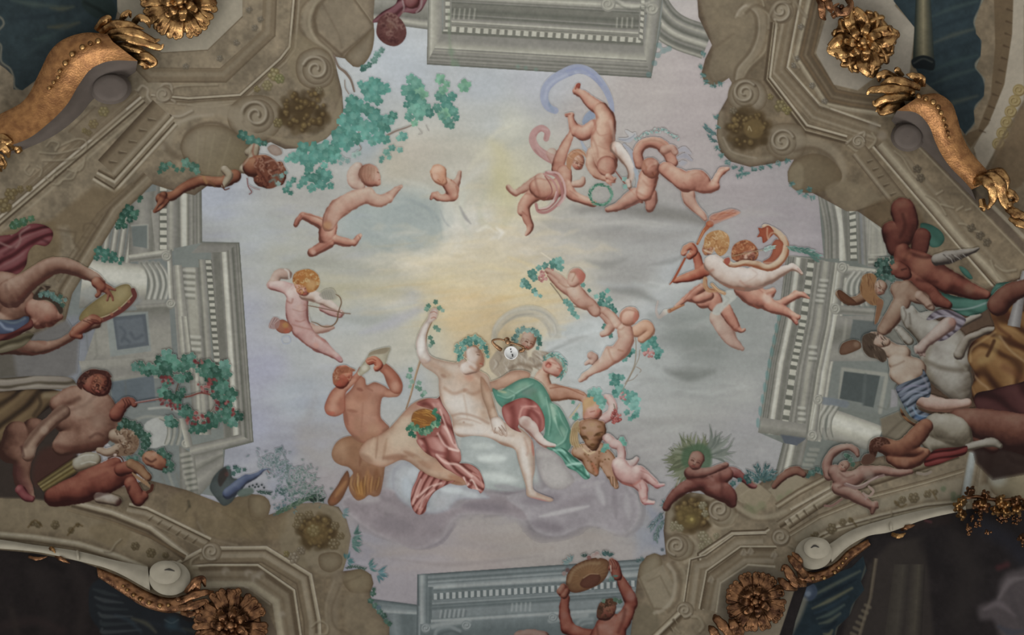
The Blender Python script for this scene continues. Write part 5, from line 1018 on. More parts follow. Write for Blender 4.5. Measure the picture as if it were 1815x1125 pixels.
# --- wine god
fg('bacchus','frescoed pale nude wine god raising a staff, crowned with vine leaves','painted_wine_god','painted figure')
shape([(848,680),(870,676),(890,668),(905,658),(925,656),(940,662),(934,674),(915,682),(890,688),(868,694)],'a88a76','7d5d4c',[(900,670,18,5,-12,'b79c88',.6),(915,680,14,3,-10,'85604e',.5)])
shape([(746,640),(756,628),(772,635),(795,641),(812,642),(822,636),(836,652),(852,658),(866,668),(870,690),(868,705),(874,728),(890,746),(905,752),(924,760),(942,778),(947,800),(948,830),(944,852),(946,868),(960,876),(980,884),(974,889),(950,884),(934,878),(932,862),(926,842),(918,815),(912,796),(890,788),(868,776),(840,772),(816,774),(804,764),(800,738),(783,712),(778,690),(777,670),(768,660),(752,650)],'b5a697','8d7261',[
 (770,648,18,6,28,'9f8370',.6),(790,662,12,8,30,'a38770',.6),(786,666,5,3,30,'7d5a4a',.45),(812,655,20,7,10,'c0b3a5',.6),(830,670,24,14,10,'ac907b',.5),(806,690,16,12,0,'b9a797',.5),(845,690,12,18,-10,'a58771',.6),(858,700,7,24,-8,'94755f',.6),(812,715,26,18,10,'cbc6be',.8),(835,742,22,12,20,'c6c0b7',.7),(795,700,8,14,-20,'c6bdb2',.5),(858,735,8,10,0,'a28872',.5),
 (820,752,20,3,5,'a08b7b',.5),(830,764,26,8,6,'cbc6bf',.7),(860,762,20,10,20,'cac4bc',.7),(890,772,22,9,18,'c5beb5',.7),(920,784,12,12,0,'c6bfb6',.6),(898,790,16,4,22,'81604d',.6),(930,815,7,24,-10,'ccc8c1',.7),(938,850,5,20,-6,'c6c1ba',.6),(945,792,3,16,-4,'96544a',.6),(947,835,2.5,24,-4,'8f7d74',.5),(832,668,8,7,30,'a4705a',.45),(846,655,8,4,20,'8f6c56',.5),(808,772,30,3,0,'8d7767',.5),(822,742,14,2,12,'a8978a',.5),(822,748,1.6,1.6,0,'8d6f5e',.6),(826,690,5,2,10,'9b705f',.35),(955,886,16,2.5,14,'a0646a',.7),(945,872,6,5,0,'c4bdb5',.5)])
shape([(746,642),(740,628),(737,612),(740,596),(750,576),(758,564),(760,556),(768,546),(775,548),(776,556),(772,566),(762,574),(756,590),(755,606),(758,622),(764,636),(756,644)],'c3bdb4','8f7a70',[(746,612,6,18,6,'cfccc6',.8),(752,584,5,12,24,'c9c4bd',.6),(768,560,5,7,20,'b5998b',.5),(757,600,2.5,14,4,'9a8175',.6),(752,640,7,4,30,'a98c7a',.5)])
shape([(852,668),(864,680),(872,700),(878,722),(884,740),(888,750),(876,754),(868,742),(862,722),(854,700)],'a78d78','7a604e',[(866,700,5,20,-14,'b49d89',.5),(876,735,5,12,-14,'b9a897',.6)])
shape([(870,742),(882,738),(892,746),(897,758),(899,771),(895,773),(890,762),(886,764),(892,770),(888,772),(880,766),(876,768),(872,758)],'c2b9af','8b7263',[(882,750,6,6,0,'cbc5bd',.7)],2)
for i in range(4): st([(763+i*.4,549+i*5),(769,547+i*5),(775,550+i*5)],(.8,1.1,.6),'91584a' if i%2 else 'b5978a',1,.6)
for p in ([(878,758),(877,765),(881,768)],[(884,757),(889,764),(892,770)],[(889,754),(896,764)]): st(p,.7,'6d4f40',1,.75)
for p,w,c,a in [([(788,688),(804,697),(822,692)],3,'94745f',.5),([(824,692),(838,698),(852,692)],3,'8f6f5a',.5),([(796,738),(818,733),(842,738),(866,750)],2,'8e705e',.6),([(802,748),(826,742),(852,750)],1.4,'9f8675',.5),([(822,700),(826,722),(828,738)],1.6,'a8917f',.5),([(806,770),(830,777),(868,778),(900,792)],2,'86695a',.6),([(872,762),(890,770),(910,772)],2,'a58d7c',.5),([(930,776),(936,796),(934,806)],2,'9d7c6c',.5),([(842,660),(856,672),(864,690)],4,'8b6752',.5),([(814,648),(824,660),(832,664)],2,'98776a',.5),([(780,700),(788,726),(802,752)],3,'9a7b68',.5)]: st(p,w,c,w,a)
part('bacchus_head','head','bacchus')
body([[(828,652,12),(840,650,11)],[(838,626,15),(843,634,15)],[(849,640,9),(852,645,6)]],'milk',L=(-.7,-.3,.6));st([(856,622),(855,634),(850,646)],6,'9d745a',4,.6);st([(856,634),(860,637),(855,641)],1.6,'8e5d4c',1,.7);st([(851,644),(855,645)],1,'8e473c',1,.85);st([(846,628),(850,629)],1,'5d4030',1,.7);st([(844,624),(851,624)],.7,'7a5c48',1,.6);st([(834,650),(844,656),(852,652)],2.5,'97705a',2,.6);st([(820,640),(816,634)],3,'a3765c',2,.5)
st([(822,632),(822,618),(834,610),(850,612),(860,624)],5,'80593f',3,.7);st([(858,618),(862,632)],3,'6b4632',2,.6)
part('bacchus_wreath','wreath','bacchus','teal vine leaf crown')
for q in [(812,622,6),(815,632,5),(812,614,5),(820,610,7),(827,606,6),(834,602,7),(842,600,7),(850,604,6),(856,610,6),(861,616,5),(864,624,5),(866,632,4),(824,618,6),(834,610,6),(845,608,5),(818,626,6),(814,638,4),(820,634,4),(854,616,4)]: leaf(q[0]-1,q[1],q[2],rng.uniform(180,360),['527d72','446f66','678e82','38605a'][int(q[0]+q[1])%4],'8fb3a8')
# --- red cloth on the knee & green dress
fg('ariadne','frescoed woman in a green dress with head thrown back, seated right of the old god','painted_woman','painted figure')
body([[(960,672,14),(966,692,17),(985,696,15),(1008,697,11),(1030,702,9),(1040,712,7)],[(962,664,10),(970,654,9)]],['63402f','8a6350','a4806c','b39884','c0ad9d'],L=(-.5,-.5,.7))
st([(975,688),(1000,686),(1035,700)],1,'80503c',1.4,.7);st([(1038,712),(1028,724),(1018,730)],2,'9a6b5a',1.4,.7)
body([[(960,730,12),(945,745,13),(948,765,10),(956,778,7),(966,786,6)],[(964,786,6),(976,790,5),(984,789,3)]],['7a5a50','a08880','b3a399','bfb4ac','c8c2bb'],L=(-.3,-.5,.8))
part('ariadne_dress','dress','ariadne','green satin dress')
GD = ['33594c','44705f','588575','719a89','9ab4a4']
shape([(873,688),(886,692),(900,684),(922,672),(942,670),(960,680),(972,698),(978,712),(992,722),(1004,742),(1012,764),(1012,790),(1004,800),(990,800),(972,796),(962,782),(966,760),(958,730),(930,706),(905,712),(896,724),(884,716),(876,702)],'5d8574','3c6152',[
 (885,704,10,8,20,'4b7f6e',.7),(905,696,16,6,-10,'7d9a86',.6),(925,684,14,6,-16,'8aa18c',.5),(938,694,14,8,0,'6c7a70',.6),(950,705,8,14,-30,'54745f',.6),(965,715,5,24,-24,'7fa28f',.6),(970,745,6,26,-8,'44705f',.6),(982,735,5,16,-20,'9fb5a2',.7),(980,720,8,5,30,'a3b8a4',.6),(992,750,4,16,-24,'3f6a58',.6),(998,766,5,12,-20,'8aa693',.6),(990,782,7,10,0,'6f9482',.6),(1005,780,4,14,0,'40695a',.6),(975,780,5,12,0,'6b9383',.5),(900,716,8,4,20,'3d6456',.6),(890,694,8,2,10,'b9b48f',.6)])
for p in ([(882,700),(900,705),(922,692),(944,680)],[(968,704),(975,740),(972,770)],[(978,716),(990,728),(996,744),(1006,760)],[(984,740),(988,756),(996,772)],[(900,690),(912,698),(908,710)],[(986,790),(1000,780),(1006,762)]): st(p,(.6,1.3,.5),'a3bfae',1.2,.6);st([(x+2.5,y+2.5) for x,y in p],(.6,1.6,.5),'3a5f50',1.6,.5)
cloth([(974,790),(990,792),(1002,796),(1014,806),(1030,820),(1042,836),(1046,846),(1036,849),(1022,836),(1006,828),(996,812),(982,800)],GD,40,10,5,folds=[([(982,797),(1000,800),(1012,820),(1030,822)],1.6,'9cc2b2',1.4,.8),([(1000,826),(1016,822),(1034,822),(1042,840)],1.8,'a9cabb',1.4,.8),([(1012,812),(1004,806)],2.4,'35604f',2,.7),([(1020,832),(1032,828),(1036,842)],2,'2e5f4e',1.6,.7)],seed=3)
part('ariadne_head','head','ariadne')
body([[(975,648,14),(984,654,12),(990,660,8)]],['7a4a3e','a07466','b08f80','bda392','c5b3a4'],L=(-.4,-.4,.7));dab(972,646,6,'a0594d',.8,2.5);st([(968,648),(972,643),(976,646)],1,'6f3329',1,.7);dab(971,648,2.5,'c08a7a',.7);st([(988,652),(994,654)],1,'7d5040',1.2,.6);st([(978,642),(986,645)],1,'8f6050',1.2,.5);dab(993,656,3,'a5604f',.5)
part('ariadne_wreath','wreath','ariadne')
sprig([(962,640),(970,632),(982,628),(994,634),(1001,645),(1000,658),(992,668)],8,['3f6f68','5f8f86','4f8078','86a9a0'],1.5,5,3)
fg('kneecloth','frescoed dull red cloth wrapped round the knee between wine god and green dress','painted_drapery','painted drapery')
cloth([(890,722),(905,712),(925,705),(942,708),(956,720),(965,740),(964,760),(954,766),(946,756),(940,744),(928,742),(918,756),(924,766),(905,758),(893,742)],['5a2c2a','74403b','8a534d','9f6d66','b58d84'],80,30,6,con=.7,folds=[([(920,742),(927,722),(950,720)],1.6,'c79e92',1.6,.8),([(924,720),(940,724),(956,732)],1.4,'b98a80',1.6,.6),([(942,726),(956,742),(956,760)],3,'6b3632',2.5,.6),([(900,720),(918,712),(938,714)],3,'8e544c',3,.5)])
resume('ariadne');body([[(930,748,11),(942,758,11),(950,770,8),(960,781,7),(970,787,5),(983,789,3)]],['7a5a50','a08880','b3a399','bfb4ac','c8c2bb'],L=(.1,-.6,.8));dab(932,750,8,'8f6c60',.5)
st([(956,790),(970,792),(982,792)],1,'8a4f44',1.2,.6)
st([(940,770),(950,780)],1,'8f6a5e',1.2,.5)
# --- top trio
fg('bluescarf','frescoed pale blue scarf looping over the upside-down cherub at the top','painted_scarf','painted drapery')
BS = ['646b80','7a8194','8e94a4','9fa4b0','b0b3bb']
stroke([(984,196),(972,190),(965,176),(967,158),(980,142),(1000,130),(1022,122),(1042,126),(1058,138),(1072,156),(1082,178),(1085,196)],(6,9,4),'8d93a4',1,.95)
for p,c,w in (([(966,176),(970,156),(984,142),(1004,132)],'a4a8b3',2),([(974,188),(976,160),(992,146),(1020,134)],'747b90',1.6),([(1004,126),(1030,121),(1052,134),(1066,150)],'7c83a0',2),([(1010,134),(1036,132),(1060,150),(1078,184)],'6f7693',1.6),([(1020,128),(1044,134)],'a9adba',1.4),([(980,196),(974,184)],'7c8b9a',3),([(1068,160),(1080,186)],'9aa0b0',1.4)): st(p,w,c,1.6,.6)
fill([(1032,215),(1038,202),(1050,194),(1060,200),(1048,214),(1036,222)],'7f8a9b',1.4,.9);stroke([(1030,250),(1036,262),(1044,270)],(2,3,1),'8f9bab',2,.7)
fg('ch_ribbon','frescoed cherub in pink ribbons reaching one arm up, holding a laurel wreath')
stroke([(984,284),(968,276),(952,264),(944,248),(948,234),(960,227),(970,234),(968,246)],(9,7,6,5),'a98480',1,.9)
for p,c in (([(980,278),(960,266),(950,250),(954,236)],'c0a49e'),([(990,290),(966,284),(948,266)],'8f625f'),([(950,240),(958,232),(966,238),(966,246)],'8f625f'),([(958,274),(950,258)],'b99a94'),([(962,228),(970,230)],'c3aaa4')): st(p,1.2,c,1.3,.6)
body([[(960,318,12),(944,326,10),(926,336,7),(914,343,5)],[(914,342,5),(906,338,5),(900,331,4)]],'soft',L=(.3,-.7,.6));st([(898,330),(906,342),(916,346),(932,338)],1.4,'7b4a40',1.3,.6)
body([[(955,340,14),(938,352,12),(928,366,10),(926,374,9)],[(930,370,9),(934,386,8),(940,400,6)],[(940,400,6),(938,408,5),(932,416,3)]],'rose',L=(-.5,-.4,.6))
body([[(978,272,10),(984,284,9)]],'soft',a=.6)
body([[(988,300,11),(992,282,11),(1000,262,9),(1008,246,7),(1016,232,5)],[(1016,234,6),(1020,226,4)]],'rose',L=(.3,-.5,.7))
body([[(1000,306,14),(998,322,15),(985,334,17),(965,336,19),(955,332,17)]],'rose',L=(-.2,-.6,.7))
body([[(1004,328,10),(1012,344,10),(1028,352,8),(1044,358,7),(1054,362,5)]],'rose',L=(.2,-.7,.6));body([[(1018,326,6),(1030,324,7),(1034,316,4)]],'soft')
for p,w,c,a in [([(948,308),(950,325),(956,345)],2,'7c4c40',.5),([(950,352),(972,352),(990,344)],1.4,'8d5648',.5),([(928,342),(944,345)],1.6,'8a5547',.5),([(984,300),(990,316),(1004,322)],1.4,'915d4f',.4),([(926,375),(934,382)],1,'7c4c40',.5),([(1010,338),(1024,348)],1,'915d4f',.4)]: st(p,w,c,1.8,a)
part('ch_ribbon_sash','ribbon','ch_ribbon','pink ribbon wound round the waist')
for p,w,c in [([(968,306),(985,312),(995,330),(996,350),(984,366),(968,376),(954,374),(950,362)],2.6,'9d6f6b'),([(964,308),(980,320),(988,338),(984,356)],1.6,'a87d78'),([(972,304),(990,308),(1000,326),(1001,348),(990,364)],2,'b89c97'),([(954,372),(970,370),(984,358),(990,346)],1.4,'8e5a57'),([(958,370),(972,366),(982,352),(986,340)],1.2,'bfa6a0'),([(966,312),(976,328),(978,342),(968,352)],1,'8a5550')]: stroke(p,w,c,1,.9)
part('ch_ribbon_head','head','ch_ribbon')
face(1024,287,14,20,.5,.3,'rose');
strands([(1004,292),(1006,276),(1014,267),(1026,264),(1036,270),(1040,280),(1032,274),(1020,278),(1014,290),(1010,302)],['8b5f48','a3795d','7a4f3b','b5927a'],40,26,12,.9,7);st([(1008,276),(1020,268),(1034,272)],1.2,'b99c86',1.2,.7)
fg('wreath','frescoed green laurel wreath held in the air between three cherubs','painted_laurel_wreath','painted wreath')
sprig([(1065+19*math.cos(u),345+18*math.sin(u)) for u in np.linspace(-1.2,4.9,16)],7,['3f6f58','2f5f4c','5a8470','6f9482'],1.4,4.6,4,spread=30)
fg('ch_piper','frescoed upside-down cherub kicking its feet up, blowing a thin pipe')
body([[(1024,152,5),(1020,160,4)],[(1021,162,6),(1034,168,8),(1048,182,11),(1062,192,12)]],'rose',L=(-.3,-.7,.6));dab(1025,152,4,'7b3a30',.8,1.5);st([(1020,158),(1024,148),(1030,150)],1,'7b3a30',1,.8)
body([[(1004,204,3),(1014,203,4)],[(1012,206,5),(1014,218,7),(1020,230,9)],[(1022,232,11),(1036,236,13),(1052,222,10)]],'rose',L=(-.4,-.5,.6));st([(1003,203),(1010,202)],1.4,'7b3a30',1,.7);st([(1018,238),(1034,246),(1048,240)],1.4,'7b4a3e',1.4,.5)
body([[(1066,194,13),(1074,212,17),(1070,236,21),(1068,260,21),(1074,280,21)],[(1050,270,10),(1048,290,10),(1054,304,9),(1066,312,7),(1076,316,6)]],'flesh',L=(-.5,-.2,.7),bias=-.04)
body([[(1092,262,11),(1106,278,10),(1116,294,8),(1118,310,6),(1115,322,5)]],'milk',L=(.5,-.4,.6))
body([[(1076,294,18)]],'rose',bias=-.08,L=(-.3,-.2,.8));body([[(1078,312,6),(1086,318,4),(1090,316,2)],[(1082,322,3),(1088,322,2)],[(1078,322,4),(1083,328,2)]],'rose')
for p,w,c,a in [([(1052,212),(1056,226),(1050,238)],2,'8e5546',.6),([(1050,244),(1058,262),(1060,278)],1.6,'93604f',.45),([(1054,226),(1064,240),(1082,236)],1,'93604f',.35),([(1064,300),(1078,306),(1092,298)],1.4,'8e5a49',.4),([(1090,262),(1092,274),(1086,284)],1.2,'8a5a4a',.5),([(1060,258),(1076,264),(1088,258)],1,'93604f',.3),([(1054,200),(1060,208)],1.2,'93604f',.5),([(1082,215),(1088,240),(1088,262)],3,'c2ab9b',.5)]: st(p,w,c,1.8,a)
part('ch_piper_pipe','pipe','ch_piper','thin copper-brown pipe with flared end')
stroke([(1087,298),(1110,328),(1130,350)],(1,1.4,2),'7f5248',.8);stroke([(1130,350),(1136,356)],(2.4,4),'9c6f5a',.8);stroke([(1110,326),(1132,350)],.5,'b78f7a',.7);dab(1138,358,2.4,'5c3a30',.8,1,clip=False);leaf(1108,318,5,200,'7ea096',None);leaf(1109,330,5,160,'7ea096',None)
body([[(1114,322,5),(1116,330,4)]],'milk')
# --- right pair
fg('bluewing','frescoed faint blue-grey wings and veil between the piping cherub and the cherub with raised arms','painted_wings','painted wings')
for p,c in (([(1106,256),(1118,270),(1126,290),(1128,312)],'8e96a6'),([(1098,246),(1114,248),(1126,240)],'9a9fa8'),([(1110,232),(1120,240),(1126,236)],'adafb0'),([(1124,300),(1132,316),(1128,332)],'92a0a8'),([(1198,270),(1212,264),(1224,272)],'9697a0'),([(1200,280),(1214,276),(1226,284)],'8b8d98'),([(1204,290),(1216,288)],'93969f')): stroke(p,(2,5,2),c,3,.6)
stroke([(1097,247),(1108,248),(1120,243),(1125,238)],.8,'7e8288',.8,.8)
fg('ch_arms','frescoed cherub facing down with both arms curled over its head, under the blossom garland')
body([[(1128,346,14),(1112,356,12),(1096,366,8),(1078,371,5)],[(1152,345,13),(1154,358,11),(1152,368,8)]],'rose',L=(-.3,-.7,.6),a=.9)
body([[(1150,312,17),(1146,328,17),(1142,342,15)]],'rose',L=(-.4,-.5,.7),bias=.02)
body([[(1134,292,9),(1130,272,9),(1138,258,9),(1152,252,9),(1170,256,11),(1184,270,11),(1192,288,10)]],'rose',L=(-.2,-.8,.6),bias=.05);st([(1140,252),(1155,248),(1172,252),(1186,264)],2,'8c6250',2,.5);st([(1150,270),(1166,270),(1178,282)],2,'8f6352',2,.5)
body([[(1178,266,8),(1190,262,7),(1197,270,6)]],'soft',a=.9)
for p,w,c,a in [([(1128,340),(1146,348),(1160,340)],1.6,'94604f',.5),([(1140,320),(1150,330),(1164,326)],1.4,'94604f',.4),([(1110,368),(1126,362),(1134,356)],1.4,'a0706c',.4),([(1150,352),(1158,350)],1.2,'94604f',.4)]: st(p,w,c,1.8,a)
part('ch_arms_head','head','ch_arms')
body([[(1153,296,17),(1156,302,14)]],'rose',bias=-.04);st([(1142,290),(1146,300),(1144,308),(1154,312),(1162,306)],1.8,'8c5a46',1.6,.6);st([(1148,300),(1154,292),(1162,290)],1.4,'bb9d8a',1.6,.6);dab(1158,308,4,'7f4f3e',.5);st([(1157,306),(1158,310)],1,'5c3528',1,.6);st([(1138,300),(1144,284),(1156,278)],2.5,'9a6e58',2,.5);dab(1164,286,6,'c1a592',.5)
fg('ch_flyer','frescoed cherub flying to the right with one foot kicked up beside the grey cloud')
body([[(1220,342,12),(1222,354,11),(1232,368,8),(1244,380,6),(1250,388,4)]],'soft',L=(-.3,-.6,.7))
body([[(1180,300,13),(1198,312,15),(1216,322,18),(1234,318,18),(1244,322,15)],[(1240,326,15),(1256,332,11),(1268,330,8)],[(1266,328,7),(1272,314,6),(1280,303,6)],[(1280,303,6),(1290,299,4)]],'rose',L=(-.3,-.7,.6),bias=.05)
for p,w,c,a in [([(1212,324),(1222,334),(1240,338)],1.4,'8f5f50',.5),([(1226,310),(1240,306),(1246,314)],1.4,'9a6a58',.4),([(1240,340),(1260,340),(1272,332)],1.2,'7d4c40',.5),([(1172,320),(1190,330),(1206,338)],1.2,'96655a',.4),([(1276,298),(1290,294)],1.5,'93584a',.4),([(1190,290),(1202,302)],2,'bda592',.4)]: st(p,w,c,1.6,a)
fg('blossoms','frescoed garland of small teal leaves over the cherub with raised arms','painted_garland','painted garland')
for i in range(34):
    t = i/33;x = 1126+76*t;y = 246-22*math.sin(t*2.6)+t*12+rng.uniform(-4,4);stroke([(x,y),(x+rng.uniform(-5,5),y+rng.uniform(-5,2))],(1.5,.3),['6d8f88','86a39c','577a74','9aada6'][i%4],.8,.85)
# --- torch bearers
fg('ch_lowtorch','frescoed cherub below the pale flying cherub, pointing a small torch down left')
body([[(1272,562,15),(1284,582,15),(1296,602,11),(1308,612,7),(1316,618,4)]],'soft',a=.75)
body([[(1246,532,14),(1262,530,16),(1268,540,14)],[(1286,548,12),(1296,566,10),(1304,578,7)],[(1304,580,6),(1314,586,4),(1319,584,3)]],'rose',L=(-.3,-.6,.7))
body([[(1244,510,8),(1232,518,8),(1222,528,7)],[(1256,524,9),(1236,530,8),(1222,526,6),(1208,536,5),(1198,544,4)]],'rose',L=(-.2,-.8,.5));st([(1240,505),(1226,516),(1212,532)],1,'8a5546',1,.5);st([(1286,560),(1296,580),(1306,586)],1.2,'8a5546',1.2,.6)
fill([(1280,522),(1290,514),(1302,516),(1306,526),(1296,536),(1284,546),(1274,558),(1262,554),(1270,540),(1282,534)],'a9aaa2',2,.95);st([(1284,524),(1292,530),(1284,540)],1.4,'8c8c84',1.4,.5)
part('lowtorch','torch','ch_lowtorch','small brass torch')
stroke([(1212,540),(1198,546),(1186,551)],(1.6,2.4,3.6),'8d6148',.8);stroke([(1206,541),(1190,548)],.6,'c09a70',.8,.8);dab(1180,552,5,'c9c3b4',.6,4,clip=False);stroke([(1176,556),(1168,562),(1163,550),(1166,534)],(4,3,2),'b09a8e',3,.5)
fg('ch_behind','frescoed brown-haired cherub behind the pale flying cherub, legs trailing over the cornice')
body([[(1322,512,15),(1338,518,14),(1356,524,11),(1370,516,6)],[(1346,528,12),(1362,540,11),(1380,540,8),(1398,530,7),(1412,522,7)],[(1412,522,6),(1422,522,5),(1434,528,2.5)]],'rose',L=(-.2,-.7,.6),bias=-.04)
body([[(1318,510,18),(1334,524,18),(1346,532,15)],[(1354,530,12),(1366,542,12),(1388,550,9),(1404,558,6)],[(1404,558,6),(1414,562,5)],[(1406,562,5),(1412,572,3.5)]],'rose',L=(-.1,-.7,.6));dab(1360,528,8,'c0afa2',.6);st([(1336,540),(1356,556),(1380,560)],1.4,'80483a',1.4,.6);st([(1410,572),(1416,568)],1.6,'8e4640',1,.7);st([(1360,520),(1374,516)],2,'8e5b4a',2,.6);st([(1424,518),(1434,527)],1,'a2695c',1,.5)
part('ch_behind_head','head','ch_behind')
body([[(1316,448,19),(1330,450,14)]],'rose',bias=-.1);curls([(1297,458),(1298,440),(1306,430),(1322,425),(1336,432),(1344,444),(1338,440),(1326,444),(1316,448),(1308,460)],['6e3f2c','875339','9d6a4c','b08a66'],50,4,1,8);st([(1322,452),(1330,448)],1.6,'c4b09c',1,.8);st([(1326,456),(1334,452)],1,'5a3424',1,.7);dab(1322,456,3,'c9baa8',.6)
fg('ch_pale','frescoed pale blond cherub flying on its belly, carrying a flaming torch')
body([[(1240,476,9),(1238,464,8),(1234,452,7),(1228,444,6)]],'brick',bias=.2)
body([[(1262,470,12),(1244,482,11),(1224,490,9),(1206,495,6),(1196,498,4)]],'brick',L=(0,-.8,.5),bias=.24)
body([[(1264,468,17),(1282,482,20),(1304,492,21),(1328,496,20),(1344,494,18)],[(1340,490,19),(1360,490,14),(1378,484,10),(1396,476,7),(1404,473,6)],[(1404,473,6),(1414,478,4.5),(1421,485,3)]],'milk',L=(-.1,-.8,.6),bias=-.01)
for p,w,c,a in [([(1252,482),(1270,500),(1292,508),(1318,512)],2.4,'8f5b48',.55),([(1310,504),(1330,496),(1342,486),(1334,478)],1,'a2887c',.4),([(1312,498),(1322,506),(1330,508)],1.4,'96695a',.5),([(1256,482),(1264,478)],2,'8f5b48',.5),([(1414,476),(1420,482)],1,'95655a',.5),([(1330,508),(1356,508),(1380,498),(1396,488)],1.4,'a07c70',.5)]: st(p,w,c,2,a)
dab(1258,462,9,'c6bcb2',.5);dab(1320,484,10,'c8c0b9',.5);dab(1350,488,9,'c8c0b9',.5)
part('ch_pale_head','head','ch_pale')
face(1256,440,13,14,-.6,.3,'rose');curls([(1248,436),(1250,420),(1260,411),(1276,408),(1290,416),(1293,430),(1288,446),(1276,454),(1268,446),(1262,438),(1254,440)],['8a5f3e','a17a52','b5946a','c0a884'],70,4.4,1,9);st([(1250,444),(1262,448),(1266,440)],1.6,'d0c6b4',1,.7);dab(1278,418,6,'b9a078',.4)
part('ch_pale_torch','torch','ch_pale','long red-brown torch with flame')
stroke([(1187,504),(1196,492),(1214,458)],(.8,2.2,2),'8a4a34',.8);stroke([(1236,432),(1246,412),(1254,402)],(2.2,3,4),'93563b',.8);dab(1258,397,7,'8a4632',.95,1.2,clip=False,ry=6);dab(1257,396,4,'a8704e',.8);stroke([(1237,430),(1248,408)],.7,'b58a64',.7)
fill([(1256,388),(1262,380),(1276,376),(1296,370),(1312,376),(1300,384),(1284,390),(1270,396),(1262,398)],'a37361',3,.75);
for i in range(12): st([(1262+rng.uniform(-2,4),388+rng.uniform(-4,4)),(1280,380+rng.uniform(-6,8)),(1300+rng.uniform(-4,12),376+rng.uniform(-6,6))],(.5,1.3,.4),['8c4a36','b98a70','7e3c2a','c4a48c'][i%4],1.2,.7)
part('ch_pale_ribbon','ribbon','ch_pale','red-brown ribbon knotted round the torch hand')
body([[(1212,448,6),(1216,440,6),(1226,436,6),(1232,446,5),(1222,454,6)]],'brick',bias=.2);for_ = [([(1206,442),(1218,430),(1232,432),(1238,444)],1.3,'a9826c'),([(1210,450),(1218,446),(1224,450)],1.2,'c2a590'),([(1216,456),(1222,462)],2,'8a4a38'),([(1228,432),(1236,440)],1,'6e3426')]
for p,w,c in for_: st(p,w,c,1,.7)
part('ch_pale_cloth','cloth','ch_pale','ochre and red sash billowing up to the right')
OC = ['6b3826','8a5840','a07c62','b09c84','bcae98']
for p,r in (([(1285,462),(1300,470),(1318,466),(1338,468),(1360,474),(1378,468),(1390,452),(1392,434),(1384,418),(1370,408),(1356,402)],(4,6,7,5)),):
    Q = cr(p,False,8);
    body([[(q[0],q[1],np.interp(i/len(Q),[0,.3,.7,1],r)) for i,q in enumerate(Q)]],['7d4c36','936b50','a9917a','b5a48d','bfb39e'],sp=False,L=(-.3,-.7,.5))
fill([(1360,400),(1366,402),(1372,412),(1366,420),(1358,428),(1352,430),(1350,420),(1342,420),(1346,412),(1344,404),(1352,404)],'8a4a36',rim=('6e3324',2));fill([(1376,424),(1388,430),(1386,446),(1376,460),(1362,468),(1352,464),(1364,456),(1370,442),(1368,434)],'8c4c36',1.2,.9,rim=('6e3424',2))
for p,c in (([(1352,466),(1372,464),(1386,450),(1389,436)],'c0ad94'),([(1296,470),(1320,470),(1350,478)],'8a5a42'),([(1360,404),(1360,418),(1364,428)],'bda88e'),([(1290,462),(1308,468),(1326,462)],'c2b49c'),([(1384,420),(1376,412),(1366,414),(1362,424)],'b9a68c')): st(p,1.2,c,1.1,.7)
fill([(1283,460),(1292,456),(1294,464),(1288,470)],'8a463a',1.2,.9)
resume('ch_pale');
for p,r in (([(1250,494),(1250,506),(1256,514),(1268,514)],4),([(1262,504),(1272,514),(1284,520)],3)): stroke(p,r,'a07c5c',1,.9)
st([(1252,496),(1256,510),(1266,514)],1,'7a4630',1,.7);st([(1262,504),(1272,514),(1282,518)],.9,'c7b290',1,.7)
stroke([(1298,454),(1330,447),(1352,443)],.6,'8a7a60',.7);sprig([(1352,443),(1362,440),(1372,438)],7,['7d9a94','99aca4','8aa49c'],1.5,4,6)
fg('laurel_r','frescoed dark laurel branch lying on the corner of the right-hand cornice','painted_laurel_branch','painted branch')
sprig([(1394,436),(1412,442),(1432,446),(1452,454)],12,['54746a','3f5f56','6f8c82','4b6b5f'],1.8,4.6,12,spread=32);stroke([(1430,446),(1446,460),(1452,464)],(2,3,1),'3f5f56',1.2,.7)
# --- grape cherubs
VN = ['6f958c','5f857b','86a79e','4f776d']
fg('vine_c','frescoed vine with teal leaves and red grapes twining round the two grape-gathering cherubs','painted_vine','painted vine')
stroke([(976,502),(990,520),(1002,536),(1022,544),(1046,542),(1066,545)],1,'7d7160',.8);stroke([(1100,562),(1112,574),(1122,586),(1127,605),(1126,640),(1118,662),(1108,680)],1,'857866',.8,.8);stroke([(1134,620),(1132,635),(1124,652),(1112,676)],.8,'857866',.8,.8)
leaves([(982,466,9),(990,462,8),(992,474,7),(966,472,7),(956,474,6),(945,484,8),(948,492,7),(940,486,6),(928,498,7),(926,506,6),(938,508,6),(946,516,6),(950,522,5),(957,524,4),(934,502,6),(1008,538,7),(1013,546,7),(1004,534,6),(1018,556,6),(1024,562,5),(1034,505,5),(1044,514,4)],VN,seed=8)
leaves([(1058,525,5),(1068,522,7),(1076,516,5),(1066,534,7),(1078,532,7),(1072,542,8),(1084,544,6),(1090,552,6),(1060,546,6),(1062,538,5)],['5f8a7f','4a746a','7aa095','3f6a60'],seed=9)
leaves([(1074,580,7),(1080,586,8),(1082,594,5)],VN,seed=10);leaves([(1122,622,6),(1114,628,7),(1108,636,6),(1104,630,4),(1146,610,9),(1156,604,8),(1162,612,7),(1166,622,8),(1144,622,7),(1164,632,6)],['4f7f74','3f6e64','65938a'],seed=11)
leaves([(1086,666,7),(1094,670,8),(1102,668,6),(1092,680,7),(1084,678,5),(1100,692,9),(1108,696,8),(1092,700,7),(1088,694,5),(1110,706,9),(1120,700,8),(1126,708,8),(1122,720,9),(1112,730,6),(1126,734,7),(1130,726,6),(1118,742,5),(1122,738,5)],['5d8a80','4a776d','77a096'],seed=12)
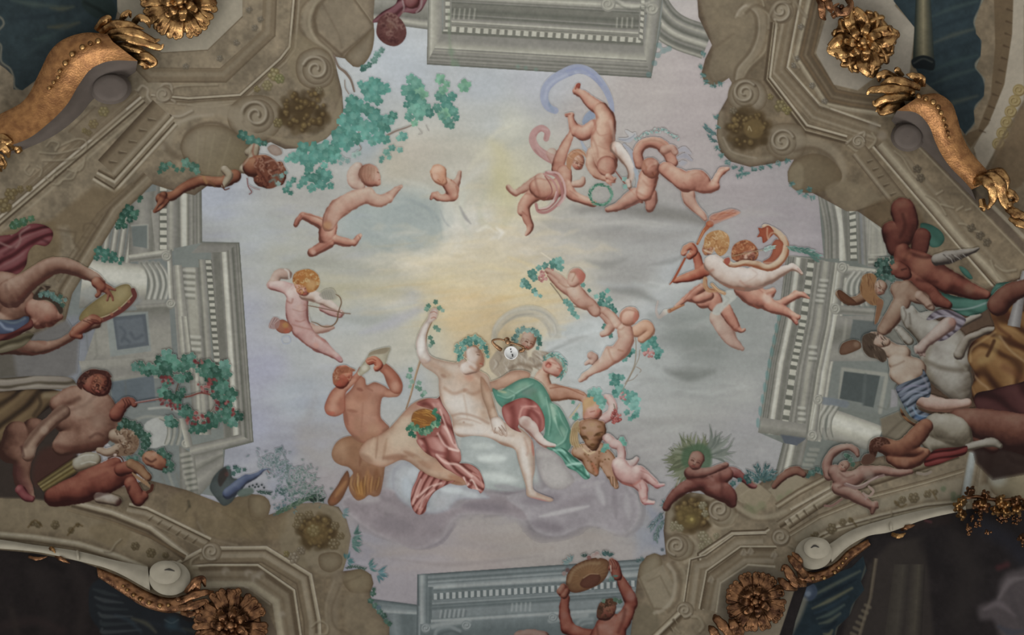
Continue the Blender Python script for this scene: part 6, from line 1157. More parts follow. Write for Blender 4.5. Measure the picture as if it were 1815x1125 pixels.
for p in ([(1110,676),(1122,672),(1130,664)],[(1104,690),(1112,676),(1126,650)],[(1128,650),(1136,655),(1134,660)]): stroke(p,.6,'84786a',.7)
grapes(1150,626,9,8,('8f5c58','9f6b66','b08580','bfa09a'),18,2.3,1);grapes(1068,552,8,7,('9b6a66','a97c76','b99590','c5aaa4'),14,2.4,2);grapes(1105,702,6,7,('8a5a5a','9f7270','b08c88','bfa09c'),12,2,3);grapes(964,488,8,12,('925f5c','a4706c','b58c86','c4a39c'),26,2.2,4,25);grapes(974,480,7,5,('9b605c','a6706a','b98c84','cfb8ac'),12,2,5)
fg('ch_grapeA','frescoed cherub leaning left to hold up a bunch of red grapes')
body([[(1066,552,9),(1078,562,11),(1084,574,9),(1076,588,7),(1068,592,5)]],'soft')
body([[(1004,506,8),(992,494,7),(978,484,5),(970,480,4)],[(1010,516,10),(996,508,8),(984,498,6),(974,488,4)]],'soft',L=(-.1,-.8,.5))
body([[(1016,512,14),(1024,524,15),(1034,534,14),(1046,540,11),(1056,552,10)]],'soft',L=(-.3,-.5,.7),bias=.03)
for p,w,c,a in [([(990,500),(1002,508),(1012,508)],1.2,'8d6350',.6),([(1012,526),(1020,534),(1026,530)],1.4,'9c7462',.5),([(1012,540),(1030,545),(1050,541)],1.4,'8a6450',.6),([(1044,558),(1050,566)],1,'9a6a58',.4)]: st(p,w,c,1.4,a)
part('ch_grapeA_head','head','ch_grapeA')
body([[(1022,490,15),(1016,498,11)]],'soft',L=(-.5,-.4,.7));fill([(1012,482),(1020,477),(1032,478),(1040,488),(1038,500),(1028,508),(1026,496),(1018,484)],'a0675a',3,.8,clip=True);dab(1034,490,8,'96594c',.5);st([(1010,482),(1020,484),(1014,498)],.9,'8a6850',1,.5)
fg('ch_grapeB','frescoed winged cherub looking away, hanging on the vine over the bright cloud')
body([[(1130,586,12),(1144,578,11),(1152,584,9),(1148,592,8),(1138,600,8)]],['7f5a48','a07a64','b39078','bfa18b','c8b09c'])
body([[(1048,630,7),(1054,634,7),(1050,642,5)],[(1044,641,4),(1038,645,3)]],['705448','8f7064','a48678','b39a8c','bda898'])
body([[(1094,574,9),(1084,560,8),(1072,550,7)],[(1108,586,14),(1110,602,14),(1102,618,15),(1092,628,14)],[(1088,628,13),(1074,642,12),(1058,652,9),(1044,661,6),(1036,666,5)],[(1036,668,5.5),(1028,674,4)],[(1080,622,9),(1072,640,10)]],'soft',L=(-.5,-.4,.7),bias=.03)
for p,w,c,a in [([(1092,582),(1100,584),(1106,580)],1.2,'8f6450',.5),([(1104,622),(1096,620)],1.4,'855a46',.6),([(1078,618),(1082,630),(1086,638)],1.6,'966c58',.5),([(1088,640),(1076,652),(1060,660)],1.4,'8f6450',.5),([(1118,584),(1122,596),(1116,608)],1.4,'966c58',.5),([(1068,614),(1064,640)],2,'ccc4bc',.4)]: st(p,w,c,1.5,a)
part('ch_grapeB_head','head','ch_grapeB')
body([[(1114,562,16),(1118,558,15)]],['7c5444','9c7462','b18c7a','bd9f8d','c6b09e'],L=(-.3,-.4,.7));st([(1100,572),(1102,556),(1112,549),(1126,552),(1131,564)],1.6,'8a5c4a',1.4,.6);fill([(1126,552),(1133,562),(1130,574),(1122,570)],'a5695a',2.5,.7,clip=True);st([(1104,548),(1116,544),(1128,550)],1,'9a7460',1.2,.5)
# --- blond cherub drinking, leopard, tumbling cherub
fg('ch_blond','frescoed blond cherub lying behind the leopard, holding up a bunch of grapes')
body([[(1058,746,10),(1072,742,9),(1084,732,9),(1086,718,8),(1080,706,7),(1074,702,4)]],'pink',L=(-.2,-.5,.7))
body([[(1046,716,14),(1050,728,17),(1046,738,13)]],'rose',L=(-.3,-.5,.7));fill([(1030,716),(1036,706),(1050,702),(1058,708),(1052,718),(1040,724),(1032,738)],'a5895e',3,.7,clip=True);dab(1048,730,7,'b9948a',.6);st([(1046,730),(1054,728)],1,'8a5546',1,.6);st([(1056,738),(1060,734)],1,'8a4a40',1,.6);dab(1060,728,3,'a9605a',.4)
grapes(1093,738,9,14,('6f3330','8a4844','9c605a','b98e86'),34,2.4,7,10);stroke([(1090,724),(1088,716)],.8,'6f6a58')
leaves([(1046,694,6),(1054,698,8),(1062,694,7),(1060,706,9),(1068,712,8),(1066,720,6),(1052,690,4),(1044,700,4),(1022,738,5)],['5f8a7e','4c786e','759b90'],seed=13)
stroke([(1028,716),(1018,730),(1010,740)],1,'ab9c78',.8);leaves([(1018,740,5),(1022,734,4),(1016,712,4)],['5f8f7c','4f7f6e'],seed=14)
fg('leopard','frescoed brown leopard with a bowed head and paws on the cloud edge','painted_leopard','painted animal')
body([[(1025,800,12),(1045,805,18),(1050,825,13),(1056,838,6)],[(1062,800,16),(1078,815,13),(1084,830,9),(1088,852,7),(1092,862,5)],[(1072,822,10),(1080,840,7)]],'umber',L=(-.3,-.5,.7),bias=.2)
body([[(1046,762,20),(1054,764,21)],[(1050,778,16),(1052,790,9)],[(1033,750,6),(1030,760,6)],[(1068,752,5)]],'umber',L=(-.3,-.5,.8),bias=.06)
fill([(1010,770),(1016,752),(1026,746),(1024,770),(1026,792),(1016,790),(1010,784)],'94805f',2,.95)
for i in range(14): st([(1014+i*1.1,764+rng.uniform(-8,6)),(1012+i*1.2,780),(1016+i*1.3,792+rng.uniform(-3,4))],.7,['b3a07c','7a6040','a08c68'][i%3],.9,.8)
for x,y,r,c,a in [(1036,776,4,'50381f',.8),(1060,770,5,'50381f',.8),(1035,758,4,'5c4228',.7),(1050,752,6,'a58f68',.4),(1050,788,4,'50381f',.7),(1044,782,5,'8a6f4c',.5),(1062,756,4,'6a4e30',.5),(1046,768,6,'8f7650',.4)]: dab(x,y,r,c,a,ry=r*.6)
st([(1028,775),(1037,773),(1042,778)],1.2,'3f2a18',1,.8);st([(1054,772),(1062,767),(1068,766)],1.2,'3f2a18',1,.8);st([(1044,791),(1052,794),(1058,790)],1.4,'3f2a18',1,.8);st([(1034,796),(1044,804),(1054,800)],1.2,'c6b592',1,.8);st([(1036,804),(1048,820),(1052,836)],2,'6e4a30',2,.6);st([(1050,822),(1058,836)],3,'a0563c',2.4,.4)
for x in (1081,1086,1091): st([(x,845),(x+1,862)],.9,'4d3824',1,.7)
rs = random.Random(3)
for i in range(26): dab(1036+rs.uniform(-6,44),802+rs.uniform(-4,30),1.5,'5c4228',.5,1)
fg('ch_tumble','frescoed pink cherub tumbling head first beside the leopard, feet to the right')
body([[(1076,776,8),(1088,786,9),(1098,790,8),(1102,804,7),(1100,820,8)]],'pink',L=(-.3,-.5,.7),a=.9);dab(1078,776,6,'bdb4ac',.6);body([[(1108,828,10),(1122,820,7),(1128,814,5)]],'pink',a=.7)
body([[(1098,824,14),(1106,838,17),(1120,844,17),(1130,838,14)],[(1132,838,12),(1146,844,9),(1158,854,7),(1164,860,5)],[(1166,861,4.5),(1176,859,3)],[(1126,852,12),(1138,864,10),(1140,876,8),(1142,886,6)],[(1144,890,4.5),(1158,891,3)]],'pink',L=(-.2,-.6,.7),bias=.04)
for p,w,c,a in [([(1104,856),(1120,860),(1134,852)],2,'9a5e52',.6),([(1136,834),(1150,840),(1162,852)],1,'8a5e5c',.5),([(1146,860),(1150,874)],1.2,'8a5e5c',.6),([(1140,884),(1148,880)],1.2,'96605c',.5),([(1142,892),(1156,893)],1.2,'a0626a',.6),([(1160,862),(1174,860)],1.2,'a0626a',.6),([(1134,858),(1136,866)],1,'96605c',.5)]: st(p,w,c,1.4,a)
leaves([(1073,792,7),(1070,798,5),(1102,778,6),(1106,786,5)],['5f8c7e','4d7a6c'],seed=15);dab(1084,800,5,'a3626a',.4)
# ---------------------------------------------------------------- figures and plants along the rim
FL.update(dim=['3a2119','5c3a2c','7a5442','94705b','a68873'],ruddy=['32130f','54241b','73382a','8c4f3c','a0684f'],bronze=['3a1c14','5d3022','7e4a34','996448','ab7f60'],
 ivory=['5a4a3a','7a6a56','96886f','aa9f88','b8b09c'],shade=['2a1a17','42291f','5f4030','785642','8c6c56'])
TONE[:] = [.86,.8]
begin('bg_l','painted_wall',label='grey-brown painted wall behind the crowd at the left edge',cat='painted architecture')
fill([(-60,586),(60,592),(118,566),(140,600),(136,660),(100,680),(60,672),(-60,676)],'74716d',5,1,sp=False);fill([(-60,600),(20,604),(30,668),(-60,676)],'5f594d',6,.9,sp=False)
fill([(-60,676),(90,676),(130,780),(150,850),(110,890),(60,884),(-60,880)],'3a3029',4,1,sp=False);fill([(70,800),(130,790),(120,850),(60,860)],'4c2a22',8,.8,clip=True)
begin('bg_r','painted_wall',label='brown painted wall and rail behind the crowd at the right edge',cat='painted architecture')
fill([(1640,560),(1720,520),(1875,470),(1875,800),(1700,800),(1620,770),(1640,640)],'5a4433',4,1,sp=False,noise=.08);fill([(1720,780),(1875,770),(1875,830),(1760,850),(1730,820)],'2c1c19',6,.9,sp=False)
fill([(1560,742),(1610,722),(1650,760),(1600,800),(1566,790)],'7a6f5a',3,1,sp=False);st([(1572,770),(1600,745),(1620,740)],2,'5a503f',2,.6);st([(1585,780),(1612,752)],2,'91866f',2,.5)
# --- top edge
fg('topcherub','frescoed dark red curly-haired figure in rose cloth, at the top edge','painted_reveller','painted figure')
cloth([(660,40),(676,22),(700,8),(712,-10),(760,-20),(750,14),(736,24),(716,22),(706,32),(690,34)],['432024','5e3033','77444a','8a5c5f','9f7f7e'],-30,20,8,folds=[([(712,-4),(716,12),(714,22)],1.2,'a89a94',1.2,.8),([(748,-4),(746,12),(738,22)],1.4,'a39a92',1.2,.8)])
body([[(730,2,14)]],['48201f','64302f','7b4443','8c5a57','9a706b'])
curls([(668,46),(674,30),(690,24),(706,30),(718,46),(720,62),(712,76),(698,82),(680,76),(668,62)],['4a2625','643a35','7d524a','8f6a5e'],70,5,1.3,12);dab(694,44,8,'86604f',.5);dab(704,58,8,'5a2f2b',.5);dab(680,68,6,'5a2f2b',.4);st([(686,36),(696,40),(704,52)],1.6,'95786b',1.4,.5)
leaves([(668,96,7),(664,108,7),(676,90,6),(654,116,6),(646,120,7),(642,124,5)],seed=21)
TONE[:] = [1.0,1.0]
# --- big vine by the top left corner
begin('vine_tl','painted_grapevine',label='large frescoed grapevine with broad teal leaves hanging from the top left corner',cat='painted vine')
stroke([(592,98),(600,118),(612,128),(622,142),(628,162)],(1.6,2.6,1.6),'6e6055',.9);stroke([(611,142),(612,155),(618,166)],.9,'7a6d62');stroke([(686,240),(702,232),(720,226),(734,220)],(2,1.6,1),'7d6f64',.9);stroke([(636,205),(640,222),(632,246),(640,262),(636,268)],.8,'7a6d62');stroke([(742,228),(748,236),(742,238)],.5,'8b8680');stroke([(755,222),(760,232)],.5,'8b8680')
VB = ['4d7a6e','56857a','608f83','497468']
leaves([(660,148,12),(668,160,13),(648,158,10),(680,158,10),(655,172,11),(668,176,9),(640,150,7),(624,178,12),(636,188,13),(620,196,13),(648,192,11),(630,210,14),(646,222,12),(612,216,12),(620,232,14),(604,236,13),(598,250,13),(616,252,13),(632,244,10),(660,200,11),(668,212,13),(680,222,12),(660,228,11),(672,240,11),(650,240,9),(688,210,9),(698,206,8),(694,216,7),(682,248,8),(660,252,8)],VB,seed=31)
leaves([(728,140,10),(738,150,12),(724,160,11),(744,166,12),(730,176,12),(748,184,11),(736,194,11),(722,186,7),(756,196,10),(742,206,10),(736,218,7),(724,206,8),(762,202,8),(778,170,9),(784,160,8),(790,178,11),(796,192,12),(786,200,11),(806,198,8),(780,142,9),(792,148,7),(800,170,8),(822,154,11),(796,216,9),(800,224,7),(808,210,7),(774,190,8),(782,208,7)],['567f72','638d7e','70987f','4b766b'],seed=32)
leaves([(716,242,8,200),(708,246,6),(696,262,7),(708,266,6),(684,270,7),(678,280,5),(690,278,5),(676,286,4)],['5b867b','6f978a'],seed=33)
leaves([(540,262,11),(556,266,12),(574,264,13),(590,266,11),(530,276,11),(546,282,12),(518,278,9),(562,280,12),(580,278,11),(508,284,6),(548,294,9),(590,284,8),(576,294,7),(600,276,7),(568,304,9),(580,312,11),(562,318,10),(572,328,9),(586,328,7),(550,314,8),(538,322,8),(554,332,8),(530,330,6),(520,320,6),(512,328,7),(508,336,7),(516,342,5),(500,300,6),(545,306,6)],VB,seed=34)
leaves([(608,282,5),(616,286,5),(628,274,6),(636,272,6),(604,290,4)],['7d9690','8b9d96'],seed=35,v=None)
leaves([(432,240,9,200),(446,248,9,180),(458,252,8,170),(470,254,6,180)],['3f6258','355349'],seed=36)
TONE[:] = [.9,.85]
# --- dragonish carved figures at left of that corner
fg('beast_tl','frescoed red-brown arm and tangled snarling head under the top left stone scroll','painted_beast','painted figure')
body([[(284,352,9),(294,350,9),(308,346,8),(324,334,8),(340,326,9),(358,320,9),(376,322,9),(396,322,10),(416,312,12)]],'bronze',L=(-.2,-.7,.6),bias=-.05)
body([[(290,346,7),(286,356,6),(280,364,3),(274,374,2)],[(296,356,5),(286,368,3),(274,376,1.5)]],'bronze',bias=-.1);st([(284,346),(296,352),(290,360)],2,'4a2018',1.6,.6)
body([[(440,270,7),(452,262,8),(446,285,8),(432,300,8)],[(398,300,7),(406,312,7),(396,330,4)]],'ivory',L=(-.2,-.7,.6));
body([[(448,296,18),(466,292,18),(480,300,15),(484,316,13)],[(474,322,11),(462,318,12)],[(496,292,6),(502,306,6),(498,322,6)]],'bronze',L=(-.1,-.8,.6))
curls([(450,290),(462,280),(480,280),(492,290),(502,302),(500,316),(490,330),(476,334),(464,324),(456,308)],['4e241b','6b3a2b','8a5844','a37a64'],60,4.4,1.1,14,base='74422f')
fill([(474,262),(484,256),(496,262),(500,272),(490,276),(480,272)],'a08c7c',1.5,.9,rim=('7c6050',3));for_ = [([(444,262),(440,280),(428,296)],1.4,'b3a58c'),([(452,250),(448,270),(456,284)],1.6,'8a4a36'),([(484,312),(492,310),(498,318)],2,'5a7a72'),([(478,322),(486,318),(490,328)],2,'6d8a80'),([(470,288),(486,284),(496,296)],1.2,'b5907c'),([(482,304),(492,300)],1.4,'3d1c16'),([(458,300),(466,312),(474,326)],1.4,'4a2018'),([(372,322),(380,330),(378,338)],2,'6b4a2c'),([(360,312),(366,324)],2.4,'a07a4a')]
for p,w,c in for_: st(p,w,c,1.3,.7)
stroke([(438,316),(440,330),(446,340),(442,344)],.9,'7c4a48');stroke([(440,328),(452,334),(460,336)],.8,'9a7c78');stroke([(394,326),(398,336),(406,334)],1,'5a2f24');leaves([(500,312,5),(506,306,4),(494,326,5)],['6f8f86','86a096'],seed=37)
leaves([(292,296,8,200),(284,304,5),(300,290,5),(330,290,8),(342,296,9),(348,302,7),(324,300,5),(314,300,5),(308,294,4)],['4f7560','5b8470','3f6452'],seed=38)
# --- left rim foliage
begin('ivy_l','painted_ivy',label='frescoed ivy sprigs climbing the stone pier at the left edge of the opening',cat='painted ivy')
leaves([(250,350,5),(246,356,4),(230,372,9),(238,380,8),(222,378,8),(216,388,7),(230,390,7),(212,396,8),(222,400,6),(208,402,6),(244,374,4)],['2f5745','3c6652','274a3b'],seed=41)
leaves([(176,446,8),(188,450,8),(200,452,8),(170,456,6),(184,460,7),(206,460,6),(196,462,5),(216,458,5),(212,466,4),(178,440,4)],['3a6a5a','4a7a69','2f5a4c'],seed=42)
leaves([(30,396,9,150),(42,392,8),(54,388,7),(22,402,6)],['3b5a3c','486a48'],seed=43)
TONE[:] = [.9,.8]
# --- tambourine player
fg('rosecloth_l','frescoed deep rose cloth bunched at the left edge above the tambourine player','painted_drapery','painted drapery')
cloth([(-60,430),(0,418),(26,414),(42,402),(60,396),(82,400),(94,412),(90,428),(80,436),(62,434),(50,448),(46,470),(30,486),(0,484),(-60,490)],['3a1517','521f22','6c3033','7f4a4a','977470'],-20,26,10,folds=[([(0,430),(14,436),(28,438),(36,426),(36,414),(52,402)],2,'8f6b64',1.6,.8),([(58,430),(72,424),(86,430)],2.4,'42171a',2,.6),([(8,450),(24,440)],3,'4c1a1e',3,.5),([(20,416),(34,406),(46,400)],1.4,'a38c7a',1.2,.7)])
fg('tambourine_girl','frescoed woman in profile facing down with raised arms playing a tambourine, left edge','painted_tambourine_player','painted figure')
body([[(-40,520,40),(10,520,38),(30,540,36)],[(-40,580,30),(10,575,28)]],'dim',L=(-.1,-.7,.6),bias=.08)
body([[(-20,610,20),(20,612,16),(44,616,14),(70,616,12),(100,610,8),(126,596,7),(142,584,8),(160,574,9)],[(150,580,9),(172,574,7)]],'dim',L=(0,-.8,.5),bias=.02)
body([[(20,520,26),(48,500,19),(76,480,17),(100,470,15),(128,474,13),(150,484,11),(168,492,10),(178,502,9)]],['4a2a22','6c4636','8c6652','a3826d','b0957f'],L=(-.1,-.9,.5),bias=-.02)
for p,w,c,a in [([(34,530),(60,505),(84,492),(120,490),(150,492)],3,'5a2c22',.6),([(10,505),(16,540),(30,560)],3,'6b4a3a',.4),([(40,600),(60,600),(80,608)],4,'8a5a46',.5),([(40,622),(70,628),(100,618),(130,600)],2,'5a2c22',.7)]: st(p,w,c,2.4,a)
part('tamb','tambourine','tambourine_girl','yellowish tambourine with red rim')
fill([(140,566),(146,552),(164,536),(190,518),(214,505),(228,504),(234,514),(232,526),(214,544),(190,558),(164,566),(150,570)],'8d7a48',rim=('6b5a34',5),grad=('9c8c5e',150,560,230,510));dab(170,550,12,'75653e',.5);dab(214,520,9,'a09468',.4)
stroke([(236,514),(238,526),(222,544),(200,558),(178,568),(160,572)],(4,5,4),'64302a',1);stroke([(234,524),(214,544),(190,559),(160,567)],.9,'ad9f74',.8)
for x,y in ((228,534),(212,546),(198,557),(180,566)): dab(x,y,3,'9c5e44',.7,1)
resume('tambourine_girl')
body([[(172,500,10),(180,508,9)],[(182,506,5),(194,510,4),(204,514,2)],[(182,512,5),(192,520,3),(190,532,2)],[(176,512,5),(176,520,4),(172,524,4)],[(188,512,4),(198,524,2),(200,532,1.4)]],['4a1f17','6b3226','834834','9a644c','a87f66'],k=1)
body([[(136,586,9),(150,576,10),(164,566,9),(176,568,6)],[(130,592,7),(142,596,5)]],['4a1f17','6b3226','834834','9a644c','a87f66'],bias=.05)
for i in range(3): st([(148+i*7,568-i),(158+i*7,572-i*2),(166+i*5,580-i*4)],1,'4a1f17',1,.6)
part('tamb_head','head','tambourine_girl')
body([[(64,548,20),(80,556,22),(84,560,20)],[(66,568,14),(74,576,7)],[(98,560,11),(106,562,6)]],['50291f','7a4a3a','9a6c58','ab8670','b59c86'],L=(-.2,-.8,.5));
for p,w,c,a in [([(90,572),(96,576)],1.6,'3d1a14',.8),([(72,576),(78,580)],1.4,'3d1a14',.8),([(52,560),(54,572),(56,578)],1.8,'2f1512',.7),([(98,568),(104,570)],1.6,'3d1a14',.6),([(86,566),(100,566)],1,'6b3a2c',.6),([(82,574),(84,580)],1.4,'7a4636',.6)]: st(p,w,c,1.2,a)
dab(84,564,6,'a0604c',.4)
part('tamb_hair','hair','tambourine_girl','dark hair with leafy wreath')
fill([(58,528),(66,514),(76,506),(90,508),(84,516),(90,524),(102,530),(110,542),(112,552),(106,556),(98,542),(84,532),(68,532)],'3a2c22',1.4)
leaves([(76,518,6),(84,522,7),(92,522,7),(98,528,6),(104,532,6),(110,540,5),(72,524,5),(116,532,4),(108,526,5)],['4d6a62','5d7c74','3c584a'],seed=44);st([(74,506),(80,512),(72,516)],1.6,'8a745c',1.2,.8);st([(60,520),(68,512)],1.6,'5a4432',1.2,.8)
part('tamb_dress','dress','tambourine_girl','blue bodice with red strap')
fill([(-60,560),(0,566),(30,566),(44,560),(52,564),(44,582),(20,590),(0,592),(-60,592)],'46526a',rim=('2f3444',4));st([(0,572),(10,582),(22,584)],2.4,'8d9aac',2,.8);st([(0,566),(24,572),(44,564)],2,'6f8080',2,.6)
cloth([(-60,594),(0,592),(22,588),(46,574),(56,566),(58,580),(40,590),(20,602),(-60,612)],['2f1010','4a1c1a','653029','7c463c','94685a'],-20,22,4)
cloth([(-60,610),(0,604),(20,600),(44,590),(60,592),(50,606),(36,616),(0,626),(-60,630)],['383020','4d452f','645a42','786e56','8d846c'],-15,18,5)
# --- Silenus group, lower left
fg('ledge_l','frescoed pale cream blanket along the back of the bending giant, left edge','painted_drapery','painted drapery')
cloth([(-60,668),(0,670),(60,666),(120,668),(136,680),(146,688),(110,690),(60,690),(0,694),(-60,700)],['4b4234','665c4a','80766a','958c7a','a39b88'],-4,16,5)
fg('silenus','frescoed massive bearded giant seen from behind bending over a golden vessel, lower left','painted_giant','painted figure')
cloth([(-60,696),(0,694),(50,690),(90,690),(112,696),(100,712),(70,736),(50,760),(30,780),(0,790),(-60,800)],['241a14','40301f','5d482f','786241','8c7a56'],-40,30,12,con=.8,folds=[([(66,696),(72,716),(60,736)],3,'33261a',3,.6),([(80,700),(100,700),(112,692)],5,'8f8064',4,.5)])
body([[(60,760,20),(48,790,18),(40,820,16),(38,845,15),(46,868,13)],[(46,868,12),(54,880,8)],[(30,770,24),(20,800,22)]],'dim',L=(.5,-.6,.5),bias=-.1)
body([[(104,716,16),(130,706,22),(165,720,34),(176,745,34),(160,768,32),(130,778,26),(110,790,18)],[(196,738,20),(206,762,17),(226,776,11)],[(120,740,28),(150,745,34)]],'dim',L=(-.2,-.7,.6),bias=.1)
body([[(112,730,13),(92,746,12),(72,766,12),(56,786,12),(50,806,12)]],['4c3024','6b4c3c','866854','9c8069','ab937b'],L=(-.3,-.7,.6),bias=.04)
for p,w,c,a in [([(140,706),(110,722),(84,742),(60,768),(44,790)],4,'4f2e22',.6),([(170,700),(150,718),(120,728)],3,'6a483a',.35),([(100,790),(130,796),(170,788),(200,782)],5,'5a3024',.6),([(160,775),(172,768),(182,772)],2.4,'4a2a20',.5),([(196,704),(204,730),(206,750)],3,'6e4c3a',.5),([(140,745),(170,738)],2,'6e4c3a',.35),([(38,792),(42,808)],2.4,'3a1d18',.5),([(30,830),(36,850),(50,866)],8,'5c2c2e',.4)]: st(p,w,c,w,a)
dab(150,722,16,'a08a74',.35);dab(175,745,14,'a38d78',.3);dab(78,762,7,'ab9680',.5);dab(64,800,9,'ab9680',.35)
body([[(36,868,9),(46,880,8),(56,884,6)]],['3a1416','5a2426','78383a','8e5450','9f726a']);
part('silenus_head','head','silenus','bowed head with curly beard')
body([[(204,772,12),(222,776,14),(234,780,12)],[(176,798,6),(190,802,7),(206,796,8),(218,786,8)]],['5c4230','7c614c','978069','a8947c','b4a48e'],L=(-.3,-.7,.6));curls([(216,766),(232,762),(244,774),(246,790),(236,804),(220,808),(206,806),(214,792),(222,780)],['4a3020','6a4c36','8a6e54','a39078'],46,4.4,1.1,16,base='7a5f48')
part('silenus_wreath','wreath','silenus','dark green leaf wreath')
leaves([(214,752,7),(226,750,8),(236,752,8),(246,758,8),(252,768,8),(256,778,8),(256,790,8),(250,802,7),(240,812,7),(228,812,6),(262,784,6),(262,772,6),(244,766,6),(220,746,6),(210,758,5),(264,800,5)],['2b4a3a','355845','24402f','45665a'],seed=45)
part('silenus_vessel','vessel','silenus','ribbed golden horn with a pale mouth')
strip((66,856),(130,812),(148,830),(78,872),[(0,'3c2e18'),(.15,'75663a'),(.3,'4c3d20'),(.45,'8a7c4c'),(.6,'54431f'),(.75,'7c6c3c'),(1,'332512')]);body([[(142,822,14),(156,816,15),(168,814,12)]],['50402f','73644e','8f8670','9f9a88','a9a698']);
for p in ([(140,810),(152,806),(166,806)],[(144,822),(158,818),(170,820)]): st(p,1,'b2b1a4',1,.7)
stroke([(160,850),(176,838),(190,832),(206,830),(218,820),(214,810),(202,808),(192,812)],1.3,'4f2f22',.8);stroke([(160,849),(176,836),(190,829)],.8,'a98e72',.8);dab(200,820,4,'b79c86',.7,clip=False);dab(204,806,3,'cdb8a8',.7,clip=False)
fg('redhead_l','frescoed ruddy young face peering over the giant, by the left wall','painted_youth','painted figure')
body([[(166,676,22),(176,680,22)],[(182,690,12),(186,692,8)]],'ruddy',L=(-.4,-.5,.7),bias=.12);face(176,680,19,30,.5,.2,['32130f','5c2a1e','7c412f','94583f','a3714f'],dark='2a100c')
curls([(136,680),(142,666),(156,656),(174,655),(190,658),(198,668),(190,668),(174,662),(158,668),(148,680),(144,690)],['2c1410','43211a','5c3226','6e4434'],34,4,1,17)
body([[(206,734,13),(214,722,11),(222,714,10)],[(222,714,8),(232,711,7),(238,716,6)]],'ruddy',bias=.05);
for i in range(3): st([(218+i*5,708),(222+i*5,716),(220+i*5,722)],1,'33120e',1,.6)
begin('thyrsus','painted_vine_branch',label='frescoed leafy branch with red flowers held out over the left-hand cornice',cat='painted branch')
stroke([(238,714),(262,710),(290,706),(312,705),(336,702),(356,696),(376,700)],1.6,'7a4238',.8);stroke([(240,713),(280,706)],.6,'9a8480',.8);stroke([(386,704),(378,722),(366,738)],1,'5f5548');stroke([(316,680),(312,700),(330,704)],1.2,'5a4236')
TH = ['2f5a48','3d6c58','4a7c68','264c3c','568474']
leaves([(240,648,8),(250,644,6),(254,656,9),(264,654,9),(262,662,7),(286,640,10),(296,632,11),(306,638,11),(312,648,11),(284,652,10),(296,650,11),(286,662,9),(300,664,9),(276,660,6),(314,668,7)],TH,seed=51)
leaves([(328,636,9),(338,634,8),(342,644,9),(328,648,10),(332,666,9),(320,672,8),(320,654,6),(356,644,8),(362,650,7),(358,662,7),(352,656,6)],TH,seed=52)
leaves([(372,650,11),(384,658,11),(396,648,10),(376,668,11),(388,676,12),(400,664,9),(396,688,11),(408,700,11),(384,690,11),(404,712,9),(394,706,9),(414,706,6),(376,682,8),(380,700,8),(368,660,8)],TH,seed=53)
leaves([(294,680,8),(290,694,9),(300,700,9),(310,706,9),(318,700,9),(312,716,8),(324,694,7),(302,744,9),(310,750,8),(300,752,6),(330,724,9),(336,732,9),(322,730,8),(344,752,8),(352,760,10),(340,762,6),(364,754,10),(376,746,11),(384,740,9),(372,736,8),(396,722,9),(404,730,10),(400,742,9),(414,746,9),(422,738,8),(410,752,7),(418,732,6),(390,728,7)],TH,seed=54)
rs = random.Random(6)
for cx,cy,rx,ry,n in ((298,674,14,7,16),(352,640,8,7,8),(364,686,15,9,20),(380,676,10,5,8),(296,714,14,6,14),(314,722,9,5,8),(338,746,10,8,12),(352,736,10,6,10),(364,746,6,5,6),(386,718,7,9,10),(412,730,5,7,6),(400,714,6,3,4)):
    for i in range(n): dab(cx+rs.uniform(-rx,rx),cy+rs.uniform(-ry,ry),rs.uniform(1.8,3.2),rs.choice(['7a2f30','8c3f3c','68282a','a0605a']),.85,1.2,clip=False)
fg('panchild','frescoed dark red faun child playing pan pipes, lower left','painted_faun','painted figure')
body([[(96,880,18),(130,870,24),(170,858,26),(200,846,22),(226,840,16)],[(150,852,18),(190,830,14),(206,820,10)]],'ruddy',L=(-.1,-.8,.5),bias=-.02)
body([[(232,856,12),(240,872,13),(246,886,11)],[(246,884,11),(256,878,8)],[(214,832,12),(230,828,12),(248,830,9)]],'ruddy',L=(-.3,-.6,.6),bias=.06)
body([[(176,882,10),(192,884,10),(206,888,9)]],['3c2c22','665444','8c7d6b','a3988a','b0a898']);dab(212,892,7,'3a1a16',.7)
for p,w,c,a in [([(110,884),(150,884),(190,872),(226,866)],4,'2e100e',.5),([(160,850),(190,838)],3,'7a3e30',.5),([(230,862),(226,878),(236,892)],1.6,'33120e',.6)]: st(p,w,c,2.5,a)
part('pan_head','head','panchild')
body([[(266,812,14),(280,818,14),(286,822,12)]],'bronze',bias=.12);st([(258,812),(268,818),(276,814)],1.8,'3a1710',1.2,.7);st([(262,824),(272,826)],1.4,'3a1710',1.2,.6);dab(274,804,5,'b08c70',.6);st([(268,806),(278,801)],1.4,'b08c70',1,.6);dab(286,826,6,'5f2f20',.4)
leaves([(282,800,6),(290,804,7),(298,810,7),(300,820,7),(302,832,6),(294,834,6),(306,824,5),(288,798,5)],['2d4d3e','3a5d4c'],seed=55)
part('pan_pipes','pan_pipes','panchild','brown pan pipes')
body([[(232,822,9),(246,830,9),(262,846,7)]],['3c2015','5e3a26','7c5438','96704e','a98a66']);
for i in range(7): st([(234+i*4.2,836+i*2.8),(243+i*4.2,844+i*2.9)],1.5,'9e7b56',1,.85);stroke([(235+i*4.2,838+i*2.8),(242+i*4.2,847+i*2.9)],1.5,'93704e',.8)
stroke([(262,872),(268,868),(270,860)],3,'4a2418',1)
TONE[:] = [.84,.78]
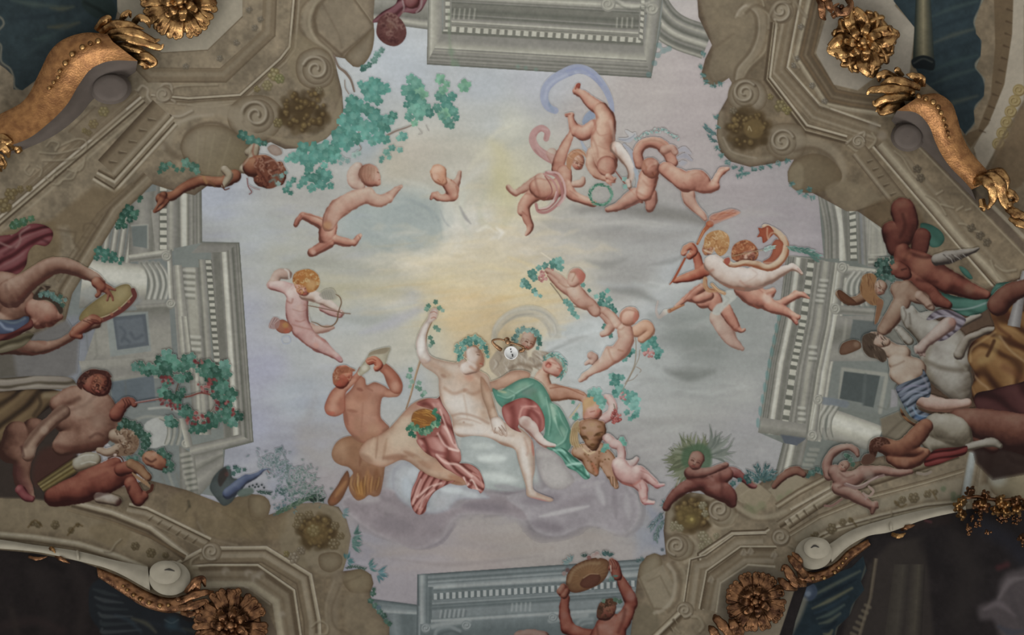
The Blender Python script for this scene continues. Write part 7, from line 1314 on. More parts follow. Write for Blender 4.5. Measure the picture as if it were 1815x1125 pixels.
# --- peacock and shrubs
fg('peacock','frescoed blue peacock resting on the stone rim, lower left of the sky','painted_peacock','painted animal')
fill([(372,866),(376,850),(384,838),(396,828),(404,826),(410,834),(412,846),(424,850),(430,866),(420,876),(410,890),(396,896),(384,884)],'4d5654',1.6,rim=('394240',4),noise=.08);fill([(386,850),(390,836),(400,830),(404,842),(396,856),(390,862)],'382f2a',2,.8,clip=True);dab(402,840,4,'6f3f38',.5)
body([[(404,874,10),(420,862,10),(434,850,8),(446,846,6),(458,840,4),(466,833,3),(474,831,2),(479,831,1)]],['2f3442','3d4660','4c5878','5f6c88','77829a'],L=(-.2,-.7,.6));st([(474,834),(478,838)],1,'8a5a58',.9,.8);stroke([(474,833),(478,839)],.9,'86605e',.7)
leaves([(418,828,5),(422,834,6),(414,838,5),(434,832,4),(404,828,4)],['40605a','4d7068'],seed=61);fill([(420,874),(430,866),(446,864),(450,872),(440,878),(426,880)],'5f7064',2,.9)
for x,y in ((442,862),(448,860),(452,863),(458,862),(464,859),(468,864),(455,858)): dab(x,y,2,'2f3a3a',.85,1,clip=False)
begin('shrub_l','painted_shrub',label='frescoed blue-green bushes growing behind the stone rim, lower left of the sky',cat='painted shrub')
rs = random.Random(4)
for cx,cy,rx,ry,n,c in ((480,818,26,16,90,['68807f','7d8f8f','5f7876','8a989a']),(494,796,8,5,16,['556f6c','6c8584']),(505,836,20,24,70,['708886','7f9391','5d7a74']),(540,836,24,16,60,['70857e','80918a','667e74']),(520,868,26,20,110,['5c7a70','6f8a7e','4c6a60']),(556,870,20,18,70,['6f857a','7d9086','5f786c']),(500,872,14,8,24,['3f5c58','4d6a66']),(500,900,14,10,30,['48666a','5a7a80']),(560,880,14,8,30,['45604f','34503f'])):
    for i in range(n):
        x = cx+rs.gauss(0,.55)*rx;y = cy+rs.gauss(0,.55)*ry;a = rs.uniform(0,6.28);l = rs.uniform(2,5);stroke([(x,y),(x+l*math.cos(a),y+l*math.sin(a))],(1.6,.4),rs.choice(c),.8,.7)
stroke([(500,800),(508,820),(512,850),(520,880)],.8,'60756f',.8,.7);sprig([(455,870),(466,872),(480,874)],6,['35524a','2b453e'],1.4,4,7);sprig([(486,910),(505,902),(525,892),(545,884),(560,886)],8,['4a6b50','3a5a44','5d7a5c'],1.6,4,8);spray(562,892,8,17,-170,-20,['26352e','3a4a40'],1.9,5);st([(562,892),(564,880)],1,'a9b0a4',.8,.7)
begin('shrub_l2','painted_leaves',label='frescoed blue-green leaf tufts along the right side of the lower left stone corner',cat='painted leaves')
spray(604,908,7,16,-40,60,['5f7f7c','6f8f90'],1.6,1);spray(622,948,10,22,-50,70,['4f7a70','5f8a80','3f6458'],2,2);spray(618,962,9,26,-30,50,['4f7a70','63897e'],2,3);spray(612,994,9,18,-100,50,['3c6f70','4f8080'],2,4);spray(650,1006,8,20,-70,30,['4f7c78','5a8a8c'],1.8,5);spray(664,1016,9,26,-40,60,['5f8f95','4f7c82'],2,6);sprig([(612,1006),(630,1004),(648,1008)],5,['3d5a4c','2f4a3d'],1.2,4,9);leaves([(660,1052,6),(656,1064,6),(664,1074,6),(672,1084,6),(680,1090,6),(684,1100,5),(662,1044,4),(690,1106,5),(672,1076,5)],['3f5f4f','4d6f5e','5a6f78'],seed=62)
begin('shrub_tr','painted_ivy',label='frescoed teal ivy edging the top right stone corner',cat='painted ivy')
for p in ([(1290,286),(1310,300),(1322,306)],[(1340,298),(1372,292),(1400,284)],[(1262,270),(1272,250),(1268,232)]): st(p,2,'5a7d76',1,.6)
rs = random.Random(9)
for x,y in [(1272,262),(1278,276),(1290,288),(1302,298),(1314,300),(1324,306),(1336,300),(1350,298),(1364,294),(1380,290),(1396,286),(1246,134),(1252,146),(1264,152),(1278,148),(1246,96),(1244,118),(1418,340),(1428,346),(1434,336),(1440,350),(1404,326),(1270,206),(1272,224),(1316,308),(1310,312)]:
    for i in range(5): a = rs.uniform(0,6.28);stroke([(x+rs.uniform(-4,4),y+rs.uniform(-3,3)),(x+6*math.cos(a),y+6*math.sin(a))],(1.8,.5),rs.choice(['4f7d76','5f8d86','3f6860','6f958e']),.8,.8)
sprig([(1270,240),(1258,232),(1250,224)],7,['4f7d7c','3f6866'],1.6,4,11);sprig([(1272,252),(1262,248),(1258,240)],6,['4f7d7c','3f6866'],1.4,4,12)
for x,y in ((1168,80),(1176,90),(1166,98),(1160,112),(1150,132),(1186,86)): dab(x,y,6,'5a8a88',.5,4,clip=False)
begin('shrub_br','painted_leaves',label='frescoed blue-green leaf sprays left of the bottom right stone corner',cat='painted leaves')
sprig([(1176,908),(1164,922),(1152,936)],9,['5b7578','6f888a','4d6669'],1.7,5,13);sprig([(1178,920),(1166,940),(1162,958)],9,['56706e','68827c'],1.7,5,14);spray(1184,896,8,14,150,260,['4f6f70','63807f'],1.6,15);spray(1136,996,6,10,180,330,['55706e','44605e'],1.4,16);dab(1174,974,3,'3f4f55',.7,clip=False)
# --- reclining boy with leafy crown
begin('bushcrown','painted_foliage',label='frescoed pale green willow-like foliage fanning out behind the reclining red boy',cat='painted foliage')
for a0,n,l,c in ((-175,16,60,0),(-150,14,52,1),(-120,14,44,0),(-95,12,34,1),(-60,12,44,0),(-35,14,62,2),(-15,10,72,2),(165,14,52,0),(140,14,56,0),(125,12,62,1)):
    spray(1236,812,n,l,a0-16,a0+16,[['6f7556','808766','5d6449'],['7d8468','66704f','8c9278'],['7d8578','8d9488','6c756a']][c],2.6,a0,.5,.3)
fill([(1212,826),(1210,800),(1222,790),(1244,786),(1258,796),(1262,816),(1254,830)],'4d6a4a',4,.85)
for i in range(12): stroke([(1206-i*2,842+i*5),(1200-i*2,856+i*5)],(1.6,.5),['8a8a6c','6d7052','a09c80'][i%3],.8,.9)
fg('redboy','frescoed reclining reddish boy with leaves behind his head, above the bottom right corner','painted_boy','painted figure')
body([[(1290,836,10),(1304,838,9),(1318,848,7),(1332,860,5),(1338,862,4)]],['42191a','652d2b','84443f','9a625a','a98278'],L=(0,-.7,.6))
body([[(1228,842,13),(1250,852,18),(1272,846,18),(1286,840,14)],[(1262,862,18),(1280,870,18),(1292,880,14),(1298,892,8)],[(1246,856,12),(1222,860,12),(1202,872,10),(1188,886,8),(1180,900,6)]],['42201a','63302a','80463a','966052','a67c6c'],L=(-.1,-.8,.5),bias=.02)
body([[(1224,838,11),(1244,838,9),(1262,834,7),(1276,828,6),(1286,824,6)]],['4a2620','6e3e34','8c5a4c','a07464','ad8c7c'],L=(-.1,-.8,.5))
for p,w,c,a in [([(1222,848),(1246,848),(1262,844)],1.4,'4a1f18',.6),([(1256,844),(1264,850)],2,'a5766a',.6),([(1216,866),(1240,868),(1260,874)],3,'4a1f18',.45),([(1276,840),(1280,860),(1278,874)],3,'4f231d',.4),([(1280,826),(1288,826)],1,'5a2c24',.6),([(1256,862),(1268,864)],2,'9c6c5e',.5)]: st(p,w,c,2,a)
part('redboy_head','head','redboy')
face(1234,816,17,22,-.1,.1,['4f2a24','764438','93604f','a67b68','b08f7c'],lip='7d342c')
leaves([(1328,852,6),(1322,846,6),(1312,850,5),(1300,856,6),(1340,850,6)],['3f6260','2f5250'],seed=63)
begin('laurel_br','painted_laurel_sprig',label='frescoed dark blue-green laurel sprig beside the stone block, lower right of the sky',cat='painted branch')
for a0 in (-150,-110,-70,-40,-15): sprig([(1350,852),(1350+14*math.cos(math.radians(a0)),852+14*math.sin(math.radians(a0))),(1350+28*math.cos(math.radians(a0)),852+28*math.sin(math.radians(a0)))],9,['3f6262','4d7272','345655'],1.9,5,a0)
leaves([(1440,838,7),(1450,832,6),(1458,836,5),(1432,844,5)],['3f5f56','4a6c60'],seed=64)
body([[(1372,862,5),(1384,848,7),(1398,838,8),(1412,834,8),(1424,840,6)]],['3c1f18','5c3226','784839','8a5e4a','9a7460'])
# --- bottom: youth lifting a dish
fg('dishboy','frescoed red-skinned youth from behind lifting a round golden dish overhead, bottom edge','painted_youth','painted figure')
body([[(1002,1060,8),(1000,1078,9),(1002,1096,11),(1006,1112,12)],[(1006,1112,12),(1030,1124,12),(1056,1130,14)]],['451a14','66291f','843e30','9c5a46','a97866'],L=(-.1,-.6,.7))
body([[(1098,1022,7),(1106,1040,10),(1116,1058,12),(1120,1070,10)],[(1118,1066,9),(1112,1086,12),(1100,1104,16)],[(1082,1112,26),(1076,1140,34),(1060,1180,36)]],['451a14','66291f','843e30','9c5a46','a97866'],L=(-.1,-.6,.7),bias=.02)
for p,w,c,a in [([(1098,1088),(1092,1098)],2,'a9705e',.6),([(1108,1080),(1104,1100),(1096,1120)],3,'5a221a',.5),([(1124,1050),(1128,1066)],2,'5a221a',.6),([(1058,1110),(1060,1125)],2,'5a221a',.5)]: st(p,w,c,2,a)
dab(1118,1056,8,'a5766a',.5);dab(1000,1090,6,'a07060',.4)
part('dishboy_head','head','dishboy')
body([[(1078,1076,15),(1074,1084,15),(1066,1090,9)]],['3a1a14','5c2c20','7a4030','905642','a06c54'],L=(-.1,-.6,.7));curls([(1058,1086),(1062,1070),(1074,1062),(1086,1060),(1094,1070),(1084,1074),(1070,1078),(1064,1094)],['3f2a1c','5a3826','7a4a34','8d5a40'],30,4,1,19);leaves([(1090,1062,5),(1098,1066,5),(1070,1064,4)],['5d7c66','4d6a56'],seed=66)
part('dish','dish','dishboy','round golden dish seen from below')
fill([(1003,1032),(1006,1016),(1018,1002),(1038,992),(1058,988),(1076,992),(1080,1004),(1076,1020),(1064,1034),(1044,1044),(1024,1050),(1010,1048),(1004,1040)],'8a623e',rim=('5c3320',6),noise=.06)
for i in range(26):
    a = i/26*6.28;x,y = 1042+28*math.cos(a),1018+22*math.sin(a);st([(1042+18*math.cos(a),1020+13*math.sin(a)),(1042+37*math.cos(a),1018+28*math.sin(a))],.9,'a58052' if math.sin(a)<.2 else '7a4e2e',1.2,.25)
stroke([(1008,1030),(1018,1010),(1040,999),(1062,998)],3,'a98a62',3,.5);fill([(1028,1036),(1034,1024),(1048,1016),(1062,1018),(1064,1028),(1054,1038),(1038,1042)],'65392a',1.6,.9,rim=('4c241a',3));stroke([(1034,1024),(1046,1017),(1060,1017)],1,'b38e62',.9,.8)
resume('dishboy')
body([[(994,1048,7),(998,1040,6)],[(1000,1054,7),(1004,1048,6)],[(996,1044,3),(1004,1040,2)]],['4a2018','6e3527','8c4c3a','a06a54','ad8470']);body([[(1094,1020,9),(1090,1004,9),(1084,994,6)],[(1088,1000,5),(1082,1006,4)]],['451a14','66291f','843e30','9c5a46','a97866']);stroke([(1082,1002),(1083,1012)],.9,'bfae9c',.8)
for i in range(3): st([(1082+i*4,992),(1086+i*4,1000),(1086+i*3,1008)],.9,'4c1c14',1,.6)
part('dish_leaves','garland','dishboy','small roses and leaves around the dish')
spray(1014,1000,8,18,180,280,['6a8c8a','7c9a98'],1.8,21);spray(1036,990,6,12,-130,-60,['2f4540','5a7068'],1.6,22);spray(1076,988,9,14,-150,-20,['4a7070','3c5c58'],2.2,23);spray(1082,1018,7,14,10,100,['4d7a70','5f8a7c'],1.6,24)
for x,y,c in ((1052,984,'b49a90'),(1058,981,'a98880'),(1044,988,'86504a'),(1060,986,'b8aaa0'),(1000,1016,'a08078'),(1006,1010,'6b4844')): dab(x,y,4,c,.85,1.4,clip=False)
fg('bottomknee','frescoed pink shoulder just entering at the bottom edge left of the dish bearer','painted_shoulder','painted figure')
body([[(920,1128,10),(940,1124,10),(962,1130,12)]],['4a2a24','6e483e','8c6458','9c7a6c','a88c7e'])
# ================= right-hand crowd
fg('greencloth_r','frescoed sea-green cloth winding behind the red satyr and white goat, right side','painted_drapery','painted drapery')
GC = ['1f3f36','2c5547','3c6a5a','4f7e6d','7c9c90']
cloth([(1632,396),(1650,398),(1668,410),(1674,424),(1666,436),(1652,438),(1642,428),(1634,414)],GC,50,40,3,con=.3)
cloth([(1636,500),(1660,512),(1690,524),(1720,528),(1750,526),(1762,508),(1780,500),(1875,498),(1875,512),(1790,512),(1768,524),(1752,546),(1726,560),(1700,556),(1676,540),(1650,524)],GC,8,24,6,con=.6,folds=[([(1656,541),(1690,548),(1720,546),(1750,536)],1.4,'8fa09a',1.2,.9),([(1760,520),(1780,504),(1808,502)],2,'5d8a78',2,.6)])
cloth([(1700,472),(1712,476),(1724,492),(1718,494),(1706,484)],GC,40,20,2)
fg('redsatyr','frescoed muscular red satyr in a leaf crown twisting back with arm raised, right side','painted_satyr','painted figure')
body([[(1600,372,22),(1606,396,22),(1598,420,20)],[(1634,420,16),(1630,440,16)],[(1580,410,18),(1588,440,16)]],['2e120f','4a2019','652f25','7a4232','8a5844'],L=(0,-.6,.6),bias=-.04)
body([[(1600,452,14),(1620,462,20),(1640,474,24),(1662,488,22),(1680,500,20)],[(1600,445,14),(1596,462,12)],[(1684,500,20),(1704,508,17),(1728,518,13),(1748,522,8)],[(1616,492,16),(1640,510,15),(1660,530,12),(1680,540,8)]],'ruddy',L=(-.3,-.6,.6),bias=.06)
for p,w,c,a in [([(1612,448),(1636,456),(1656,454)],3,'3a1510',.6),([(1626,495),(1640,498),(1660,500)],3,'3f1812',.5),([(1664,470),(1690,478),(1706,490)],6,'2e120f',.5),([(1610,440),(1604,460)],3,'3a1510',.5),([(1600,380),(1604,400),(1596,420)],3,'3a1a14',.5),([(1620,400),(1614,430)],3,'3a1a14',.4),([(1690,510),(1716,520),(1740,526)],5,'3a1812',.5)]: st(p,w,c,w,a)
dab(1632,474,16,'a06a4e',.5);dab(1608,452,8,'99583e',.5);dab(1718,512,9,'8a6a50',.4);dab(1700,500,6,'8c4636',.4)
part('redsatyr_head','head','redsatyr')
body([[(1590,476,15),(1600,482,14),(1606,486,10)]],'ruddy',bias=.08);st([(1598,478),(1606,476)],1.4,'2c0f0b',1,.7);st([(1594,492),(1602,492)],1.2,'2c0f0b',1,.7);dab(1586,472,5,'a8765c',.6)
part('redsatyr_wreath','wreath','redsatyr','dark ivy wreath')
leaves([(1560,462,7),(1568,470,8),(1562,480,8),(1572,486,8),(1566,494,7),(1574,478,8),(1580,494,7),(1554,470,6),(1556,488,6),(1572,460,6),(1582,464,5),(1580,456,4),(1560,500,5)],['2f4a3f','3a584b','243a31','4a665a'],seed=71)
fg('grayfur','frescoed shaggy grey-white goat leg slung over the red satyr, right side','painted_goat','painted animal')
body([[(1660,460,10),(1680,456,12),(1696,452,9),(1710,448,7),(1726,444,4),(1734,440,2)]],['332b26','564c43','7c7367','978f82','a59f93'],L=(-.2,-.8,.5))
for i in range(12): st([(1672+i*5,452+rng.uniform(-2,4)),(1680+i*5,458),(1684+i*4.6,466-i)],.9,['4a4038','a7a195','6a6056'][i%3],1,.7)
fg('fauness','frescoed brown-haired woman looking up at the red satyr, arm holding a small tambourine, right side','painted_woman','painted figure')
body([[(1486,520,6),(1494,528,7),(1506,534,8),(1520,532,8),(1530,526,9)]],['4c2c1c','6c452e','896246','9c7a5c','a98f72'],bias=-.02)
fill([(1484,516),(1490,514),(1504,524),(1518,536),(1512,540),(1500,537),(1488,528)],'6a4028',rim=('4a2818',2))
body([[(1592,512,14),(1600,530,16),(1590,550,15),(1578,568,14),(1566,584,11)],[(1606,512,16),(1624,524,13),(1640,530,10)]],['4a2c20','6f4c3a','8f6d56','a58a72','b09c86'],L=(-.4,-.4,.7),bias=-.02)
body([[(1630,524,9),(1642,534,8),(1648,542,7),(1652,546,5)]],['5a3c30','84624f','a3846f','b39b86','bba893'])
for i in range(3): st([(1638+i*4,548-i*2),(1642+i*4,544-i),(1648+i*2,540)],.9,'5a3426',1,.6)
part('fauness_head','head','fauness')
face(1560,510,14,30,.5,-.1,['58382a','845f49','a07c64','b39780','bca68f'])
strands([(1526,500),(1530,488),(1544,484),(1554,492),(1550,506),(1552,520),(1560,530),(1556,540),(1544,540),(1532,530),(1524,514)],['7b5030','96693f','6a4026','ac8a5c'],80,36,14,1,23);strands([(1556,530),(1566,534),(1562,552),(1556,570),(1550,574),(1552,556)],['6f442c','8a5c3c'],95,10,14,1,24)
fg('goat','frescoed white goat held up between the two women, right side','painted_goat','painted animal')
WG = ['4a3f33','6f6454','90887a','a6a193','b2aea3']
body([[(1612,556,10),(1624,574,17),(1650,592,26),(1680,610,34),(1690,640,34)],[(1650,610,22),(1660,650,26),(1690,670,32),(1700,690,24)],[(1600,546,4),(1604,562,7),(1612,576,9)],[(1616,545,4),(1622,560,7)],[(1630,562,8),(1650,560,9)]],WG,L=(-.2,-.6,.7),bias=.02)
body([[(1596,586,6),(1606,598,8),(1612,604,8)],[(1590,582,4),(1598,588,4)]],WG)
for p,w,c,a in [([(1602,572),(1606,558),(1602,546)],1.2,'5b5042',.6),([(1614,574),(1612,556)],1.6,'4f4438',.6),([(1640,640),(1670,652),(1700,656),(1712,650)],4,'5f5240',.55),([(1650,610),(1640,640),(1650,670)],5,'74684f',.45),([(1690,560),(1700,590),(1710,620)],4,'7d7260',.4),([(1602,606),(1608,612)],2,'3a2c22',.7),([(1590,600),(1586,606)],2,'3d2a20',.6),([(1696,640),(1712,654)],3,'8f8774',.6)]: st(p,w,c,w,a)
dab(1668,620,18,'b2afa6',.35);dab(1680,680,18,'aaa698',.35);dab(1656,578,9,'b2afa6',.4)
body([[(1700,628,10),(1708,612,9),(1716,600,7),(1736,592,6),(1748,586,6),(1762,584,5)],[(1706,574,6),(1720,566,6),(1736,560,4)]],['40332a','655848','887d6c','9f9687','aca597'],L=(-.2,-.8,.5))
fg('armlady','frescoed pair of bare forearms in mauve sleeves clasping the white goat, right side','painted_attendant','painted figure')
cloth([(1642,566),(1656,552),(1676,548),(1696,554),(1712,566),(1704,580),(1690,592),(1676,602),(1662,604),(1676,590),(1688,572),(1672,562),(1656,566)],['4a3f47','655a63','80767e','978f98','aaa5ac'],30,12,6,folds=[([(1650,568),(1666,560),(1690,562)],1.3,'b0aeb6',1.2,.8)])
body([[(1682,574,13),(1664,588,12),(1650,600,10),(1640,608,8)],[(1640,608,8),(1632,618,9)],[(1628,620,4),(1632,628,3)],[(1634,622,4),(1638,630,2.5)],[(1624,616,4),(1624,624,2.5)]],['5c4038','866a5e','a48c7e','b5a496','beb2a6'],L=(-.2,-.7,.7));dab(1688,570,7,'a0604f',.45)
fg('nymph_r','frescoed woman with braided brown hair and blue dress leaning back against the goat, right side','painted_woman','painted figure')
fill([(1488,620),(1494,608),(1512,602),(1524,606),(1526,616),(1516,622),(1500,628),(1490,628)],'74513c',rim=('54341f',3));dab(1518,610,5,'96785e',.6)
body([[(1570,616,14),(1586,624,14),(1600,626,14)],[(1590,640,16),(1606,652,22),(1622,654,20)],[(1596,660,20),(1610,672,20)]],['5a4032','846650','a28872','b3a08a','bbae9c'],L=(-.4,-.5,.7),bias=.02)
body([[(1632,706,14),(1650,714,14),(1676,718,12),(1700,716,9),(1714,714,8)]],['6a4636','96705c','b09080','bca594','c3b3a5'],L=(-.1,-.8,.6))
st([(1578,650),(1590,646),(1602,640)],1.6,'7a5a44',1.6,.5);st([(1640,724),(1670,730),(1700,726)],2.4,'82503e',2,.5)
part('nymph_r_head','head','nymph_r')
body([[(1548,600,12),(1558,604,13),(1570,606,8)]],['5f4030','8a6a54','a88c76','b59f8a','bdad9a'],L=(-.3,-.6,.7));st([(1556,590),(1564,591),(1566,586)],1.3,'7a4434',1,.6);st([(1553,594),(1557,592)],1.2,'4a2c20',1,.7);st([(1568,592),(1570,596)],1.4,'7f4336',1,.6);dab(1562,600,4,'b07a68',.35);st([(1556,612),(1560,616)],1.6,'8a604c',1.2,.6)
strands([(1528,600),(1534,592),(1546,590),(1552,596),(1548,608),(1558,614),(1568,622),(1572,636),(1564,642),(1554,636),(1540,632),(1530,620)],['3f3024','5a4636','75604c','31241a'],60,40,10,1.1,25,base='4d3c2e')
part('nymph_r_dress','dress','nymph_r','slate-blue dress with bright folds')
BD = ['252c34','3d4652','5a6370','7b8390','9a9ea8']
cloth([(1588,686),(1602,678),(1618,672),(1634,664),(1636,654),(1648,676),(1650,694),(1646,704),(1632,704),(1624,714),(1626,724),(1644,732),(1662,736),(1660,744),(1644,750),(1626,746),(1610,734),(1600,716),(1592,700)],BD,-30,11,7,folds=[([(1592,692),(1612,684),(1640,684)],1.4,'8d88a0',1.2,.8),([(1596,702),(1614,694),(1644,696)],1.4,'8d93a6',1.2,.8),([(1608,716),(1618,702),(1634,700)],1.2,'8f9cac',1.2,.8),([(1618,722),(1628,736),(1650,738)],1.6,'7f9ab0',1.2,.9),([(1624,738),(1644,744),(1658,740)],3,'3a5c86',2,.8),([(1606,722),(1614,738)],1.4,'6f9a9a',1.2,.7),([(1630,660),(1642,678),(1646,690)],2,'8a8790',1.6,.6)])
cloth([(1596,722),(1606,738),(1622,750),(1644,752),(1666,744),(1678,744),(1668,752),(1650,760),(1634,762),(1612,750),(1598,736)],['3a2014','5f3a20','82552f','9c7448','b0905e'],20,12,4)
fg('orangecloth','frescoed heavy orange-gold cloth with dark hollows, at the right edge','painted_drapery','painted drapery')
OR = ['2f150e','523019','7a5128','996f3e','a88a58']
cloth([(1716,640),(1716,622),(1724,606),(1740,596),(1760,586),(1762,574),(1756,556),(1764,538),(1780,530),(1800,536),(1814,552),(1875,560),(1875,780),(1815,760),(1760,740),(1730,720),(1722,690),(1728,664)],OR,50,44,10,con=.75,folds=[([(1720,640),(1722,618),(1744,602),(1764,588)],2,'b08e58',2,.7),([(1740,640),(1756,630),(1768,600)],7,'a3834c',6,.6),([(1750,630),(1756,618),(1762,604)],3,'40200f',2.4,.8),([(1716,650),(1734,674),(1752,690),(1744,704)],2,'a8835a',1.8,.8),([(1722,684),(1730,700),(1742,702),(1752,690)],1.6,'9c7040',1.6,.7),([(1770,546),(1782,552),(1790,562)],5,'4f2418',4,.7),([(1772,596),(1790,620),(1815,640)],1.8,'b3956a',2,.6),([(1760,556),(1770,580),(1790,596)],3,'5a3018',3,.6),([(1780,650),(1815,672)],6,'6b3a22',6,.5),([(1790,600),(1815,620)],4,'4a2412',4,.6)])
cloth([(1728,700),(1760,690),(1800,680),(1875,670),(1875,800),(1800,776),(1760,760),(1736,736)],['1f1010','331817','4a2523','5c3330','6e4742'],15,50,6,con=.5)
body([[(1806,500,5),(1804,540,8),(1796,570,8)]],['55504c','75706a','8f8b86','9c9994','a5a39f']);strip((1812,480),(1822,480),(1808,580),(1786,576),[(0,'75706c'),(.4,'a09d99'),(1,'6b6562')])
body([[(1770,540,20),(1790,520,18),(1820,508,14)]],['2e1410','4b241b','653628','7a4a38','8a5f4a'],bias=-.08)
fg('brownlimb_r','frescoed broad red-brown thigh and hip of a seated giant, right edge','painted_figure','painted figure')
body([[(1700,744,20),(1740,752,28),(1790,764,34),(1860,780,40)],[(1726,776,12),(1760,790,14)]],['2c1612','4c271e','6a3c2c','7f5140','8f6a54'],L=(0,-.8,.5))
fg('sheep','frescoed kneeling white donkey rump, lower right above the cornice','painted_animal','painted animal')
body([[(1660,756,24),(1690,764,28),(1706,778,18)],[(1640,768,14),(1652,784,16),(1690,786,16)]],['4a4030','6d624f','8d8470','a19a88','ada89a'],L=(-.1,-.8,.5))
st([(1640,772),(1646,790),(1650,802)],3,'9a927e',3,.6);st([(1650,760),(1660,776),(1690,782)],2,'7a6f5a',2.4,.5)
body([[(1716,792,6),(1740,786,7),(1760,784,8),(1772,790,5)]],['4a4034','6d6454','8d8575','a19b8c','ada89c'])
fg('redcloth_r','frescoed small crimson cloth under the white rump, lower right','painted_drapery','painted drapery')
cloth([(1640,812),(1660,796),(1700,792),(1714,790),(1712,804),(1690,812),(1660,824),(1640,826)],['35100f','521a18','702623','853834','96534c'],-12,12,5)
fg('putto_back','frescoed dark-haired child lying face down beside the small child, lower right','painted_child','painted figure')
body([[(1640,756,14),(1626,772,16),(1612,786,16),(1596,792,12)],[(1566,790,14),(1586,796,16),(1606,798,13),(1630,800,9),(1642,800,6)],[(1582,812,12),(1600,820,13),(1622,818,10),(1640,804,8)]],'bronze',L=(-.1,-.8,.5),bias=.06)
st([(1576,806),(1600,808),(1620,808),(1636,800)],2,'4a2018',2,.6);st([(1580,824),(1606,830),(1630,824)],2,'4a2018',2,.6);dab(1604,818,8,'a87a60',.4)
part('putto_back_hair','hair','putto_back','dark brown hair')
curls([(1540,792),(1544,780),(1556,774),(1570,776),(1578,786),(1566,788),(1556,800),(1550,812),(1542,806)],['35190f','4c281c','643c2a','7a5240'],36,4,1,27);fill([(1526,818),(1532,806),(1544,804),(1552,812),(1544,822),(1532,824)],'5a3a2c',2,1)
fg('putto_small','frescoed small child with arm curled over head and foot dangling over the cornice, lower right','painted_child','painted figure')
body([[(1470,842,10),(1466,824,9),(1472,808,8),(1486,796,7),(1504,792,6),(1516,798,6),(1520,806,4)]],['4f3028','744c3e','93695a','a68674','b39c8a'],L=(-.3,-.7,.6))
body([[(1480,836,13),(1494,850,16),(1512,848,14),(1530,838,12)],[(1488,864,14),(1506,872,13),(1524,884,10),(1540,894,7),(1548,896,6)],[(1548,898,6),(1546,908,4)],[(1552,892,5),(1555,898,3)],[(1530,838,12),(1560,834,9),(1590,838,7),(1614,836,5)]],['4f3028','744c3e','93695a','a68674','b39c8a'],L=(-.1,-.8,.6),bias=-.02)
st([(1486,864),(1500,860),(1516,866)],1.6,'5a2c22',1.6,.6);st([(1488,838),(1500,846),(1514,842)],1.4,'6a3c30',1.4,.5);dab(1540,842,9,'a29584',.5);st([(1510,896),(1530,904),(1544,906)],1,'5a3428',1.4,.5)
part('putto_small_head','head','putto_small')
face(1496,826,11,40,-.1,-.1,['5c392e','84604e','a07c68','b0917c','b8a18c']);leaves([(1502,808,5),(1508,814,5),(1512,822,5),(1498,806,4)],['3c5a48','4f6e5c'],seed=72)
part('putto_small_cloth','cloth','putto_small','thin mauve sash')
for p,w,c in (([(1498,858),(1516,864),(1530,862),(1544,850),(1566,842)],2.4,'8d7068'),([(1500,856),(1518,861),(1534,856),(1556,844)],1,'b09a90'),([(1462,896),(1474,896),(1484,890),(1492,884)],2,'8a6258'),([(1530,874),(1536,880),(1534,884)],2,'a08478'),([(1540,862),(1548,870),(1542,878),(1534,878)],2,'a58a7c'),([(1626,838),(1640,840),(1650,836)],2.4,'8f8070')): stroke(p,w,c,.9,.9)
# ---------------------------------------------------------------- place everything on the vault
close()
WSTR = 1.0;PATCH_GAIN = 11.0
S = .00595;D = 8.0;ZC = 1.6
def drop(x,y):
    r = ((np.abs(x)/5.4)**3+(np.abs(y)/3.35)**3)**(1/3)
    return 1.1*np.maximum(0,r-.5)**2
def vault(px,py,h=0.0):
    """pixel grid position of the photograph -> point on the vault, h metres below its surface"""
    x0 = (np.asarray(px,float)-907.5)*S;y0 = (np.asarray(py,float)-562.5)*S
    t = np.ones_like(x0)
    for _ in range(12): t = 1-drop(t*x0,t*y0)/D
    t = t-np.asarray(h)/D
    return np.stack([t*x0,t*y0,ZC+t*D],-1)
SC = bpy.context.scene;COL = SC.collection
def lin(c):
    c = np.asarray(c,float)
    return np.where(c <= .04045,c/12.92,((c+.055)/1.055)**2.4)
def light_field(px,py):
    u = (np.asarray(px,float)-907.5)/907.5;v = (np.asarray(py,float)-562.5)/907.5
    return EF[0]+EF[1]*u+EF[2]*v+EF[3]*u*u+EF[4]*v*v+EF[5]*u*v+EF[6]*(u*u+v*v)**2
EF = [.927,-.009,-.17,.05,-.05,0,0]
def nodes(name):
    m = bpy.data.materials.new(name);m.use_nodes = True;nt = m.node_tree
    return m,nt,nt.nodes['Principled BSDF']
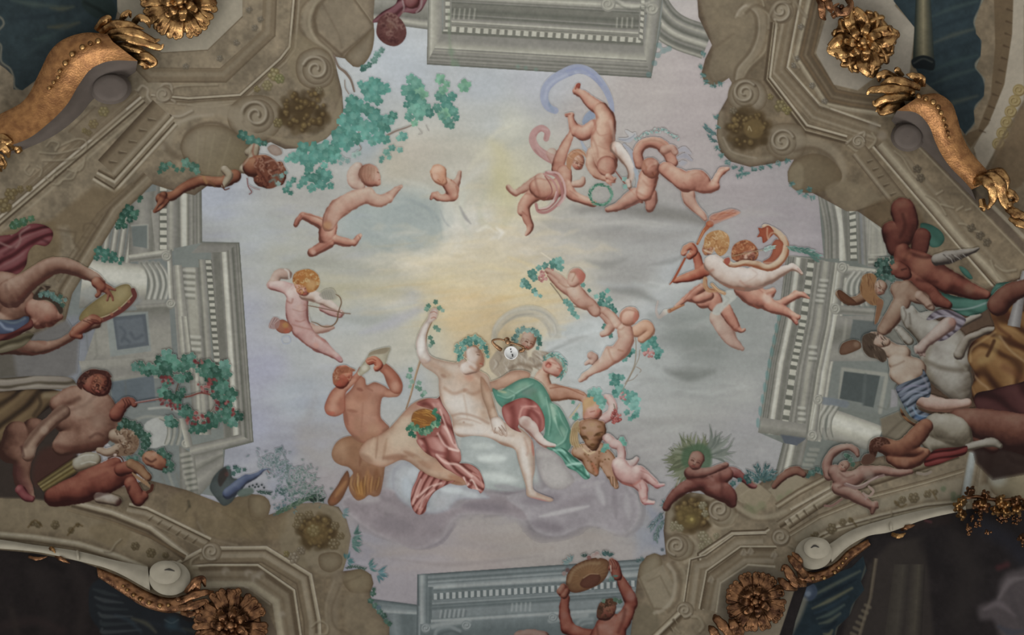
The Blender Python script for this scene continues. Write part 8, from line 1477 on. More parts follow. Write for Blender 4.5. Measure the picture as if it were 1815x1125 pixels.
def fresco_material():
    m,nt,b = nodes('fresco_pigment')
    at = nt.nodes.new('ShaderNodeAttribute');at.attribute_name = 'pigment'
    tc = nt.nodes.new('ShaderNodeTexCoord')
    n1 = nt.nodes.new('ShaderNodeTexNoise');n1.inputs['Scale'].default_value = 26;n1.inputs['Detail'].default_value = 6
    n2 = nt.nodes.new('ShaderNodeTexNoise');n2.inputs['Scale'].default_value = 2.2;n2.inputs['Detail'].default_value = 4
    nt.links.new(tc.outputs['Object'],n1.inputs['Vector']);nt.links.new(tc.outputs['Object'],n2.inputs['Vector'])
    ad = nt.nodes.new('ShaderNodeMath');ad.operation = 'ADD';nt.links.new(n1.outputs['Fac'],ad.inputs[0]);nt.links.new(n2.outputs['Fac'],ad.inputs[1])
    mr = nt.nodes.new('ShaderNodeMapRange');mr.inputs['From Min'].default_value = .6;mr.inputs['From Max'].default_value = 1.4;mr.inputs['To Min'].default_value = .9;mr.inputs['To Max'].default_value = 1.1
    nt.links.new(ad.outputs[0],mr.inputs['Value'])
    mx = nt.nodes.new('ShaderNodeVectorMath');mx.operation = 'SCALE'
    nt.links.new(at.outputs['Color'],mx.inputs[0]);nt.links.new(mr.outputs[0],mx.inputs['Scale']);nt.links.new(mx.outputs[0],b.inputs['Base Color'])
    bp = nt.nodes.new('ShaderNodeBump');bp.inputs['Strength'].default_value = .12;bp.inputs['Distance'].default_value = .01
    nt.links.new(n1.outputs['Fac'],bp.inputs['Height']);nt.links.new(bp.outputs[0],b.inputs['Normal'])
    b.inputs['Roughness'].default_value = .9;b.inputs['Specular IOR Level'].default_value = .12
    return m
MF = fresco_material()
def mesh_obj(name,V,F,mat,parent=None,colors=None,smooth=True):
    me = bpy.data.meshes.new(name)
    V = np.asarray(V,np.float32)
    if isinstance(F,np.ndarray) and F.ndim == 2:
        n,k = F.shape
        me.vertices.add(len(V));me.vertices.foreach_set('co',V.ravel())
        me.loops.add(n*k);me.loops.foreach_set('vertex_index',F.ravel().astype(np.int32))
        me.polygons.add(n);me.polygons.foreach_set('loop_start',np.arange(0,n*k,k,dtype=np.int32))
        try: me.polygons.foreach_set('loop_total',np.full(n,k,np.int32))
        except Exception: pass
        me.update(calc_edges=True)
    else:
        me.from_pydata([tuple(map(float,v)) for v in V],[],[tuple(map(int,f)) for f in F]);me.update()
    if smooth: me.polygons.foreach_set('use_smooth',np.ones(len(me.polygons),bool))
    if colors is not None:
        ca = me.color_attributes.new('pigment','FLOAT_COLOR','POINT')
        ca.data.foreach_set('color',np.concatenate([colors,np.ones((len(colors),1))],1).astype(np.float32).ravel())
    me.materials.append(mat)
    o = bpy.data.objects.new(name,me);COL.objects.link(o)
    if parent is not None: o.parent = parent
    return o
OBJ = {}
def props(o,label=None,cat=None,group=None,kind=None):
    if label: o['label'] = label
    if cat: o['category'] = cat
    if group: o['group'] = group
    if kind: o['kind'] = kind
for key in ORDER:
    L = LAY[key];Vs = [];Fs = [];Cs = [];base = 0
    for (y0,x0,mm,cc,lev) in L['passes']:
        s = L['step']
        if s > 1: mm = mm[::s,::s];cc = cc[::s,::s]
        h,w = mm.shape
        cell = mm[:-1,:-1] | mm[1:,:-1] | mm[:-1,1:] | mm[1:,1:]
        used = np.zeros((h,w),bool)
        used[:-1,:-1] |= cell;used[1:,:-1] |= cell;used[:-1,1:] |= cell;used[1:,1:] |= cell
        idx = np.full((h,w),-1);n = int(used.sum());idx[used] = np.arange(n)+base
        yy,xx = np.nonzero(used)
        px = xx*s+x0-M;py = yy*s+y0-M
        Vs.append(vault(px,py,lev*.0011));Cs.append(np.clip(lin(np.clip(cc[used],0,1))/light_field(px,py)[:,None]/np.array([1.0,.985,.95]),.002,.9))
        a,b,c,d = idx[:-1,:-1][cell],idx[:-1,1:][cell],idx[1:,1:][cell],idx[1:,:-1][cell]
        Fs.append(np.stack([a,b,c,d],1));base += n
    if not Vs: continue
    o = mesh_obj(L['name'],np.concatenate(Vs),np.concatenate(Fs),MF,OBJ.get(L['parent']),np.concatenate(Cs))
    props(o,L['label'],L['cat'],L['group'],L['kind']);OBJ[key] = o
# plain plaster running on past the painted field
def grid_out():
    n = 60;V = [];
    xs = np.linspace(-900,2715,n);ys = np.linspace(-700,1825,n)
    X,Y = np.meshgrid(xs,ys)
    V = vault(X.ravel(),Y.ravel(),-.012)
    F = []
    for j in range(n-1):
        for i in range(n-1):
            cx,cy = (xs[i]+xs[i+1])/2,(ys[j]+ys[j+1])/2
            F.append((j*n+i,j*n+i+1,j*n+n+i+1,j*n+n+i))
    c = np.tile(lin([.42,.39,.34]),(len(V),1))
    o = mesh_obj('ceiling_vault',V,np.array(F),MF,None,c);props(o,kind='structure')
grid_out()
# ---------------------------------------------------------------- modelled gilding and stucco
def gold_material(name,base,dark,rough=.36,metal=.85):
    m,nt,b = nodes(name)
    tc = nt.nodes.new('ShaderNodeTexCoord');n1 = nt.nodes.new('ShaderNodeTexNoise');n1.inputs['Scale'].default_value = 14;n1.inputs['Detail'].default_value = 5
    nt.links.new(tc.outputs['Object'],n1.inputs['Vector'])
    cr_ = nt.nodes.new('ShaderNodeValToRGB');cr_.color_ramp.elements[0].position = .35;cr_.color_ramp.elements[1].position = .62
    cr_.color_ramp.elements[0].color = (*dark,1);cr_.color_ramp.elements[1].color = (*base,1)
    nt.links.new(n1.outputs['Fac'],cr_.inputs[0]);nt.links.new(cr_.outputs[0],b.inputs['Base Color'])
    bp = nt.nodes.new('ShaderNodeBump');bp.inputs['Strength'].default_value = .35;bp.inputs['Distance'].default_value = .01
    n2 = nt.nodes.new('ShaderNodeTexNoise');n2.inputs['Scale'].default_value = 60;nt.links.new(tc.outputs['Object'],n2.inputs['Vector']);nt.links.new(n2.outputs['Fac'],bp.inputs['Height']);nt.links.new(bp.outputs[0],b.inputs['Normal'])
    b.inputs['Metallic'].default_value = metal;b.inputs['Roughness'].default_value = rough
    return m
def stucco_material(name,base):
    m,nt,b = nodes(name)
    tc = nt.nodes.new('ShaderNodeTexCoord');n1 = nt.nodes.new('ShaderNodeTexNoise');n1.inputs['Scale'].default_value = 9;n1.inputs['Detail'].default_value = 8
    nt.links.new(tc.outputs['Object'],n1.inputs['Vector'])
    cr_ = nt.nodes.new('ShaderNodeValToRGB');cr_.color_ramp.elements[0].position = .3;cr_.color_ramp.elements[1].position = .7
    cr_.color_ramp.elements[0].color = (*[v*.82 for v in base],1);cr_.color_ramp.elements[1].color = (*base,1)
    nt.links.new(n1.outputs['Fac'],cr_.inputs[0]);nt.links.new(cr_.outputs[0],b.inputs['Base Color']);b.inputs['Roughness'].default_value = .8;b.inputs['Specular IOR Level'].default_value = .2
    return m
GOLD = gold_material('worn_gold_leaf',(.40,.235,.095),(.11,.052,.02),.3,.92)
COPPER = gold_material('dark_gilding',(.25,.125,.06),(.06,.026,.014),.34,.9)
OCHRE = gold_material('gilded_wood',(.25,.12,.042),(.15,.065,.022),.36,.7)
STONE = stucco_material('pale_stucco',(.34,.31,.245));GREYS = stucco_material('grey_stucco',(.095,.078,.068));WHITE = stucco_material('white_plastic',(.75,.76,.76));BLACK = stucco_material('black_ink',(.02,.02,.02))
def W3(p):
    p = np.asarray(p,float).reshape(-1,3)
    return vault(p[:,0],p[:,1],p[:,2]*S)
def surf(name,G,mat,parent=None,closed=False):
    """grid (n,m,3) of (px,py,height px) -> surface"""
    n,m = G.shape[:2];F = []
    for i in range(n-1):
        for j in range(m-1+(1 if closed else 0)):
            j2 = (j+1) % m;F.append((i*m+j,i*m+j2,(i+1)*m+j2,(i+1)*m+j))
    return mesh_obj(name,W3(G),F,mat,parent)
def merge(name,Gs,mat,parent=None):
    V = [];F = [];b = 0
    for G,closed in Gs:
        n,m = G.shape[:2]
        V.append(W3(G))
        for i in range(n-1):
            for j in range(m-1+(1 if closed else 0)):
                j2 = (j+1) % m;F.append((b+i*m+j,b+i*m+j2,b+(i+1)*m+j2,b+(i+1)*m+j))
        b += n*m
    return mesh_obj(name,np.concatenate(V),F,mat,parent)
def blade(P,w,tip=.25,ribs=2,thick=.45,n=7,curl=0):
    """gilt leaf blade: closed ribbed sweep along (px,py,h) points, w = half width"""
    P = cr(P,False,n);k = len(P);T = np.gradient(P[:,:2],axis=0);T /= np.hypot(T[:,0],T[:,1])[:,None]+1e-9
    N = np.stack([-T[:,1],T[:,0]],1);m = 17;G = np.zeros((k,m,3))
    for i in range(k):
        t = i/(k-1);ww = w*(math.sin(math.pi*min(1,.22+t*.62))**.8)*(1-(1-tip)*max(0,t-.6)/.4)
        if i == k-1: ww *= .35
        ww *= 1+.1*math.sin(t*19)
        for j in range(m):
            a = 2*math.pi*j/m;ca = math.cos(a);sa = math.sin(a)
            up = sa*thick*ww*(1+.32*math.cos(ribs*math.pi*ca)) if sa > 0 else sa*thick*ww*.5
            G[i,j] = (P[i,0]+N[i,0]*ww*ca,P[i,1]+N[i,1]*ww*ca,P[i,2]+up)
    return G,True
def ballg(x,y,h,r,sq=1.0,n=8,m=12):
    G = np.zeros((n+1,m,3))
    for i in range(n+1):
        a = math.pi*i/n
        for j in range(m): b = 2*math.pi*j/m;G[i,j] = (x+r*math.sin(a)*math.cos(b),y+r*math.sin(a)*math.sin(b),h+r*sq*math.cos(a))
    return G,True
def tubeg(P,r,m=10,n=6,flat=1.0):
    P = cr(P,False,n);k = len(P);T = np.gradient(P,axis=0);T /= np.linalg.norm(T,axis=1)[:,None]+1e-9
    r = np.interp(np.linspace(0,1,k),np.linspace(0,1,len(r)),r) if isinstance(r,(tuple,list)) else np.full(k,r)
    G = np.zeros((k,m,3))
    for i in range(k):
        u = np.cross(T[i],(0,0,1));u = u/(np.linalg.norm(u)+1e-9) if np.linalg.norm(u) > .1 else np.array([1.,0,0]);v = np.cross(T[i],u)
        rr = r[i]*(.25 if i in (0,k-1) else 1)
        for j in range(m): a = 2*math.pi*j/m;G[i,j] = P[i]+rr*(u*math.cos(a)+v*math.sin(a)*flat)
    return G,True
def empty(name,px,py,label,cat,group=None):
    o = bpy.data.objects.new(name,None);COL.objects.link(o);o.location = tuple(vault(px,py,0).ravel());o.empty_display_size = .1
    props(o,label,cat,group);return o
def add(o,par):
    o.parent = par;o.location = tuple(-c for c in par.location);return o
def leafplan(x,y,a,l,bend,h0,h1,curl=.9):
    ca,sa = math.cos(a),math.sin(a);b = a+bend
    return [(x,y,h0),(x+l*.35*ca,y+l*.35*sa,h0+(h1-h0)*.7),(x+l*.7*math.cos((a+b)/2),y+l*.7*math.sin((a+b)/2),h1),(x+l*math.cos(b),y+l*math.sin(b),h1*curl),(x+l*.93*math.cos(b+.12),y+l*.93*math.sin(b+.12),h1*curl+5)]
def rosette(x,y,r,mat,label,seed,ruffle=False,ry=1.0):
    e = empty('gilt_rosette',x,y,label,'rosette');rr = random.Random(seed)
    t = np.linspace(0,2*math.pi,33)[:-1]
    G = np.zeros((5,32,3))
    for i,(f,hh) in enumerate(((.02,10),(.5,10),(.8,7),(.86,3),(.86,-2))): G[i] = np.stack([x+r*f*np.cos(t),y+r*f*np.sin(t)*ry,np.full(32,float(hh))],1)
    add(surf('backplate',G,mat,None,True),e)
    n = 12 if ruffle else 8
    for i in range(n):
        a = 2*math.pi*(i+.2)/n+rr.uniform(-.08,.08)
        if ruffle:
            gs = []
            for k in range(3): gs.append(blade(leafplan(x+r*.16*math.cos(a),y+r*.16*math.sin(a)*ry,a+(k-1)*.17,r*rr.uniform(.76,.82),rr.uniform(-.05,.05),12,22+rr.uniform(-2,2),.8),r*.115,.9,3,.55))
        else:
            gs = [blade(leafplan(x+r*.25*math.cos(a),y+r*.25*math.sin(a)*ry,a,r*.74,.5*(1 if i % 2 else -1),12,24,.85),r*.16,.5,2,.6),blade(leafplan(x+r*.3*math.cos(a+.2),y+r*.3*math.sin(a+.2)*ry,a+.28,r*.62,.5,10,20,.9),r*.1,.5,1,.7),blade(leafplan(x+r*.3*math.cos(a-.2),y+r*.3*math.sin(a-.2)*ry,a-.28,r*.62,-.5,10,20,.9),r*.1,.5,1,.7),
                  tubeg([(x+r*.86*math.cos(a+q),y+r*.86*math.sin(a+q)*ry,hh) for q,hh in ((0,20),(.14,24),(.2,28),(.1,30),(.03,26))],(r*.06,r*.06,r*.045,r*.03))]
        add(merge('petal',gs,mat),e)
    for i in range(7):
        a = 2*math.pi*i/7+.3
        add(merge('inner_petal',[blade(leafplan(x+r*.05*math.cos(a),y+r*.05*math.sin(a)*ry,a,r*.42,.25,26,36,.8),r*.12,.6,2,.6)],mat),e)
    gs = [ballg(x,y,38,r*.13)]+[ballg(x+r*.14*math.cos(k*1.257),y+r*.14*math.sin(k*1.257),34,r*.08) for k in range(5)]
    add(merge('centre_bud',gs,mat),e)
    return e
rosette(1530,74,62,GOLD,'large open gilt rosette on the octagonal panel, top right corner',3)
rosette(318,2,66,GOLD,'gilt rosette cut by the top edge of the picture, top left corner',4,True)
rosette(408,1108,64,COPPER,'dark gilt ruffled rosette cut by the bottom edge, bottom left corner',5,True)
rosette(1339,1066,52,COPPER,'dark gilt ruffled rosette on the octagonal panel, bottom right corner',6,True)
def acanthus(x,y,label,blades,mat,balls=()):
    e = empty('gilt_acanthus',x,y,label,'acanthus ornament')
    for P,w,*k in blades: add(merge('leaf',[blade(P,w,.5,k[0] if k else 2,.6)],mat),e)
    for b in balls: add(merge('bud',[ballg(*b)],mat),e)
    return e
acanthus(220,70,'gilt acanthus tuft between the scroll bracket and rosette, top left corner',[
 ([(188,72,20),(215,66,38),(250,74,40),(282,84,30),(290,78,36)],8,3),([(186,62,20),(214,54,40),(246,60,42),(270,72,34),(284,70,30)],8,3),([(176,58,18),(200,44,36),(228,44,40),(256,52,34)],8,3),([(190,80,16),(216,82,30),(244,88,30),(262,94,24)],8,2),
 ([(170,54,18),(180,40,30),(192,32,34),(196,44,30)],7,2),([(214,42,20),(218,30,32),(228,22,34),(232,32,30)],6,2),([(236,42,20),(246,32,34),(260,36,36),(266,50,30)],7,2),([(226,90,14),(244,98,26),(262,100,26),(274,112,20),(262,120,16)],8,3),([(240,100,14),(252,110,20),(268,118,18)],7,2)],GOLD,[(258,116,14,8),(196,76,30,5),(188,66,30,5)])
acanthus(6,268,'gilt leaf end of the scroll bracket at the left edge of the picture',[([(-20,250,14),(0,244,26),(16,252,26),(24,264,16)],9,3),([(-20,262,14),(0,258,26),(12,268,22),(16,280,14)],9,3),([(-20,276,14),(-4,278,22),(6,290,16),(8,300,10)],8,2),([(18,262,10),(28,260,14),(40,268,8)],7,2),([(-20,296,10),(-4,298,14),(4,304,8)],6,2)],GOLD,[(32,266,8,7)])
acanthus(1600,158,'gilt acanthus tuft between the scroll bracket and rosette, top right corner',[
 ([(1622,162,20),(1600,158,38),(1570,158,40),(1544,160,30),(1536,168,26)],8,3),([(1622,172,18),(1598,172,34),(1572,174,34),(1552,184,24),(1548,178,26)],8,3),([(1632,156,20),(1606,146,36),(1580,142,38),(1560,150,30)],8,3),([(1590,140,18),(1574,132,30),(1560,134,32),(1558,146,28)],8,2),([(1600,136,20),(1590,124,34),(1586,120,34)],6,2),([(1626,148,22),(1622,136,34),(1606,132,34)],7,2),([(1636,154,20),(1634,138,30),(1620,130,30)],6,2),([(1604,184,14),(1584,190,28),(1564,198,24),(1554,190,20)],9,3),([(1586,186,12),(1566,184,20),(1552,198,16)],6,2)],GOLD,[(1618,165,32,5),(1628,170,32,5)])
acanthus(1480,10,'small gilt acanthus scroll at the top edge above the top right rosette',[([(1450,-6,14),(1456,10,26),(1458,28,20),(1464,36,14)],7,2),([(1462,-10,16),(1470,10,28),(1474,24,22)],7,2),([(1500,-6,16),(1508,8,30),(1500,20,34),(1488,22,30),(1480,12,26),(1488,6,26)],7,2),([(1440,-10,12),(1462,-2,22),(1480,-4,22)],7,2),([(1474,30,14),(1486,24,20),(1502,28,14)],6,2)],COPPER,[(1492,12,28,5)])
acanthus(1760,345,'gilt acanthus leaf capping the lower end of the scroll bracket, right edge',[([(1720,326,14),(1740,318,34),(1756,330,36),(1760,352,28),(1750,372,16)],10,3),([(1732,322,14),(1756,312,34),(1772,326,34),(1776,346,26),(1786,366,20),(1800,370,16)],11,3),([(1744,312,14),(1768,306,28),(1782,318,28),(1784,340,22)],10,3),([(1776,330,14),(1790,342,24),(1800,352,18),(1792,360,14)],8,2),([(1784,366,14),(1796,376,22),(1812,382,18),(1824,392,14)],9,3),([(1790,384,10),(1808,396,16),(1830,404,12)],8,3),([(1740,352,14),(1742,368,14),(1738,372,8)],7,2)],GOLD,[(1790,362,20,7)])
acanthus(360,1050,'dark gilt acanthus tuft between white scroll and rosette, bottom left corner',[([(318,1068,14),(340,1056,26),(362,1050,26),(380,1048,16)],7,3),([(330,1052,14),(344,1034,28),(358,1026,26),(364,1040,20)],8,2),([(316,1078,14),(340,1074,24),(364,1066,22),(368,1078,16)],7,2),([(340,1044,14),(350,1038,28),(350,1030,26)],7,2),([(320,1084,12),(338,1088,20),(352,1080,18)],6,2)],COPPER,[(316,1062,24,5),(350,1082,20,6)])
acanthus(1408,1012,'dark gilt acanthus tuft between white scroll and rosette, bottom right corner',[([(1420,1036,14),(1404,1024,30),(1392,1006,32),(1384,1012,24)],8,3),([(1430,1024,14),(1418,1008,30),(1404,992,32),(1396,984,26)],8,3),([(1414,1040,12),(1398,1040,26),(1386,1030,26),(1378,1024,20)],8,3),([(1420,1012,14),(1414,992,28),(1404,978,26)],8,3),([(1430,1034,12),(1410,1034,26),(1398,1022,26)],7,2),([(1408,1044,10),(1402,1032,22),(1406,1022,24)],6,2)],COPPER)
acanthus(1284,1106,'dark gilt acanthus leaf at the bottom edge left of the bottom right rosette',[([(1296,1130,14),(1284,1112,28),(1270,1096,26),(1266,1088,18)],9,3),([(1306,1126,14),(1300,1108,28),(1292,1096,24)],9,3),([(1276,1134,12),(1264,1118,24),(1256,1108,18)],8,3),([(1312,1134,12),(1312,1116,22),(1306,1106,18)],7,2)],COPPER)
def loft(name,rows,mat,parent):
    """rows: list of polylines [(x,y,h)...] of equal length -> smooth panel"""
    R = [cr(r,False,8) for r in rows];G = np.stack(R,0)
    return add(surf(name,G,mat),parent)
def bracket(px,py,label,outer,ridge,inner,base,volute,beads,mat,side):
    e = empty('scroll_bracket',px,py,label,'scroll bracket')
    O,R,I,B = (np.array(q,float) for q in (outer,ridge,inner,base))
    f = lambda A_,h: [(a[0],a[1],h[i] if isinstance(h,(list,tuple)) else h) for i,a in enumerate(A_)]
    H = [q[2] for q in outer]
    m1 = (O*.5+R*.5);m1[:,2] = (O[:,2]+R[:,2])/2-3;m2 = (I*.5+R*.5);m2[:,2] = (I[:,2]+R[:,2])/2-3
    O0 = O.copy();O0[:,2] = 0
    loft('gilded_face',[O0,O,m1,R,m2,I],mat,e)
    I2 = I.copy();I2[:,2] -= 2;B2 = B.copy();md = (I+B)/2;md[:,2] = I[:,2]*.5
    loft('side',[I,I2,md,B2],side,e)
    x,y,rx,ry,h = volute
    t = np.linspace(0,2*math.pi,33)[:-1];G = []
    for fr,hh in ((1.16,0),(1.16,h*.5),(1.0,h*.62),(.98,h),(.9,h+3),(.6,h+3),(.02,h+3)): G.append(np.stack([x+rx*fr*np.cos(t),y+ry*fr*np.sin(t),np.full(32,float(hh))],1))
    add(surf('volute',np.array(G),side,None,True),e)
    for i,(bx,by,bh,br) in enumerate(beads): add(merge('bead',[ballg(bx,by,bh,br,.9)],GOLD if mat is not COPPER else COPPER),e)
    return e
bracket(110,150,'long gilded scroll bracket with husk beads, top left corner',
 [(-50,226,22),(0,202,28),(44,176,36),(70,128,46),(88,92,54),(112,70,58),(150,58,56),(190,60,50)],
 [(-50,250,26),(10,228,32),(62,186,42),(92,144,54),(112,112,62),(134,90,66),(164,76,64),(200,74,56)],
 [(-50,276,22),(40,250,28),(84,220,34),(118,186,40),(140,150,44),(162,122,46),(196,108,46),(244,108,40)],
 [(-50,300,0),(50,262,0),(100,238,0),(140,206,0),(164,178,0),(190,160,0),(214,146,0),(240,128,0)],
 (196,156,32,25,26),[(174,73,70,6),(160,77,70,5),(146,84,70,6),(128,96,69,6),(116,112,66,6),(106,126,62,4.5),(103,137,60,4),(95,146,57,4),(87,156,53,4)],OCHRE,GREYS)
bracket(1680,250,'long gilded scroll bracket with husk beads, top right corner',
 [(1632,168,50),(1662,166,58),(1686,182,60),(1696,206,56),(1706,240,48),(1722,270,40),(1748,300,30),(1764,318,22)],
 [(1618,178,54),(1650,180,64),(1670,200,66),(1680,226,60),(1690,256,52),(1704,282,44),(1726,308,34),(1742,326,24)],
 [(1590,196,44),(1624,200,48),(1646,222,48),(1658,252,44),(1670,276,40),(1686,298,34),(1708,320,28),(1722,336,20)],
 [(1580,214,0),(1600,236,0),(1622,252,0),(1642,268,0),(1664,290,0),(1686,312,0),(1710,336,0),(1730,356,0)],
 (1609,242,26,23,26),[(1629,171,68,5),(1641,175,68,5),(1654,181,70,6),(1663,190,70,5),(1668,200,69,5),(1673,212,66,4.5),(1677,224,63,4),(1680,234,60,3.5),(1682,243,56,3.5)],OCHRE,GREYS)
# pale stucco rims that end in scrolls, with the gilt underside below
def rim(px,py,label,up,lo,disc,inner,notch,knot,under,beads):
    e = empty('stucco_rim',px,py,label,'arch rim scroll')
    U = np.array([(a,b,9.) for a,b in up]);Lo = np.array([(a,b,11.) for a,b in lo]);U0 = U.copy();U0[:,2] = 0;L0 = Lo.copy();L0[:,2] = -6
    g1 = U*.85+Lo*.15;g1[:,2] = 8;g2 = U*.72+Lo*.28;g2[:,2] = 12
    loft('rim_moulding',[U0,U,g1,g2,Lo,L0],STONE,e)
    t = np.linspace(0,2*math.pi,41)[:-1]
    def oval(x,y,rx,ry,h,nm,mat):
        G = [np.stack([x+rx*f*np.cos(t),y+ry*f*np.sin(t),np.full(40,float(hh))],1) for f,hh in ((1,h-14),(1,h-2),(.97,h),(.5,h),(.02,h))]
        return add(surf(nm,np.array(G),mat,None,True),e)
    oval(*disc,14,'scroll',STONE);oval(*inner,24,'scroll_eye',STONE)
    add(merge('groove',[tubeg([(a,b,24.5) for a,b in notch],(.6,2,.6),flat=.5)],BLACKISH),e)
    for k in knot: add(merge('knot',[tubeg([(k[0],k[1]-9,8),(k[0]+1,k[1],15),(k[0]+2,k[1]+9,10)],2.6)],STONE),e)
    loft('gilded_underside',[[(a,b,h) for a,b,h in r] for r in under],COPPER,e)
    for b in beads: add(merge('bead',[ballg(b[0],b[1],b[2],b[3])],GOLD),e)
BLACKISH = stucco_material('dark_groove',(.05,.045,.04))
rim(300,1020,'pale stucco arch rim ending in an oval scroll, bottom left corner',
 [(-60,952),(0,956),(58,965),(136,976),(202,992),(262,1004)],[(-60,970),(0,972),(72,979),(139,994),(200,1011),(266,1046)],(301,1024,37,31),(293,1014,28,21),[(291,1010),(300,1009),(310,1012)],[(137,984)],
 [[(170,1001,-4),(217,1019,-4),(262,1044,-4),(300,1054,-6),(334,1046,-6)],[(172,1010,8),(220,1034,10),(262,1058,12),(300,1068,12),(338,1058,8)],[(174,1022,2),(226,1056,4),(260,1074,6),(302,1084,6),(344,1072,0)],[(174,1030,-14),(224,1064,-14),(258,1084,-14),(304,1092,-14),(348,1084,-14)]],
 [(218,1038,12,3),(225,1045,13,3.5),(236,1054,14,4),(248,1061,14,4.5),(264,1068,14,4.5),(283,1073,14,4.5),(298,1072,14,4)])
rim(1442,976,'pale stucco arch rim ending in an oval scroll, bottom right corner',
 [(1470,964),(1510,939),(1565,921),(1628,905),(1680,896),(1712,890)],[(1474,996),(1503,969),(1538,950),(1579,942),(1640,920),(1712,904)],(1442,980,33,29),(1448,971,24,19),[(1437,971),(1444,967),(1452,970)],[(1578,932)],
 [[(1412,1000,-4),(1444,1010,-6),(1478,994,-6),(1504,970,-4),(1538,952,-4)],[(1412,1014,8),(1444,1020,12),(1480,1004,12),(1506,980,10),(1540,960,8)],[(1416,1030,2),(1446,1030,6),(1484,1014,6),(1510,990,4),(1544,966,0)],[(1418,1040,-14),(1448,1038,-14),(1488,1020,-14),(1514,996,-14),(1546,970,-14)]],
 [(1441,1025,14,4),(1461,1024,14,4),(1480,1014,14,4),(1487,1006,14,3.5),(1494,997,13,3.2),(1500,989,12,3)])
# gilt vine swag
e = empty('gilt_vine_swag',1760,905,'gilt swag of vine leaves and grape bunches hanging at the right edge, bottom right corner','gilt swag')
rs = random.Random(2)
for x,y,a,l in ((1712,908,2.8,16),(1706,900,3.6,16),(1730,886,1.2,16),(1738,892,.9,18),(1746,886,2.2,16),(1764,884,.4,18),(1780,886,1.4,18),(1792,884,.5,18),(1800,894,1.2,18),(1812,890,.2,16),(1770,900,2.4,14),(1816,946,1.8,16),(1742,880,-.6,12),(1724,876,-2.2,14),(1786,900,2,14),(1712,892,-2.6,14)):
    gs = [blade(leafplan(x,y,a+k*.5,l*(1-.12*abs(k)),.2*k,12,26,.8),5,.5,1,.7) for k in (-1,0,1)]
    add(merge('leaf',gs,GOLD if rs.random() > .45 else COPPER),e)
for cx,cy,rx,ry,n in ((1732,920,11,14,30),(1716,938,7,10,16),(1776,916,13,10,26),(1802,918,10,12,22),(1752,944,8,5,8),(1818,960,8,14,14)):
    gs = []
    for i in range(n):
        q = math.sqrt(rs.random());t = rs.uniform(0,6.28);gs.append(ballg(cx+rx*q*math.cos(t),cy+ry*q*math.sin(t),8+12*(1-q*q),2.6,1,5,8))
    add(merge('grape_bunch',gs,COPPER),e)
add(merge('stem',[tubeg([(1700,884,6),(1730,880,14),(1770,886,16),(1815,884,14)],3.5)],COPPER),e)
# small relief leaves under the rims
e = empty('gilt_sprig',94,985,'tiny gilt sprig under the pale rim, lower left edge','gilt sprig')
add(merge('leaf',[blade([(84,978,6),(92,972,14),(98,980,12)],4,.5,1)],GOLD),e);add(merge('leaf',[blade([(98,984,4),(108,990,12),(124,998,8)],4,.5,1)],COPPER),e);add(merge('leaf',[blade([(50,986,2),(66,990,8),(84,986,6)],3.4,.5,1)],COPPER),e)
e = empty('gilt_sprig',1596,944,'tiny gilt sprig under the pale rim, lower right','gilt sprig')
add(merge('leaf',[blade([(1580,946,4),(1594,950,12),(1606,944,10)],4.4,.5,1)],GOLD),e);add(merge('leaf',[blade([(1596,938,4),(1608,934,12),(1622,930,8)],4.4,.5,1)],COPPER),e)
# ceiling detector on its brass hook plate
e = empty('smoke_detector',906,625,'small round white smoke detector with black marks at the centre of the ceiling','smoke detector')
t = np.linspace(0,2*math.pi,33)[:-1]
G = [np.stack([906+f*np.cos(t),625+f*np.sin(t),np.full(32,float(hh))],1) for f,hh in ((11.2,0),(12.2,6),(12.4,13),(11.6,15),(10.4,14.5),(9.8,12.5),(4,12),(.1,12))]
add(surf('housing',np.array(G),WHITE,None,True),e)
add(merge('mark',[tubeg([(905.2,617.5,13),(905,620,13)],1.0),tubeg([(905.4,622.6,13),(906.6,624.4,13)],1.1),tubeg([(906.8,628,13),(908.6,628.4,13),(908.4,632.4,13)],.9),tubeg([(903,635.2,15),(909,635.2,15)],.5)],BLACK),e)
e = empty('brass_hook',890,608,'brass hook bracket holding the white detector, centre of the ceiling','hook')
add(merge('arm',[tubeg([(886,619,10),(880,614,14),(873,606,18),(876,602,19),(886,601,20),(896,604,20)],(3,3,2.2,2,1.6,1.6)),tubeg([(889,620,8),(884,617,12),(879,612,16)],(3.4,3.6,2.4))],BRASS := gold_material('brass',(.34,.2,.11),(.16,.08,.04),.35)),e)
add(merge('arm',[tubeg([(902,606,20),(912,609,19),(922,612,16),(929,616,12)],(2.4,1.6,2,2.6)),tubeg([(929,616,12),(926,621,10),(920,622,8)],(3.2,3.4,2.6)),tubeg([(932,617,8),(936,619,6)],(2,1))],BRASS),e)
add(merge('boss',[ballg(900,606,22,4.6),tubeg([(893,602,18),(899,599,20),(903,602,18)],(1.4,2,1.4)),tubeg([(906,613,0),(906,613,10)],3)],BRASS),e)
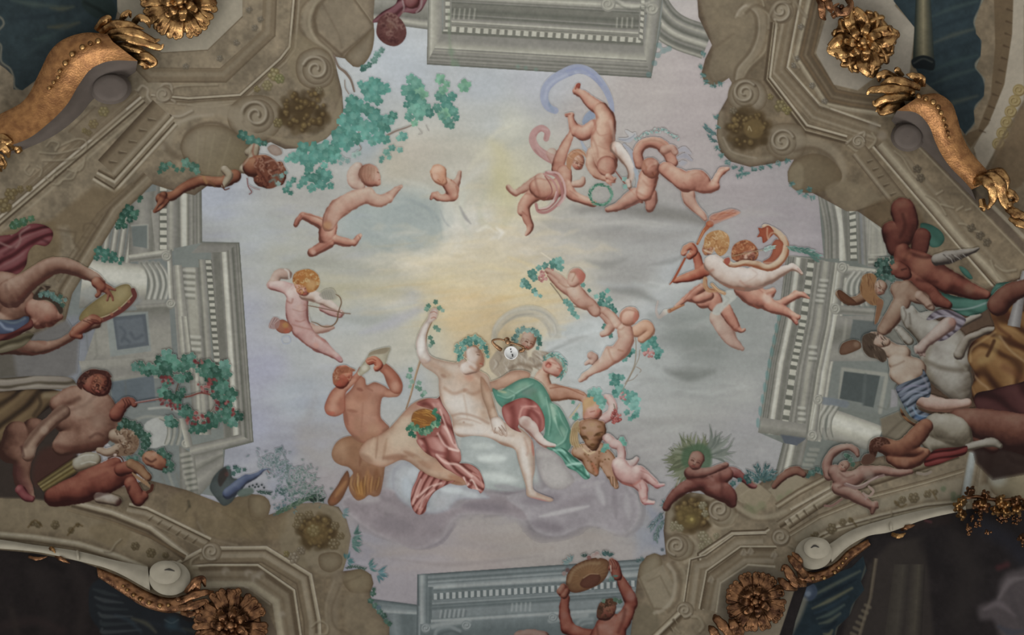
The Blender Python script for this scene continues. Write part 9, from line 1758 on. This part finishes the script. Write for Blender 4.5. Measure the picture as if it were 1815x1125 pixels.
# ---------------------------------------------------------------- room light: dim hall, with window-like bright patches added on one side
w = bpy.data.worlds.new('room');SC.world = w;w.use_nodes = True;nt = w.node_tree;bg = nt.nodes['Background']
tc = nt.nodes.new('ShaderNodeTexCoord');sx = nt.nodes.new('ShaderNodeSeparateXYZ');nt.links.new(tc.outputs['Generated'],sx.inputs[0])
def mr(src,a,b,c,d,smooth=True):
    n = nt.nodes.new('ShaderNodeMapRange');n.interpolation_type = 'SMOOTHSTEP' if smooth else 'LINEAR'
    for k,v in zip(('From Min','From Max','To Min','To Max'),(a,b,c,d)): n.inputs[k].default_value = v
    nt.links.new(src,n.inputs['Value']);return n.outputs[0]
def mt(op,a,b):
    n = nt.nodes.new('ShaderNodeMath');n.operation = op
    for i,q in enumerate((a,b)):
        if isinstance(q,(int,float)): n.inputs[i].default_value = q
        else: nt.links.new(q,n.inputs[i])
    return n.outputs[0]
down = mr(sx.outputs['Z'],.25,-.9,.3,.72)
side = mr(sx.outputs['Y'],.25,.85,0,1);band = mt('MULTIPLY',mr(sx.outputs['Z'],-.75,-.3,0,1),mr(sx.outputs['Z'],.2,-.1,0,1))
wx = mt('MULTIPLY',sx.outputs['X'],9.0);wn = nt.nodes.new('ShaderNodeMath');wn.operation = 'SINE';nt.links.new(wx,wn.inputs[0])
glow_patch = mt('MULTIPLY',mt('MULTIPLY',side,band),mr(wn.outputs[0],.1,.5,0,1));tot = mt('ADD',down,mt('MULTIPLY',glow_patch,PATCH_GAIN))  # added bright patches that give the gilding its glints, no window seen
tot = mt('MULTIPLY',tot,WSTR)
cb = nt.nodes.new('ShaderNodeCombineColor');nt.links.new(mt('MULTIPLY',tot,1.0),cb.inputs[0]);nt.links.new(mt('MULTIPLY',tot,.985),cb.inputs[1]);nt.links.new(mt('MULTIPLY',tot,.95),cb.inputs[2])
nt.links.new(cb.outputs[0],bg.inputs['Color']);bg.inputs['Strength'].default_value = 1.0
cam = bpy.data.cameras.new('camera');co = bpy.data.objects.new('camera',cam);COL.objects.link(co)
co.location = (0,0,ZC);co.rotation_euler = (math.pi,0,0);cam.sensor_width = 36;cam.lens = 36*D/(1815*S);cam.clip_start = .05;cam.clip_end = 100
SC.camera = co
SC.view_settings.view_transform = 'Standard';SC.view_settings.look = 'None';SC.view_settings.exposure = 0;SC.view_settings.gamma = 1
try: SC.view_settings.use_curve_mapping = False
except Exception: pass
